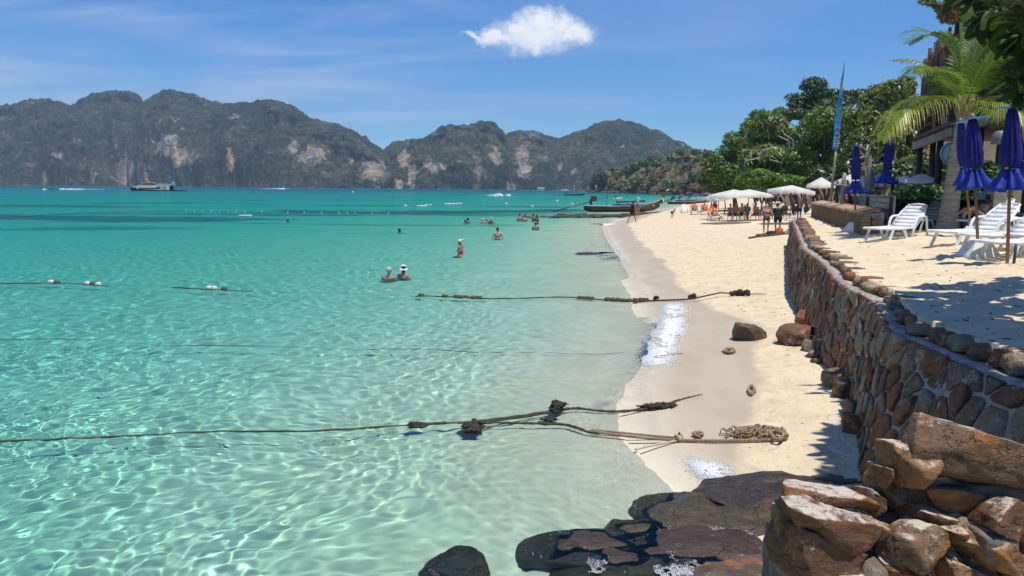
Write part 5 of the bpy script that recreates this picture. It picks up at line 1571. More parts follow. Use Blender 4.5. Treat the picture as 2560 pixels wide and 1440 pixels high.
# ---- open white umbrellas
def umbrella(c, rad, label, seed, rise=.32, val=.18, H=2.3, tilt=(0, 0), group='white umbrellas on the beach'):
    rr = random.Random(seed); o = empty('beach_umbrella', c - Vector((0, 0, H)), 0, label, 'umbrella', group)
    E_ = Euler((tilt[0], tilt[1], rr.random())).to_matrix(); k = 8; sub = 6; NN = k * sub; V = []
    prof = [(0.02, rise), (.35, rise * .66), (.7, rise * .30), (1.0, 0)]
    for fr_, z in prof:
        for j in range(NN):
            a = 2 * math.pi * j / NN; ph = (j % sub) / sub; sag = 1 - .075 * math.sin(math.pi * ph) * fr_
            V.append(c + E_ @ Vector((rad * fr_ * sag * math.cos(a), rad * fr_ * sag * math.sin(a), z - .05 * math.sin(math.pi * ph) * fr_)))
    for j in range(NN):
        a = 2 * math.pi * j / NN; ph = (j % 3) / 3
        V.append(c + E_ @ Vector((rad * 1.01 * math.cos(a) * (1 - .075 * math.sin(math.pi * (j % sub) / sub)), rad * 1.01 * math.sin(a) * (1 - .075 * math.sin(math.pi * (j % sub) / sub)), -val * (.72 + .3 * math.sin(math.pi * ph)) + rr.uniform(-.02, .02))))
    Fc = [(i * NN + j, i * NN + (j + 1) % NN, (i + 1) * NN + (j + 1) % NN, (i + 1) * NN + j) for i in range(4) for j in range(NN)]
    cn = put(mk('canopy', V, Fc, M_WCLOTH), o)
    mb = MB(); mb.tube([c - Vector((0, 0, H + .2)), c + E_ @ Vector((0, 0, rise))], .03, 7); put(mb.build('pole', M_POLE), o)
    mb = MB()
    for j in range(k):
        a = 2 * math.pi * j / k; mb.tube([c + E_ @ Vector((0, 0, rise * .9)), c + E_ @ Vector((rad * .97 * math.cos(a), rad * .97 * math.sin(a), -.02))], .012, 4)
        mb.tube([c + E_ @ Vector((0, 0, -.35)), c + E_ @ Vector((rad * .5 * math.cos(a), rad * .5 * math.sin(a), rise * .42))], .01, 4)
    hang(mb.build('rib', M_FIN), cn)
    return o


UM = [(1834, 483, 64, 53, 'wide white umbrella at the left of the group, above the orange loungers', 1, (0, -.05)), (1872, 482, 58, 56, 'white umbrella overlapping the wide left one from behind', 2, (0, .05)),
      (1798, 487, 34, 60, 'small drooping white umbrella at the far left end of the group', 3, (.1, -.2)), (1908, 478, 44, 66, 'small white umbrella with ragged valance in the middle of the group', 4, (.05, .1)),
      (1978, 473, 57, 50, 'big white umbrella tilted left, behind the two women', 5, (0, .06)), (1932, 473, 40, 70, 'far white umbrella left of the big tilted one', 6, (0, .1)),
      (1890, 482, 30, 75, 'low far white umbrella behind the middle of the group', 7, (0, 0))]
for px, py, rpx, y, lab, sd_, tl in UM:
    umbrella(PY(px, py + 3, y), rpx * y / F, lab, sd_, rise=.34 if rpx > 40 else .26, val=.24, tilt=tl, H=1.65)
UM2 = [(2135, 455, 46, 33, 'white canopy left of the driftwood trunk behind the pool', 11), (2200, 458, 50, 33, 'white canopy behind the leaning parasol', 12), (2052, 463, 34, 40, 'grey shaded canopy at the left end of the pool', 13), (2302, 456, 54, 36, 'white umbrella between the stilts of the wooden house', 14), (2262, 458, 36, 40, 'white umbrella left of the house stilts', 15)]
for px, py, rpx, y, lab, sd_ in UM2:
    umbrella(PY(px, py, y), rpx * y / F, lab, sd_, rise=.42, val=.16, H=1.4, group='white umbrellas behind the pool')

# ---- loungers and towels on the beach
BG_ = lambda px, py: G(px, py)


def towel(lo, label, material, theta=42, over=.08):
    """cloth lying over a lounger's seat and back"""
    c, s_ = math.cos(R(theta)), math.sin(R(theta)); V = []
    path = [(.55, .37), (.85, .37), (1.15, .38)] + [(1.20 + d * c - .03 * s_, .36 + d * s_ + .03 * c) for d in (.15, .4, .65, .84)] + [(1.22 + .86 * c + .05, .30 + .8 * s_)]
    W_ = .30 + over
    for i, (x, z) in enumerate(path):
        for y in (-W_, -.29, 0, .29, W_):
            V.append((x, y, z - (.14 if abs(y) > .3 else 0) + .012 * math.sin(i * 2 + y * 9)))
    Fc = [(i * 5 + j, i * 5 + j + 1, i * 5 + j + 6, i * 5 + j + 5) for i in range(len(path) - 1) for j in range(4)]
    o = mk('towel', V, Fc, material); o.location = lo.location; o.rotation_euler = lo.rotation_euler
    return tag(o, label, 'towel', 'towels on the beach loungers')


GB = 'loungers on the beach'
l1 = lounger(BG_(1797, 553), 92, 'lounger under the nearest orange towel, with a reclining sunbather on it', group=GB)
towel(l1, 'orange towel under the reclining sunbather with dark hair', M_ORANGE)
l2 = lounger(BG_(1836, 547), 20, 'empty white lounger with a patterned orange towel slung over its back', group=GB)
towel(l2, 'patterned orange towel hanging over the back of the empty lounger', mat('patterned_orange_towel', (.74, .24, .09), .9, (.80, .52, .34), 22, 3, .4, 60), 42, .12)
l3 = lounger(BG_(1738, 537), 80, 'white lounger with orange towel at the left of the beach row', group=GB); towel(l3, 'orange towel on the left lounger of the beach row', M_ORANGE)
l4 = lounger(BG_(1762, 537), 78, 'white lounger with orange towel second in the beach row', group=GB); towel(l4, 'orange towel on the second lounger of the beach row', M_ORANGE)
l5 = lounger(BG_(1785, 534), 75, 'white lounger half hidden in the umbrella shade third in the beach row', group=GB); towel(l5, 'orange towel on the shaded third lounger of the beach row', M_ORANGE)
for px, py, a, lab in ((1712, 533, 80, 'low white lounger at the far left end facing the water'), (1830, 537, 30, 'lounger in deep umbrella shade behind the nearest orange towel'), (1885, 532, 20, 'grey shaded lounger under the middle umbrella'), (1952, 541, 10, 'white lounger just right of the two women'), (1968, 552, 24, 'white lounger corner poking out beside the wall end'), (1915, 531, 10, 'grey shaded lounger behind the white haired woman'), (1990, 532, 10, 'white lounger standing beside the reed wall end'), (1860, 528, 40, 'dark shaded lounger below the left umbrellas')):
    lounger(BG_(px, py), a, lab, group=GB)
# driftwood trunks and clutter in the umbrella shade
for i, (a, b_, r, y) in enumerate([((1945, 480), (1965, 512), .09, 62), ((1992, 470), (2002, 520), .11, 52), ((2012, 485), (2030, 512), .10, 50), ((1975, 478), (1983, 530), .10, 49.5), ((1925, 490), (1922, 530), .05, 60), ((1900, 488), (1903, 530), .05, 60), ((1888, 492), (1886, 528), .05, 62), ((1812, 500), (1811, 535), .05, 58), ((1832, 495), (1832, 535), .05, 57), ((1778, 498), (1776, 520), .05, 66), ((2000, 480), (2022, 525), .06, 51), ((1958, 488), (1990, 486), .05, 56)]):
    mb = MB(); mb.tube([PY(*b_, y), PY((a[0] + b_[0]) / 2 + 2, (a[1] + b_[1]) / 2, y), PY(*a, y)], [r, r * .9, r * .6], 6); o = mb.build('driftwood_pole', M_PALEBARK if i in (0, 1, 2) else M_RWOOD)
    tag(o, ['pale leaning driftwood pole behind the white haired woman', 'pale crooked driftwood pole under the big tilted umbrella', 'pale leaning pole at the reed wall end', 'thick brown pole holding the big tilted umbrella', 'thin brown pole left of the white haired woman', 'thin brown pole under the middle umbrella', 'thin pole at the left of the middle umbrella', 'dark pole under the small drooping umbrella', 'dark pole under the wide left umbrella', 'thin pole behind the orange row near the boats', 'slanting brown pole at the right of the big umbrella', 'short horizontal branch in the umbrella shade'][i], 'pole', 'poles in the umbrella shade')
# low dark hut / fence line closing the view behind the umbrellas
rr = random.Random(12)
fen = empty('driftwood_fence', PY(2000, 500, 66), 0, 'tangled dark driftwood fence behind the umbrellas and the pool', 'fence')
for i in range(120):
    px = 1885 + i * 3.9 + rr.uniform(-2, 2); y = 70 - (px - 1885) / 475 * 32
    a = PY(px + rr.uniform(-9, 9), rr.uniform(500, 508), y); b_ = PY(px + rr.uniform(-12, 12), rr.uniform(452, 480), y + rr.uniform(-.5, .5))
    mb = MB(); mb.tube([a, a.lerp(b_, .5) + Vector((rr.uniform(-.1, .1), 0, 0)), b_], [rr.uniform(.05, .11), .06, .04], 5); put(mb.build('branch', [M_DWOOD, M_RWOOD, M_GWOOD, M_PALEBARK][min(3, int(rr.random() ** 1.6 * 4))]), fen)

# undergrowth closing the gaps under the crowns, and the wooded slope behind
rr = random.Random(15)
US = [(1800, 468, 40, 14, 82, L_OLIVE, 'low bright shrub left of the umbrellas'), (1850, 462, 44, 16, 80, L_MID, 'shrub above the wide left umbrella'), (1905, 462, 44, 18, 76, L_MID, 'shrub above the middle umbrellas'), (1955, 462, 44, 20, 74, L_DARK, 'dark shrub left of the big tilted umbrella'),
      (2015, 455, 48, 30, 70, L_DARK, 'dark shrub behind the big tilted umbrella'), (2070, 450, 50, 34, 62, L_DARK, 'dark shrub behind the banner pole'), (2130, 440, 50, 40, 56, L_DARK, 'dark shrub behind the driftwood trunk'), (2185, 445, 50, 36, 52, L_MANGO, 'leafy shrub right of the driftwood trunk'), (2240, 440, 50, 40, 50, L_DARK, 'dark shrub left of the house stilts'), (2300, 430, 56, 50, 52, L_DARK, 'dark shrub seen between the house stilts'), (2370, 430, 60, 54, 52, L_DARK, 'dark shrub behind the palm trunk')]
for i, (px, py, rx, ry, y, lm, lab) in enumerate(US):
    lst = [(px, py, rx, ry)] + [(px + rr.uniform(-.7, .7) * rx, py + rr.uniform(-.5, .5) * ry, rx * .55, ry * .6) for _ in range(4)]
    lobes = px_lobes(lst, y, .8, .8, i); c = PY(px, py + ry, y)
    t = empty('shrub', c, 0, lab, 'shrub', 'shrubs under the trees'); crown(lobes, 1700, .24, 700 + i, lm, t, name='foliage', shell=.4)
    mb = MB(); [mb.tube([c + Vector((0, 0, -.4)), Vector(l[0])], [.05, .02], 5) for l in lobes[:3]]; put(mb.build('stem', M_BARK), t)
Xs = np.linspace(0, 130, 90); Ys = np.linspace(0, 1, 30); Xg, Tg = np.meshgrid(Xs, Ys)
Yg = 96 + Tg * 80; Xg = Xg + Yg * .335; Zg = .8 + 24 * Tg ** .8 * sm(0, 40, Xg - Yg * .335) + 1.5 * (fbm(Xg / 4, Yg / 4, 91, 3) - .5)
sl = mk('hillside', np.stack([Xg, Yg, Zg], -1).reshape(-1, 3), gridf(90, 30), M_EARTH); tag(sl, 'wooded slope behind the trees', None, None, 'structure')

# ---- things on the sand near the two women
c = G(1920, 590)
for a, b_, r, lab in (((1872, 597), (1962, 586), .055, 'longer dark driftwood branch lying on the sand in front of the two women'), ((1890, 590), (1950, 585), .04, 'thinner branch lying just behind the longer one')):
    A_, B_ = G(*a), G(*b_); mb = MB(); mb.tube([A_ + Vector((0, 0, .05)), A_.lerp(B_, .35) + Vector((0, .03, .07)), A_.lerp(B_, .7) + Vector((0, -.04, .06)), B_ + Vector((0, 0, .06))], [r * .8, r, r * 1.05, r * .8], 8); o = mb.build('driftwood_branch', M_LOG); tag(o, lab, 'branch', 'branches by the two women')


def bag(pt, size, material, label, seed, handle=True):
    o = empty('beach_bag', pt, 0, label, 'bag')
    V, Fc = rock_mesh(size, seed, 2, rough=.12, blocky=.35, cuts=2); b_ = mk('body', [q + pt + Vector((0, 0, size[2] * .8)) for q in V], Fc, material); put(b_, o)
    if handle:
        mb = MB(); mb.tube([pt + Vector((-size[0] * .5, -size[1] * .6, size[2] * 1.5)), pt + Vector((-size[0] * .2, -size[1] * .7, size[2] * 2.1)), pt + Vector((size[0] * .3, -size[1] * .7, size[2] * 2.0)), pt + Vector((size[0] * .5, -size[1] * .6, size[2] * 1.4))], .014, 5); put(mb.build('handle', material), o)


bag(G(1947, 586), (.22, .15, .20), M_ORANGE, 'round orange beach bag at the feet of the woman in black', 1)
bag(G(1929, 588), (.30, .18, .13), M_BROWN, 'dark brown crumpled bag between the two women', 2, False)
bag(G(1967, 586), (.20, .14, .10), mat('patterned_bag', (.5, .5, .5), .8, (.02, .02, .03), 26, 2, lo=.48, hi=.52), 'small grey and black patterned bag by the wall', 3)
bag(G(1978, 584), (.24, .16, .14), M_BLACK, 'black bag leaning on the wall end', 4)
V, Fc = rock_mesh((.26, .12, .24), 5, 2, rough=.1, blocky=.2, cuts=3); o = mk('towel', V, Fc, M_TEAL); o.location = G(1980, 577) + Vector((0, 0, .3)); tag(o, 'teal towel heaped on the black bag by the wall', 'towel')
# little litter on the terrace
V, Fc = rock_mesh((.09, .06, .03), 8, 1); o = mk('crumpled_paper', V, Fc, M_WHITE); o.location = TG(2030, 577) + Vector((0, 0, .02)); tag(o, 'crumpled white paper on the terrace sand near the wall corner', 'litter')
# a pale plank leaning on the far wall
a, b_ = G(1992, 745), G(2000, 700) + Vector((.05, 0, .5)); mb = MB(); mb.beam(a, b_, .10, .03); o = mb.build('plank', M_GWOOD); tag(o, 'pale grey plank leaning against the wall face', 'plank')

# ------------------------------------------------------------------ people
def skin_mat(name, c):
    return mat(name, c, .55, tuple(x * .8 for x in c), 4, 4, .1, spec=.4)


SK = {'tan': skin_mat('skin_tan', (.36, .19, .115)), 'light': skin_mat('skin_light', (.50, .30, .205)), 'dark': skin_mat('skin_dark_tan', (.21, .105, .062)), 'pink': skin_mat('skin_pink', (.52, .28, .19))}
HAIR = {'grey': mat('grey_hair', (.50, .49, .47), .7, (.35, .34, .33), 20), 'black': mat('black_hair', (.015, .012, .010), .5, (.025, .018, .014), 20), 'brown': mat('brown_hair', (.06, .035, .02), .6, (.035, .02, .012), 20), 'blond': mat('blond_hair', (.36, .24, .12), .6, (.25, .16, .08), 20)}


def ik(a, b, l1, l2, bend):
    d = b - a; L = min(d.length, (l1 + l2) * .999); u = d.normalized()
    x = (l1 * l1 - l2 * l2 + L * L) / (2 * L); h = math.sqrt(max(0, l1 * l1 - x * x))
    bd = bend - u * bend.dot(u); bd = bd.normalized() if bd.length > 1e-5 else u.orthogonal().normalized()
    return a + u * x + bd * h


def cap(mb, a, b, r0, r1, k=9):
    a, b = Vector(a), Vector(b); d = (b - a); L = max(d.length, 1e-5); u = d / L
    n_ = 7; pts, rs_ = [], []
    for i in range(n_):
        th = math.pi / 2 * (1 - i / (n_ - 1)); pts.append(a - u * r0 * math.sin(th)); rs_.append(max(.002, r0 * math.cos(th)))
    for i in range(n_):
        th = math.pi / 2 * i / (n_ - 1); pts.append(b + u * r1 * math.sin(th)); rs_.append(max(.002, r1 * math.cos(th)))
    mb.tube(pts, rs_, k)


def remesh(o, vox, smooth=4):
    m_ = o.modifiers.new('merge', 'REMESH'); m_.mode = 'VOXEL'; m_.voxel_size = vox; m_.use_smooth_shade = True
    s_ = o.modifiers.new('soften', 'SMOOTH'); s_.factor = .5; s_.iterations = smooth
    dg = bpy.context.evaluated_depsgraph_get(); me = bpy.data.meshes.new_from_object(o.evaluated_get(dg)); mats_ = list(o.data.materials)
    o.modifiers.clear(); o.data = me
    if not me.materials:
        for q in mats_:
            me.materials.append(q)
    me.polygons.foreach_set('use_smooth', np.ones(len(me.polygons), bool))


def person(pt, face, H, label, skin='tan', hair='brown', pelvis=.93, lean=0.0, feet=((-.10, 0), (.10, .02)), hands=None, clothes=(), hat=None, vox=.018, female=True, hairlen=.0, group=None, headtilt=0.0, lying=None, fingers=True, floor=0.0, name='person', head_turn=0.0, wide=1.0):
    """a standing, wading, walking, bending or reclining person; face = heading in degrees (0 looks along +y)"""
    S_ = H / 1.70; sk = SK[skin]
    root = empty(name, pt, R(-face), label, 'person', group)
    pz = pelvis
    up_ = Euler((-lean, 0, 0)).to_matrix()
    PV = Vector((0, 0, pz))
    U = lambda x, y, z: PV + up_ @ Vector((x, y, z))
    sw = .185 if not female else .168; hw = .095 if not female else .105
    sw *= wide; hw *= wide
    ww = wide
    sh = [U(-sw, -.01, .46), U(sw, -.01, .46)]; hip = [U(-hw, 0, -.02), U(hw, 0, -.02)]
    neck = U(0, -.01, .51); hd = U(0, .02, .51) + Euler((-lean * .3 - headtilt, 0, 0)).to_matrix() @ Vector((0, .01, .155))
    if lying:
        ank = [Vector((-.10, lying[0], lying[1])), Vector((.10, lying[0] + .05, lying[1]))]
    else:
        ank = [Vector((f[0], f[1], .075 + (f[2] if len(f) > 2 else 0) + floor)) for f in feet]
    knee = [ik(hip[i], ank[i], .43, .42, Vector((0, 1, .3))) for i in range(2)]
    hands = hands or ((-.26, .05, -.10), (.26, .05, -.10))
    wr_ = [U(*h) for h in hands]
    elb = [ik(sh[i], wr_[i], .29, .25, Vector(((-1, 1)[i] * .5, -1, -.2))) for i in range(2)]
    B = MB()
    g_ = 1.0
    # trunk
    cap(B, U(-.05 * ww, 0, .0), U(.05 * ww, 0, .0), .115 * ww ** .5, .115 * ww ** .5)
    cap(B, U(-.045 * ww, 0, .14), U(.045 * ww, 0, .14), .095 * ww, .095 * ww); cap(B, U(0, 0, .02), U(0, 0, .2), .115 * ww, .10 * ww)
    cap(B, U(-.07, -.005, .32), U(.07, -.005, .32), .108, .108); cap(B, U(-sw * .8, -.01, .43), U(sw * .8, -.01, .43), .07, .07); cap(B, U(-.06, 0, .2), U(-.07, 0, .4), .09, .08); cap(B, U(.06, 0, .2), U(.07, 0, .4), .09, .08)
    if female:
        for s_ in (-1, 1):
            cap(B, U(s_ * .075, .075, .31), U(s_ * .078, .085, .30), .062, .055)
    cap(B, U(0, -.015, .44), neck + Vector((0, 0, .05)), .062, .052)
    # head: skull, jaw, nose, ears
    hm = Euler((-lean * .3 - headtilt, 0, head_turn)).to_matrix(); Hh = lambda x, y, z: hd + hm @ Vector((x, y, z))
    cap(B, Hh(0, -.025, .035), Hh(0, .025, .03), .083, .080); cap(B, Hh(0, .03, -.03), Hh(0, .045, -.065), .062, .042); cap(B, Hh(0, .098, -.005), Hh(0, .112, -.03), .010, .014, 7)
    for s_ in (-1, 1):
        cap(B, Hh(s_ * .078, -.01, .01), Hh(s_ * .082, -.012, -.02), .018, .013, 7); cap(B, Hh(s_ * .03, .082, .028), Hh(s_ * .036, .084, .028), .012, .012, 7)
    # limbs
    for i in range(2):
        s_ = (-1, 1)[i]
        cap(B, sh[i], elb[i], .050, .038); cap(B, elb[i], wr_[i], .038, .026)
        fd = (wr_[i] - elb[i]).normalized(); side = Vector((0, 1, 0)) - fd * fd.y; side = side.normalized() if side.length > .05 else Vector((1, 0, 0)); pn = fd.cross(side)
        pc = wr_[i] + fd * .075
        cap(B, wr_[i] + fd * .02 - side * .012, pc - side * .024, .020, .016, 7); cap(B, wr_[i] + fd * .02 + side * .012, pc + side * .024, .020, .016, 7)
        if fingers:
            for q, ln in enumerate((.062, .074, .070, .052)):
                o0 = pc + side * (.030 - q * .020); e0 = o0 + (fd * .8 - pn * .18 * s_ + side * (.1 - q * .07)).normalized() * ln * .55; e1 = e0 + (fd * .75 - pn * .5 * s_).normalized() * ln * .5
                cap(B, o0, e0, .0095, .009, 6); cap(B, e0, e1, .009, .008, 6)
            t0 = wr_[i] + fd * .03 + side * .03; t1 = t0 + (fd * .7 + side * .75).normalized() * .045; cap(B, t0, t1, .012, .010, 6); cap(B, t1, t1 + (fd * .9 + side * .25).normalized() * .032, .010, .008, 6)
        else:
            cap(B, pc, pc + fd * .06, .026, .016, 7); cap(B, wr_[i] + fd * .03 + side * .03, wr_[i] + fd * .07 + side * .055, .012, .009, 6)
        cap(B, hip[i] + Vector((s_ * .01, 0, 0)), knee[i], .088 * ww ** .5 if female else .084, .056); cap(B, knee[i], ank[i], .054, .036)
        cf = knee[i].lerp(ank[i], .3) + (up_ @ Vector((0, -.02, 0)) if not lying else Vector((0, 0, -.02))); cap(B, cf, cf.lerp(ank[i], .3), .052, .045)
        fdir = Vector((s_ * .12, 1, 0)) if not lying else Vector((s_ * .2, .35, .9))
        fdir = fdir.normalized(); hl = ank[i] + (Vector((0, -.035, -.04)) if not lying else Vector((0, .03, -.03))); cap(B, hl, ank[i] + fdir * .09 + Vector((0, 0, -.045 if not lying else 0)), .036, .034); cap(B, ank[i] + fdir * .09 + Vector((0, 0, -.05 if not lying else 0)), ank[i] + fdir * .16 + Vector((s_ * .01, 0, -.056 if not lying else 0)), .032, .020)
    sc_ = lambda mb: setattr(mb, 'v', [tuple(Vector(p) * S_) for p in mb.v]) or mb
    bo = sc_(B).build('body', sk, root); remesh(bo, vox * S_, 3)
    bo.cycles.is_caustics_receiver = True

    def wear(nm, caps, m_, v2=None, sm_=4):
        mb = MB()
        for c_ in caps:
            cap(mb, *c_)
        o = sc_(mb).build(nm, m_, root); remesh(o, (v2 or vox * 1.15) * S_, sm_); o.cycles.is_caustics_receiver = True
        return o
    for kind, m_ in clothes:
        if kind == 'shirt':
            cs = [(U(-sw * .8, -.01, .425), U(sw * .8, -.01, .425), .088, .088), (U(-.065, 0, .32), U(.065, 0, .32), .128, .128), (U(-.06, 0, .15), U(.06, 0, .15), .122 * ww, .122 * ww), (U(-.06, 0, -.02), U(.06, 0, -.02), .128 * ww, .128 * ww)]
            cs += [(sh[i], sh[i].lerp(elb[i], .75), .070, .066) for i in range(2)]
            wear('shirt', cs, m_)
        elif kind == 'shorts':
            cs = [(U(-.055 * ww, 0, .05), U(.055 * ww, 0, .05), .122 * ww ** .5, .122 * ww ** .5), (U(-.06 * ww, -.01, -.03), U(.06 * ww, -.01, -.03), .128 * ww ** .5, .128 * ww ** .5)] + [(hip[i], hip[i].lerp(knee[i], .50), .106 * ww ** .5, .098 * ww ** .3) for i in range(2)]
            wear('shorts', cs, m_)
        elif kind == 'briefs':
            cs = [(U(-.055 * ww, -.005, .03), U(.055 * ww, -.005, .03), .122 * ww ** .5, .122 * ww ** .5), (U(-.065 * ww, -.02, -.05), U(.065 * ww, -.02, -.05), .108 * ww ** .5, .108 * ww ** .5)]
            o = wear('briefs', cs, m_)
            if m_.name == 'dotted_cloth':
                pass
        elif kind == 'bra':
            cs = [(U(s_ * .075, .078, .31), U(s_ * .078, .090, .30), .067, .060) for s_ in (-1, 1)] + [(U(-.02, .118, .31), U(.02, .118, .31), .018, .018)]
            ring = [U(.178 * math.sin(a) * .98, -.005 + .117 * math.cos(a), .29) for a in [i * 2 * math.pi / 22 for i in range(23)]]
            mb = MB(); [cap(mb, *c_) for c_ in cs]; mb.tube(ring, .013, 6); mb.tube([U(0, -.118, .29), U(.03, -.14, .25), U(.035, -.135, .20)], .008, 5); mb.tube([U(0, -.118, .29), U(-.03, -.14, .26), U(-.03, -.135, .21)], .008, 5)
            for s_ in (-1, 1):
                mb.tube([U(s_ * .07, .115, .35), U(s_ * .075, .06, .47), U(s_ * .06, -.03, .50), U(s_ * .02, -.06, .47)], .009, 5)
            o = sc_(mb).build('bikini_top', m_, root)
        elif kind == 'swimsuit':
            cs = [(U(-.045, 0, .14), U(.045, 0, .14), .104 * ww, .104 * ww), (U(-.05, 0, .0), U(.05, 0, .0), .122 * ww, .122 * ww), (U(-.07, 0, .30), U(.07, 0, .30), .114, .114)] + [(U(s_ * .075, .075, .31), U(s_ * .078, .085, .30), .068, .06) for s_ in (-1, 1)]
            wear('swimsuit', cs, m_)
    if hair:
        cs = [(Hh(0, -.035, .045), Hh(0, .012, .055), .090, .084), (Hh(0, -.06, .0), Hh(0, -.055, -.03), .066, .058)]
        if hairlen:
            cs += [(Hh(0, -.075, .0), Hh(0, -.085, -hairlen), .062, .045)]
        if hairlen < 0:
            cs += [(Hh(0, -.1, .07), Hh(0, -.12, .08), .045, .04)]
        wear('hair', cs, HAIR[hair], vox, 2)
    if hat:
        kind, m_ = hat; mb = MB()
        if kind == 'cap':
            mb.lathe([(.0, .135), (.04, .13), (.08, .10), (.096, .05), (.098, .02), (.094, .015), (.0, .03)], k=16); mb.loft([[(-.07, .07, .03), (.07, .07, .03), (.07, .07, .022), (-.07, .07, .022)], [(-.05, .17, .02), (.05, .17, .02), (.05, .17, .012), (-.05, .17, .012)]])
        elif kind == 'bucket':
            mb.lathe([(.0, .145), (.06, .14), (.078, .12), (.098, .04), (.10, .03), (.135, .0), (.165, -.03), (.16, -.035), (.10, .02), (.0, .03)], k=20)
        elif kind == 'wrap':
            mb.lathe([(.0, .15), (.06, .14), (.10, .10), (.112, .05), (.105, .01), (.09, .0), (.0, .0)], k=16, fn=lambda a, z: 1 + .06 * math.sin(7 * a + z * 40))
            cap(mb, (.0, -.09, .11), (.02, -.16, .14), .045, .03); cap(mb, (.02, -.15, .13), (.05, -.22, .17), .03, .015); cap(mb, (0, .09, .05), (0, .14, .03), .03, .02)
        elif kind == 'visor':
            mb.lathe([(.0, .14), (.05, .13), (.09, .09), (.10, .03), (.22, -.005), (.22, -.01), (.09, .01), (.0, .02)], k=20)
        mb.v = [tuple((hd + hm @ Vector(p)) * S_) for p in mb.v]; mb.build('hat', m_, root)
    return root


M_DOT = mat('dotted_cloth', (.012, .012, .018), .8, (.55, .55, .55), 16, 0, lo=.64, hi=.66)
M_RED = mat('coral_cloth', (.70, .16, .09), .7, (.60, .12, .07), 8)
M_NAVY = mat('navy_cloth', (.012, .02, .06), .8, (.02, .03, .08), 8)
M_PWRAP = mat('pink_wrap', (.75, .42, .30), .8, (.80, .70, .60), 14, 3)
M_WHAT = mat('white_cotton', (.80, .80, .79), .85, (.70, .70, .70), 8)
M_STRAW = mat('straw', (.50, .40, .26), .9, (.38, .29, .18), 20)


def wade(px, py_water, level, face, H, label, **kw):
    """a person in the sea: the water meets the body at `level` metres above the soles of a 1.70 m figure"""
    q = P(px, py_water, 0); depth = -gz(q.x, q.y); S_ = H / 1.70
    z0 = -level * S_                      # where the soles of the upright figure would be
    fl = (-depth - z0) / S_               # the bed in figure units: bend the knees when it is higher, tread when deeper
    kw.setdefault('fingers', False); kw.setdefault('vox', .026)
    fl = max(fl, -.02)
    return person(Vector((q.x, q.y, z0)), face, H, label, floor=min(fl, .62), **kw)


GS = 'people in the sea'
wade(1151, 640, .98, -68, 1.66, 'woman with a knotted pink headscarf and coral bikini standing waist deep, facing left', skin='tan', hair=None, clothes=(('bra', M_RED), ('briefs', M_RED)), hat=('wrap', M_PWRAP), hands=((-.22, .05, -.12), (.22, .04, -.12)), vox=.018, fingers=True, headtilt=-.05, group=GS)
wade(972, 698, 1.34, 8, 1.78, 'grey haired person with only head and shoulders above water, left of the white hat', skin='tan', hair='grey', female=False, group=GS, vox=.02)
wade(1008, 694, 1.30, 14, 1.66, 'person in a white bucket hat up to the shoulders, facing away', skin='light', hair='brown', hairlen=.10, clothes=(('swimsuit', M_NAVY),), hat=('bucket', M_WHAT), head_turn=.5, group=GS, vox=.02)
wade(1244, 598, 1.05, -5, 1.76, 'broad bare backed man in the sea, alone right of the headscarf woman', skin='light', hair='black', female=False, hands=((-.24, .12, .02), (.25, .1, .02)), clothes=(('shorts', M_NAVY),), group=GS, wide=1.1)
wade(1339, 574, 1.18, 0, 1.76, 'bather with a white cap, back turned, near the water edge', skin='tan', hair='black', female=False, hat=('cap', M_WHAT), clothes=(('shorts', M_NAVY),), group=GS, wide=1.1)
wade(998, 581, 1.46, 60, 1.70, 'dark haired swimmer with only the head out, alone in the middle', skin='tan', hair='black', female=False, group=GS)
wade(719, 555, 1.46, 70, 1.70, 'swimmer far left with only the head out of the water', skin='tan', hair='brown', group=GS)
wade(1163, 559, 1.40, 40, 1.65, 'swimmer of a close pair, lower in the water', skin='tan', hair='brown', group=GS)
wade(1170, 558, 1.28, -50, 1.74, 'swimmer of a close pair, taller one on the right', skin='dark', hair='black', female=False, group=GS)
wade(1207, 558, 1.30, 20, 1.66, 'bather in a white cap at the left of the group of three', skin='light', hair='grey', hat=('cap', M_WHAT), group=GS)
wade(1217, 557, 1.34, -30, 1.66, 'bather in the middle of the group of three', skin='tan', hair='blond', group=GS)
wade(1228, 559, 1.22, 10, 1.74, 'broad bather at the right of the group of three', skin='pink', hair='blond', female=False, hat=('visor', M_STRAW), group=GS, wide=1.15)
wade(1299, 553, 1.05, 10, 1.72, 'bare backed bather on the left near the dark reef line', skin='light', hair='brown', female=False, group=GS)
wade(1312, 554, 1.08, -10, 1.66, 'bare backed bather second from left near the dark reef line', skin='light', hair='black', female=False, group=GS)
wade(1333, 554, 1.0, 30, 1.68, 'bather with raised arm third near the dark reef line', skin='tan', hair='black', hands=((-.25, .2, .55), (.25, .1, 0)), clothes=(('bra', M_BLACK),), group=GS)
wade(1342, 560, .95, 200, 1.72, 'bather with folded arms standing in front of the third one', skin='dark', hair='black', hands=((.1, .2, .25), (-.1, .22, .2)), clothes=(('bra', M_BLACK), ('briefs', M_BLACK)), group=GS)

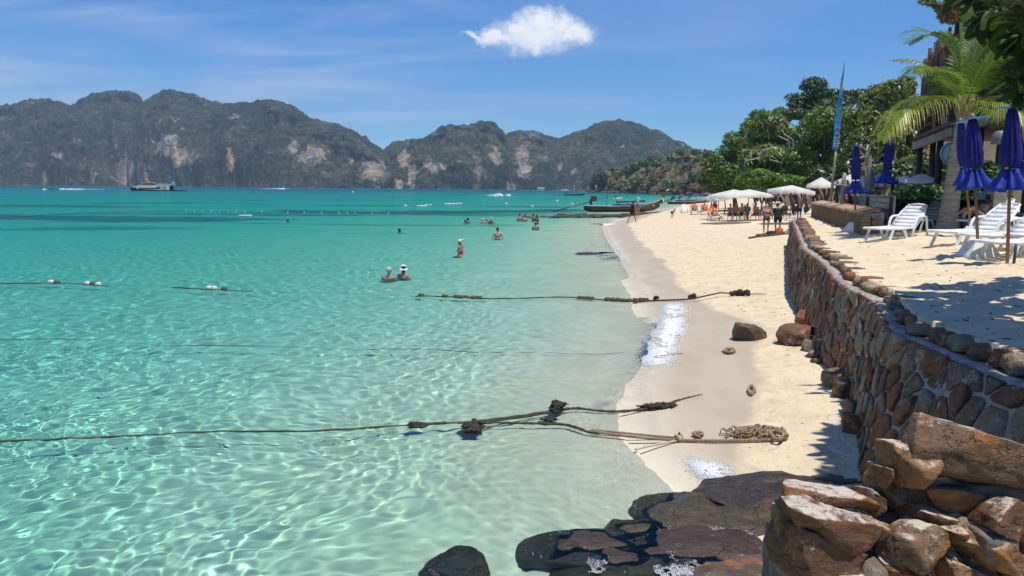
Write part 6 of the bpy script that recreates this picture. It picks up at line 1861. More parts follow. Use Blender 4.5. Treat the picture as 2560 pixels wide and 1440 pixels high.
# ---- on the sand
person(G(1914, 585), 12, 1.60, 'white haired woman in a dark bikini seen from behind', skin='pink', hair='grey', lean=.12, headtilt=.25, clothes=(('bra', M_BLACK), ('briefs', M_DOT)), feet=((-.10, -.02), (.12, .05)), hands=((-.30, .08, -.04), (.27, .14, .05)), vox=.015, wide=1.16)
person(G(1943, 583), 6, 1.62, 'person in black shirt and shorts leaning forward beside the white haired woman', skin='light', hair='black', lean=.28, headtilt=.4, clothes=(('shirt', M_BLACK), ('shorts', M_BLACK)), feet=((-.10, -.02), (.16, .12)), hands=((-.15, .25, .08), (.18, .28, .05)), vox=.015, wide=1.18, hairlen=-.01)
person(G(1580, 557), 68, 1.76, 'man in black shirt and shorts walking along the water edge', skin='tan', hair='black', female=False, lean=.05, clothes=(('shirt', M_BLACK), ('shorts', M_BLACK)), feet=((-.09, -.36, .03), (.09, .32)), hands=((-.22, .26, .04), (.22, .10, -.04)), vox=.016, hat=('cap', M_BLACK))
person(G(1594, 543), 190, 1.62, 'woman in a white hat and bikini walking behind the man in black', skin='pink', hair='grey', clothes=(('bra', M_NAVY), ('briefs', M_NAVY)), hat=('cap', M_WHAT), feet=((-.1, -.14, .02), (.1, .14)), hands=((-.22, .22, .18), (.24, .1, 0)), vox=.02, wide=1.12)
person(G(1679, 545), 62, 1.05, 'small child bending forward on the sand', skin='tan', hair='brown', lean=1.15, pelvis=.86, feet=((-.11, .0), (.11, .1)), hands=((-.12, .35, .42), (.12, .35, .45)), clothes=(('shorts', M_NAVY),), vox=.022, fingers=False)
HUD = []


def recline(lo, label, skin, hair, clothes, rot=0, **kw):
    """someone lying back on a lounger (the figure looks toward the foot end)"""
    a = lo.rotation_euler.z; d = Vector((math.cos(a), math.sin(a), 0)); pt = lo.location + d * 1.08 + Vector((0, 0, .46 - .30))
    hd_ = math.degrees(a)                      # heading toward the foot end
    face = 90 + 180 - hd_ - 0
    return person(pt, face % 360, 1.66, label, skin=skin, hair=hair, clothes=clothes, pelvis=.30, lean=-.72, headtilt=-.5, lying=(.84, .27), hands=kw.pop('hands', ((-.12, .22, .10), (.12, .22, .12))), vox=.02, fingers=False, **kw)


recline(l1, 'sunbather with dark hair in a black bikini reclining on the nearest orange towel', 'pink', 'black', (('bra', M_BLACK), ('briefs', M_BLACK)), hairlen=.15)
recline(l3, 'tanned sunbather lying on the left lounger of the orange row', 'tan', 'brown', (('briefs', M_NAVY),))
recline(l4, 'tanned sunbather lying on the second lounger of the orange row', 'tan', 'brown', (('briefs', M_NAVY),))
# woman lying with folded arms on the lounger behind the palm
lw = LNG[1]; a = lw.rotation_euler.z; d = Vector((math.cos(a), math.sin(a), 0))
person(lw.location + d * .72 + Vector((0, 0, .44 - .12)), 90 - math.degrees(a), 1.66, 'sunbather with tied dark hair lying face down, propped on folded arms by the palm', skin='light', hair='brown', pelvis=.13, lean=.80, headtilt=-.1, lying=(-.78, .12), hands=((.10, .40, .42), (-.10, .40, .42)), clothes=(('briefs', M_NAVY),), vox=.016, hairlen=-.01)

# people in the umbrella shade (small in the picture)
SH = [(1826, 517, 200, 1.2, 'seated person in the shade under the wide left umbrella', 'tan', 'black', None), (1840, 518, 170, 1.2, 'second seated person under the wide left umbrella', 'tan', 'blond', None), (1855, 516, 150, 1.22, 'person in an orange shirt sitting under the left umbrellas', 'pink', 'black', M_ORANGE),
      (1868, 524, 200, 1.15, 'dark haired person crouching between the left and middle umbrellas', 'dark', 'black', M_TEAL), (1890, 520, 180, 1.2, 'person sitting at the left of the middle umbrella', 'tan', 'brown', None), (1926, 525, 160, 1.2, 'person sitting behind the white haired woman', 'dark', 'blond', None), (1962, 526, 190, 1.2, 'person sitting behind the woman in black', 'dark', 'black', M_BROWN),
      (1986, 522, 180, 1.2, 'dark haired person sitting under the big tilted umbrella', 'tan', 'black', M_NAVY)]
for i, (px, py, fa, H_, lab, skn, hr, sh_) in enumerate(SH):
    q = BG_(px, py); q = PY(px, py, 57); q.z = gz(q.x, q.y)
    person(q, fa, 1.68, lab, skin=skn, hair=hr, pelvis=.48, lean=-.05, feet=((-.12, .42), (.12, .44)), clothes=((('shirt', sh_),) if sh_ else ()) + (('shorts', M_NAVY),), hands=((-.16, .30, .08), (.16, .30, .1)), vox=.032, fingers=False, group='people in the umbrella shade', female=i % 2 == 0)
for px, py, y, fa, lab, skn, cl in ((1998, 520, 53, 180, 'person in black standing under the right end of the big umbrella', 'dark', (('shirt', M_BLACK), ('shorts', M_BLACK))), (2016, 520, 52, 170, 'bare chested tanned man standing at the right end of the umbrella shade', 'dark', (('shorts', M_BROWN),)), (1787, 514, 66, 30, 'tanned person with raised arms standing left of the umbrellas', 'tan', (('shorts', M_BLACK),))):
    q = PY(px, py, y); q.z = gz(q.x, q.y)
    person(q, fa, 1.72, lab, skin=skn, hair='black', female=False, clothes=cl, hands=((-.2, .1, .62), (.2, .1, .62)) if px == 1787 else ((-.25, .05, .0), (.2, .2, .3)), vox=.03, fingers=False, group='people in the umbrella shade')
# heads in the pool
for px, py, lab, skn, hr, ht in ((2122, 492, 'dark haired bather with only the head above the pool edge', 'tan', 'black', None), (2157, 491, 'bather in a grey cap looking away in the pool', 'tan', 'black', ('cap', mat('grey_cotton', (.25, .25, .26), .8))), (2188, 493, 'bather with a straw hat and bare back at the right end of the pool', 'pink', 'brown', ('bucket', M_STRAW))):
    q = PY(px, py, 27.5 if px > 2140 else 29); q.z = 2.77 - 1.36
    person(q, 10, 1.70, lab, skin=skn, hair=hr, hat=ht, female=False, vox=.022, fingers=False, group='bathers in the pool')

# ------------------------------------------------------------------ boats
M_HULL = mat('varnished_hull', (.16, .062, .018), .45, (.10, .04, .014), 3, 5, .15, 12, spec=.5, stretch=(.3, 1, 1))
M_GUN = mat('grey_blue_paint', (.30, .36, .46), .5, (.22, .27, .36), 5)
M_BPAINT = mat('blue_boat_paint', (.03, .14, .36), .4, (.04, .22, .48), 3)
M_ENG = mat('engine_metal', (.035, .033, .032), .4, (.10, .09, .085), 16)
M_BOATW = mat('white_boat_paint', (.78, .78, .77), .3, (.70, .70, .70), 3)
M_FHULL = mat('navy_hull_paint', (.012, .014, .06), .4, (.02, .02, .08), 3)
M_GLASSD = mat('dark_window', (.012, .014, .02), .1, spec=.7)
M_ORB = mat('orange_boat_paint', (.72, .38, .15), .5, (.62, .30, .10), 3)
M_GARL = mat('orange_garland', (.75, .30, .10), .8, (.80, .62, .45), 10, 3)


def longtail(name, pt, ang, label, L=10.6, group=None, hero=True, col=None):
    o = empty(name, pt, R(ang), label, 'boat', group)
    sc_ = L / 10.6
    st = [(-5.0, .45, .62, .12), (-4.6, .62, .62, -.05), (-3, .80, .60, -.18), (-1, .86, .60, -.2), (1, .80, .66, -.18), (2.8, .60, .80, -.10), (4.2, .30, 1.08, .10), (5.0, .06, 1.42, .55)]
    sec = lambda x, w, h, k_, n_=9: [Vector((x, w * math.sin(t), k_ + (h - k_) * (1 - math.cos(t) ** 1.0) if False else k_ + (h - k_) * (abs(math.sin(t)) ** 1.7))) for t in [(-1 + 2 * i / (n_ - 1)) * math.pi / 2 for i in range(n_)]]
    V = []; n_ = 9
    for q in st:
        V += sec(*q)
    for q in st:
        V += [p + Vector((0, 0, .05)) if True else p for p in sec(q[0], max(.02, q[1] - .05), q[2] - .02, q[3] + .05)]
    m_ = len(st)
    Fc = [(i * n_ + j, i * n_ + j + 1, (i + 1) * n_ + j + 1, (i + 1) * n_ + j) for i in range(m_ - 1) for j in range(n_ - 1)]
    b_ = m_ * n_; Fc += [(b_ + i * n_ + j + 1, b_ + i * n_ + j, b_ + (i + 1) * n_ + j, b_ + (i + 1) * n_ + j + 1) for i in range(m_ - 1) for j in range(n_ - 1)]
    Fc += [tuple(range(n_)), tuple(b_ + j for j in range(n_))[::-1]]
    HL = mk('hull', [p * sc_ for p in V], Fc, col or M_HULL, o)
    for sg in (-1, 1):
        mb = MB(); mb.tube([Vector((q[0], q[1] * sg * 1.02, q[2] + .02)) * sc_ for q in st], .055 * sc_, 6); mb.build('gunwale', M_GUN, HL)
    mb = MB(); mb.loft([[Vector((x, y, z)) * sc_ for x, y, z in r] for r in ([(4.75, -.08, 1.0), (5.15, -.07, 1.0), (5.15, .07, 1.0), (4.75, .08, 1.0)], [(5.15, -.085, 1.75), (5.45, -.07, 1.65), (5.45, .07, 1.65), (5.15, .085, 1.75)], [(5.75, -.12, 2.75), (6.1, -.11, 2.6), (6.1, .11, 2.6), (5.75, .12, 2.75)])], smooth=False); PP = mb.build('prow_post', M_HULL, o)
    mb = MB(); mb.box(Vector((5.93, 0, 2.72)) * sc_, Vector((.42, .28, .10)) * sc_, (0, R(-24), 0)); mb.build('prow_cap', M_BOATW, PP)
    mb = MB(); rr = random.Random(5)
    for z, x in ((1.55, 5.22), (1.66, 5.27)):
        mb.lathe([(.17 * sc_, -.07 * sc_), (.22 * sc_, 0), (.17 * sc_, .07 * sc_)], (x * sc_, 0, z * sc_), 14)
    for q in range(5):
        y = -.2 + q * .1; mb.tube([Vector((5.3, y, 1.6)) * sc_, Vector((5.36, y * 1.3, 1.2)) * sc_, Vector((5.30, y * 1.4, .85 + .1 * (q % 2))) * sc_], [.06 * sc_, .07 * sc_, .03 * sc_], 6)
    mb.build('garland', M_GARL, o)
    # long tail engine
    mb = MB(); mb.tube([Vector((-9.0, 0, -.12)) * sc_, Vector((-7, 0, .42)) * sc_, Vector((-4.2, 0, 1.15)) * sc_], .07 * sc_, 7); mb.tube([Vector((-3.2, 0, 1.5)) * sc_, Vector((-1.9, .0, 1.75)) * sc_], .04 * sc_, 6); mb.build('shaft', M_ENG, o)
    mb = MB(); mb.box(Vector((-3.75, 0, 1.42)) * sc_, Vector((.8, .42, .42)) * sc_, (0, R(-14), 0)); mb.ball(Vector((-3.9, 0, 1.75)) * sc_, .24 * sc_, 8, 5); mb.ball(Vector((-3.5, .1, 1.78)) * sc_, .2 * sc_, 8, 5); mb.tube([Vector((-3.7, .2, 1.7)) * sc_, Vector((-3.7, .3, 2.0)) * sc_], .06 * sc_, 6); mb.box(Vector((-4.1, 0, 1.1)) * sc_, Vector((.3, .3, .7)) * sc_); mb.build('engine', M_ENG, o)
    if hero:
        # folded roof poles and blue interior
        mb = MB(); mb.tube([(-2.2, -.6, .6), (-2.1, -.6, 2.55)], .03, 5); mb.tube([(-3.6, -.6, 2.75), (-2.1, -.62, 2.62), (-1.7, -.62, 2.58), (-1.2, -.6, 2.2), (-.9, -.6, 1.2)], .05, 6); mb.build('roof_pole', M_DGREY, o)
        mb = MB(); mb.tube([(-.9, -.55, 1.15), (1.0, -.55, 1.22), (2.9, -.5, 1.30)], .11, 7); mb.build('rolled_canopy', M_DGREY, o)
        mb = MB(); mb.tube([(-3.6, -.6, 2.7), (-3.6, -.6, 3.3)], .035, 5); mb.build('lamp_pole', M_BOATW, o)
        for x in (-.8, .5, 1.8, 2.7):
            mb = MB(); mb.tube([(x, -.6, .6), (x, -.55, 1.25)], .03, 5); mb.build('canopy_post', M_BPAINT, o)
        mb = MB(); mb.box((.9, 0, .78), (4.2, 1.1, .18)); mb.build('deck', M_BPAINT, o)
        for x in (-.4, .9, 2.2):
            mb = MB(); mb.box((x, 0, .93), (.3, 1.2, .06)); mb.build('bench', M_GUN, o)
        mb = MB()      # painted name on the bow, flat marks
        for i in range(9):
            x = 2.3 + i * .17; yv = .66 - (x - 2.3) * .16
            mb.box((x, -yv - .03, .56 + (x - 2.3) * .16), (.09, .012, .10 if i % 3 else .16), (0, R(-10), R(-10)))
        mb.build('lettering', M_GUN, o)
        mb = MB(); mb.box((4.05, -.345, .75), (.34, .02, .26), (0, R(-20), R(-16))); mb.build('bow_mark', M_ORB, o)
    else:
        mb = MB(); mb.box(Vector((0, 0, 1.9)) * sc_, Vector((4.2, 1.5, .08)) * sc_); mb.build('canopy', M_BPAINT, o)
        for x in (-1.9, 1.9):
            for y in (-.65, .65):
                mb = MB(); mb.tube([Vector((x, y, .6)) * sc_, Vector((x, y, 1.9)) * sc_], .035 * sc_, 5); mb.build('canopy_post', M_GUN, o)
    return o


q0, q1 = P(1462, 536, .0), P(1645, 532, 0)
bd = PY(1555, 530, 98); bd.z = .12
longtail('longtail_boat', Vector((bd.x, 98, .12)), 6, 'brown wooden longtail boat beached by the reef with an orange garland on its tall prow')
GL = 'longtail boats moored by the headland'
for i, (px, py, y, a, L, lab) in enumerate([(1722, 506, 150, 4, 9, 'blue and brown longtail boat nearest the umbrellas'), (1735, 499, 172, -8, 8.5, 'longtail boat with blue canopy behind the nearest moored one'), (1755, 497, 185, 8, 8.5, 'third moored longtail boat, farthest right beside the umbrella')]):
    c = PY(px, py, y); longtail('longtail_boat', Vector((c.x, y, .0)), a, lab, L, GL, False)
c = P(1436, 488.5, 0); longtail('longtail_boat', Vector((c.x, c.y, 0)), 5, 'tiny red longtail boat far out in front of the pier', 9, None, False, mat('red_boat', (.22, .04, .03), .5))


def hull_rings(L, Bm, D, fl=1.0, n_=7):
    out = []
    for x, w, h in ((-.5, .82, .8), (-.3, .95, .8), (0, 1, .82), (.25, .86, .92), (.42, .45, 1.06), (.5, .03, 1.15)):
        out.append([Vector((x * L, Bm / 2 * w * s_, z)) for s_, z in ((-1, D * h), (-.92, D * .35), (-.55, -.3), (.55, -.3), (.92, D * .35), (1, D * h))])
    return out


def speedboat(pt, ang, L, label, name='speedboat', cabin=True, material=None, group=None):
    o = empty(name, pt, R(ang), label, 'boat', group); D = L * .11; Bm = L * .26
    mb = MB(); mb.loft(hull_rings(L, Bm, D), smooth=False); mb.build('hull', material or M_BOATW, o)
    if cabin:
        mb = MB(); mb.box((-L * .05, 0, D + L * .10), (L * .42, Bm * .8, L * .03)); mb.build('roof', M_BOATW, o)
        mb = MB(); mb.box((L * .03, 0, D + L * .03), (L * .22, Bm * .7, L * .10)); mb.build('window', M_GLASSD, o)
        for sx in (-.23, .14):
            for sy in (-1, 1):
                mb = MB(); mb.tube([(sx * L, sy * Bm * .36, D * .8), (sx * L, sy * Bm * .36, D + L * .09)], L * .006, 4); mb.build('post', M_BOATW, o)
    return o


# ferry
YF_ = 610.0; c = P(397, 477.5, 0)
kf = c.y / F; fe = empty('ferry', Vector((c.x, c.y, 0)), R(180), 'white and orange passenger ferry with a dark blue hull, in front of the far cliffs', 'boat')
k = kf; LF = 128 * k
mb = MB(); mb.loft([[Vector((x * LF, w * LF * .11, z * k)) for w, z in ((-1, h), (-.9, h * .4), (-.5, -2), (.5, -2), (.9, h * .4), (1, h))] for x, w, h in ((-.5, .9, 2.0), (-.3, 1, 2.4), (0, 1, 2.9), (.25, .85, 3.8), (.4, .5, 6.2), (.5, .03, 9))], smooth=False); mb.build('hull', M_FHULL, fe)
bxk = lambda x0, x1, z0, z1, w: ((((x0 + x1) / 2 - 397) * -k, 0, (477.5 - (z0 + z1) / 2) * k), ((x1 - x0) * k, w * LF * .11, (z1 - z0) * k))
for nm, (x0, x1, z0, z1, w), m_ in (('lower_cabin', (348, 429, 465, 475.2, 1.82), M_BOATW), ('window_band', (354, 401, 469.5, 472.5, 1.86), M_GLASSD), ('orange_stripe', (352, 424, 462.5, 466, 1.7), M_ORB), ('orange_panel', (411, 423, 466, 475, 1.84), M_ORB), ('upper_deck', (395, 434, 460, 461, 1.7), M_BOATW), ('bridge', (361, 383, 458.5, 463, 1.2), M_GLASSD), ('bridge_roof', (359, 385, 456.5, 458.5, 1.4), M_ORB), ('radar_mast', (371, 376, 452, 456.5, .2), M_ORB), ('stern_deck', (426, 459, 475, 477, 1.8), M_FHULL), ('stern_wall', (424, 429, 465, 476, 1.7), M_BOATW), ('fore_deck', (337, 358, 466, 468.5, 1.0), M_BOATW), ('dark_recess', (398, 408, 467, 472, 1.86), M_GLASSD)):
    mb = MB(); cc, sz = bxk(x0, x1, z0, z1, w); mb.box(cc, sz); mb.build(nm, m_, fe)
for i in range(13):
    x = 397 + i * 3; cc, sz = bxk(x, x + .5, 460, 466, .05); 
    for sy in (-1, 1):
        mb = MB(); mb.box((cc[0], sy * LF * .09, cc[2]), sz); mb.build('railing_post', M_BOATW, fe)
for z in (460.5, 463):
    mb = MB(); cc, sz = bxk(396, 434, z, z + .8, 1.7); mb.box((cc[0], -LF * .095, cc[2]), (sz[0], .06, sz[2])); mb.box((cc[0], LF * .095, cc[2]), (sz[0], .06, sz[2])); mb.build('rail', M_BOATW, fe)
for x in (432, 436):
    mb = MB(); cc, sz = bxk(x, x + .8, 453, 466, .05); mb.box(cc, sz); mb.build('mast', M_BOATW, fe)

c = P(124, 473.5, 0); kk = c.y / F
longtail('longtail_boat', Vector((c.x, c.y, 0)), 170, 'dark longtail boat running far out on the left, left of the ferry', 26 * kk, None, False, M_DGREY)
c = P(712, 472.5, 0); speedboat(Vector((c.x, c.y, 0)), 0, 17 * c.y / F * 1.3, 'white speedboat with a long wake below the middle ridge')
c = P(1256, 491, 0); speedboat(Vector((c.x, c.y, 0)), 60, 22 * c.y / F, 'small dark motorboat throwing spray, right of the middle', material=M_DGREY)
c = P(1529, 486, 0); speedboat(Vector((c.x, c.y, 0)), 4, 20 * c.y / F, 'pale yellow boat at the rocks of the headland', cabin=False, material=mat('cream_boat', (.75, .62, .35), .5))
rr = random.Random(8)
FARB = [45, 62, 255, 262, 277, 300, 475, 635, 774, 783, 804, 898, 905, 972, 1018, 1060, 1094, 1118, 1167, 1202, 1225, 1266, 1282]
for i, px in enumerate(FARB):
    py = 462.2 + (px / 1280) * 10.2 + rr.uniform(1.0, 2.2); c = P(px, py, 0); c *= 1150 / c.y; c.z = 0
    big = px in (62, 1118, 1266, 1282, 1094)
    speedboat(c, rr.choice((0, 8, 180, 172)), (9 if big else rr.uniform(4, 6.5)) * 1150 / F * 1.3, 'tiny white boat moored along the far cliff shore, %s from the left' % ORD[i], 'moored_boat', group='white boats along the far shore', cabin=big)
# pier and boats below the broad hill
pr = empty('pier', P(1390, 484, 0) * 1, 0, 'low grey pier buildings far off below the broad hill', 'pier')
yp = 820.0; kp = yp / F
for x0, x1, y0, y1, m_, nm in ((1344, 1362, 468, 472, M_BOATW, 'roof'), (1344, 1364, 474, 477, M_BOATW, 'deck'), (1346, 1350, 472, 480, M_GUN, 'wall'), (1360, 1384, 469, 471, M_GWOOD, 'roof'), (1362, 1380, 472, 479, M_DGREY, 'hall'), (1388, 1399, 469, 480, M_GWOOD, 'building'), (1402, 1421, 473.5, 476, M_BOATW, 'roof'), (1404, 1408, 476, 481, M_GUN, 'wall'), (1420, 1450, 475, 477, M_GWOOD, 'roof'), (1424, 1430, 477, 481, M_BROWN, 'wall'), (1436, 1440, 477, 481, M_DGREY, 'wall'), (1434.6, 1435.6, 463, 476, M_BOATW, 'mast'), (1340, 1470, 480.6, 481.8, M_GWOOD, 'quay')):
    a, b_ = PY(x0, y1, yp), PY(x1, y0, yp); mb = MB(); mb.box((a + b_) / 2, (b_.x - a.x, 9, max(.3, b_.z - a.z))); put(mb.build(nm, m_), pr)
for i, px in enumerate((1335, 1341, 1352, 1358, 1369, 1374, 1379, 1394, 1399, 1404, 1412, 1419, 1424, 1432, 1452, 1458, 1466, 1472)):
    c = PY(px, 480, 805 + rr.uniform(-8, 8)); c.z = 0
    speedboat(c, rr.choice((0, 180, 10, 170)), rr.uniform(5, 8) * kp * 1.3, 'tiny white boat moored at the far pier, %s from the left' % ORD[i], 'moored_boat', group='white boats at the pier', cabin=px % 2 == 0)

# ------------------------------------------------------------------ foam, ropes, floats
M_FOAM = mat('foam', (.93, .93, .92), .9, (.88, .89, .89), 8)
fr_ = np.random.default_rng(5)


def seaz(x, y):
    z = 0.0
    for k_, cx, cy, ph, A_, lam in WAVES:
        z += A_ * math.exp(-(y / (lam * 95)) ** 2) * .4 * math.sin(k_ * (x * cx + y * cy) + ph)
    return max(z, gz(x, y))


def blobs(pts, rad, flat=.5):
    """many small flattened octahedra"""
    n_ = len(pts); o6 = np.array([(1, 0, 0), (0, 1, 0), (-1, 0, 0), (0, -1, 0), (0, 0, 1), (0, 0, -1)], float)
    f8 = np.array([(0, 1, 4), (1, 2, 4), (2, 3, 4), (3, 0, 4), (1, 0, 5), (2, 1, 5), (3, 2, 5), (0, 3, 5)])
    r = np.asarray(rad)[:, None, None] * o6[None] * np.array([1, 1, flat])[None, None] * fr_.uniform(.6, 1.3, (n_, 6, 1))
    V = np.asarray(pts)[:, None, :] + r
    Fq = f8[None] + (np.arange(n_) * 6)[:, None, None]
    return V.reshape(-1, 3), Fq.reshape(-1, 3)


foam_p, foam_r = [], []


def seaz_np(x, y):
    z = 0 * x
    for k_, cx, cy, ph, A_, lam in WAVES:
        z = z + A_ * np.exp(-(y / (lam * 95)) ** 2) * .4 * np.sin(k_ * (x * cx + y * cy) + ph)
    return np.maximum(z, ground(x, y))


def foam(poly_px, n_, rmin, rmax, spread, z=0.0, dens=.5):
    """flecks along a line of pixels, thick at the line, ragged outward; spread in metres"""
    pts = np.array([tuple(P(a, b_, z)) for a, b_ in poly_px]); seg = np.linalg.norm(np.diff(pts, axis=0), axis=1); cum = np.concatenate([[0], np.cumsum(seg)])
    t = fr_.random(n_ * 5) * cum[-1]
    x = np.interp(t, cum, pts[:, 0]) + fr_.normal(size=len(t)) * spread * .5; y = np.interp(t, cum, pts[:, 1]) + fr_.normal(size=len(t)) * spread * .8
    v = vnoise(x * 4.5, y * 3.2, 61) * .45 + vnoise(x * 12, y * 8, 62) * .35 + vnoise(x * 31, y * 24, 63) * .2
    k_ = np.nonzero(v > dens)[0][:n_]; x, y = x[k_], y[k_]
    foam_p.append(np.stack([x, y, seaz_np(x, y) + fr_.uniform(.0, .010, len(k_))], 1)); foam_r.append(fr_.uniform(rmin, rmax, len(k_)))


foam([(1636, 912), (1650, 872), (1668, 832), (1684, 795), (1682, 768)], 26000, .006, .017, .27, 0, .40)
foam([(1646, 890), (1671, 850), (1692, 815)], 12000, .004, .012, .24, .03, .45)
foam([(1755, 1152), (1775, 1165), (1800, 1172)], 6000, .004, .010, .16, .05, .42)
foam([(1515, 640), (1535, 652)], 1500, .010, .028, .6, 0, .47); foam([(1495, 607), (1512, 628)], 500, .010, .024, .8, 0, .52)
foam([(1500, 561), (1512, 562)], 1500, .02, .05, 1.0, 0, .40); foam([(1540, 552), (1560, 548)], 300, .02, .045, 1.0, 0, .5)
foam([(1480, 1405), (1600, 1415), (1720, 1395), (1840, 1405)], 2600, .002, .005, .28, .10, .58)
foam([(1420, 1440), (1700, 1440), (1800, 1438)], 2600, .002, .006, .15, .05, .56)
foam([(1640, 1310), (1760, 1300), (1880, 1310)], 1500, .002, .005, .16, .10, .54)
foam([(1330, 1372), (1400, 1390), (1500, 1385)], 300, .002, .004, .12, .03, .58)
foam([(1560, 1100), (1560, 1180), (1480, 1250), (1420, 1330)], 1800, .002, .005, .45, 0, .60)
foam([(1450, 1060), (1510, 1010), (1570, 955), (1610, 910)], 1600, .003, .007, .2, .03, .55)
ty = fr_.uniform(7.2, 60, 60000) ** 1.0; tx = shore(ty) + .10 * np.sin(ty * 1.1) + fr_.normal(size=60000) * (.05 + .004 * ty)
lace = vnoise(tx * 9, ty * 5, 71) * .5 + vnoise(ty * .9, ty * 0 + 3, 72) * .5; kk_ = np.nonzero(lace > .60)[0][:9000]; tx, ty = tx[kk_], ty[kk_]
foam_p.append(np.stack([tx, ty, seaz_np(tx, ty) + .002], 1)); foam_r.append(fr_.uniform(.002, .006, len(kk_)) * (1 + ty / 25))
V, Fc = blobs(np.concatenate(foam_p), np.concatenate(foam_r), .35); o = mk('foam', V, Fc, M_FOAM); tag(o, 'white foam of the small breaker and bubbles around the wet rocks', None, None, 'stuff')
wp, wr2 = [], []
for x0, x1, py, n_, r in ((150, 285, 474.6, 300, .45), (645, 712, 472.8, 260, .6), (1210, 1256, 491.2, 260, .35), (1232, 1252, 488.5, 160, .4), (1258, 1275, 490.8, 90, .35), (108, 122, 474.8, 60, .4)):
    for _ in range(n_):
        t = fr_.random() ** 1.5; px = x1 - (x1 - x0) * t if x1 > 200 and x0 != 150 else x0 + (x1 - x0) * t
        c = P(px, py + fr_.normal() * .5, 0); wp.append((c.x, c.y, .1 + abs(fr_.normal()) * .25)); wr2.append(r * fr_.uniform(.5, 1.3) * (1.1 - t))
V, Fc = blobs(wp, wr2, .45); o = mk('wake_foam', V, Fc, M_FOAM); tag(o, 'white wakes and spray behind the far motorboats', None, None, 'stuff')

M_ROPE = mat('wet_dark_rope', (.045, .036, .022), .8, (.08, .07, .03), 30, 4, .6, 90)
M_ROPE2 = mat('tan_rope', (.40, .30, .19), .9, (.24, .17, .10), 40, 4, .7, 120)
M_WEED = mat('dark_weed', (.018, .020, .010), .7, (.05, .035, .018), 20, 4, .6, 60)
M_FLOATW = mat('float_white', (.72, .70, .64), .6, (.40, .38, .32), 8)
M_FLOATD = mat('float_mossy', (.10, .085, .04), .7, (.035, .03, .018), 12, 5, .4, 40)


def rope_pts(px, dz=0.0, sub=6, wig=.02, r_dip=True):
    c = [P(a, b_, 0) for a, b_ in px]; out = []
    for i in range(len(c) - 1):
        for j in range(sub):
            t = j / sub; p0, p1, p2, p3 = c[max(i - 1, 0)], c[i], c[i + 1], c[min(i + 2, len(c) - 1)]
            p = .5 * ((2 * p1) + (p2 - p0) * t + (2 * p0 - 5 * p1 + 4 * p2 - p3) * t * t + (3 * p1 - p0 - 3 * p2 + p3) * t ** 3)
            out.append(p)
    out.append(c[-1])
    for p in out:
        p.z = seaz(p.x, p.y) + dz - .006 * (1 + math.sin(p.x * 1.7 + p.y)) * (1 if r_dip else 0); p.y += wig * math.sin(p.x * 3.1)
    return out


def twisted(mb, pts, r, k=3):
    """three strand rope: strands spiral round the line"""
    for s_ in range(k):
        V = []; acc = 0
        for i, p in enumerate(pts):
            if i:
                acc += (p - pts[i - 1]).length
            t = (pts[min(i + 1, len(pts) - 1)] - pts[max(i - 1, 0)]).normalized(); u = t.orthogonal().normalized(); w = t.cross(u); a = acc / r * 1.1 + s_ * 2 * math.pi / k
            V.append(p + (u * math.cos(a) + w * math.sin(a)) * r * .5)
        mb.tube(V, r * .58, 5)


def ropeobj(px, r, m_, label, dz=.01, name='rope', wig=.02, sub=6):
    mb = MB(); mb.tube(rope_pts(px, dz, sub, wig), r, 6); o = mb.build(name, m_); o.cycles.is_caustics_receiver = True
    return tag(o, label, 'rope')


def floats(parent, px_list, r, L, mats_, ry=0.0, dz=.02, seed=0):
    rr = random.Random(seed)
    for i, (px, py) in enumerate(px_list):
        c = P(px, py, 0); c.z = seaz(c.x, c.y) + dz; mb = MB()
        prof = [(.002, -L / 2), (r * .8, -L / 2 + .005), (r, -L / 2 + r * .4), (r * 1.04, 0), (r, L / 2 - r * .4), (r * .8, L / 2 - .005), (.002, L / 2)]
        mb.lathe(prof, k=12); o = mb.build('float', mats_[i % len(mats_)]); o.location = c; o.rotation_euler = (rr.uniform(-.15, .15), R(90) + rr.uniform(-.1, .1), ry + rr.uniform(-.12, .12)); put(o, parent)


# line one: floats left of the middle
o = ropeobj([(-60, 706), (0, 708), (90, 709), (180, 711), (268, 715)], .022, M_ROPE, 'dark float line at the left edge carrying two clumps of floats', .01)
floats(o, [(128, 708), (142, 709), (219, 711), (232, 712), (246, 713)], .075, .16, [M_FLOATW, M_FLOATD], seed=1)
o = ropeobj([(430, 720), (500, 723), (570, 726), (632, 729)], .022, M_ROPE, 'short dark float line with three white floats, second from the left edge', .01)
floats(o, [(522, 722), (536, 723), (560, 725)], .075, .15, [M_FLOATW, M_FLOATW, M_FLOATD], seed=2)
ropeobj([(268, 715), (330, 712), (380, 714), (430, 720)], .008, M_ROPE, 'thin slack line joining the two left float lines', -.006)
ropeobj([(632, 729), (760, 732), (900, 734), (1042, 741)], .008, M_ROPE, 'thin submerged line between the left float line and the middle floats', -.008)
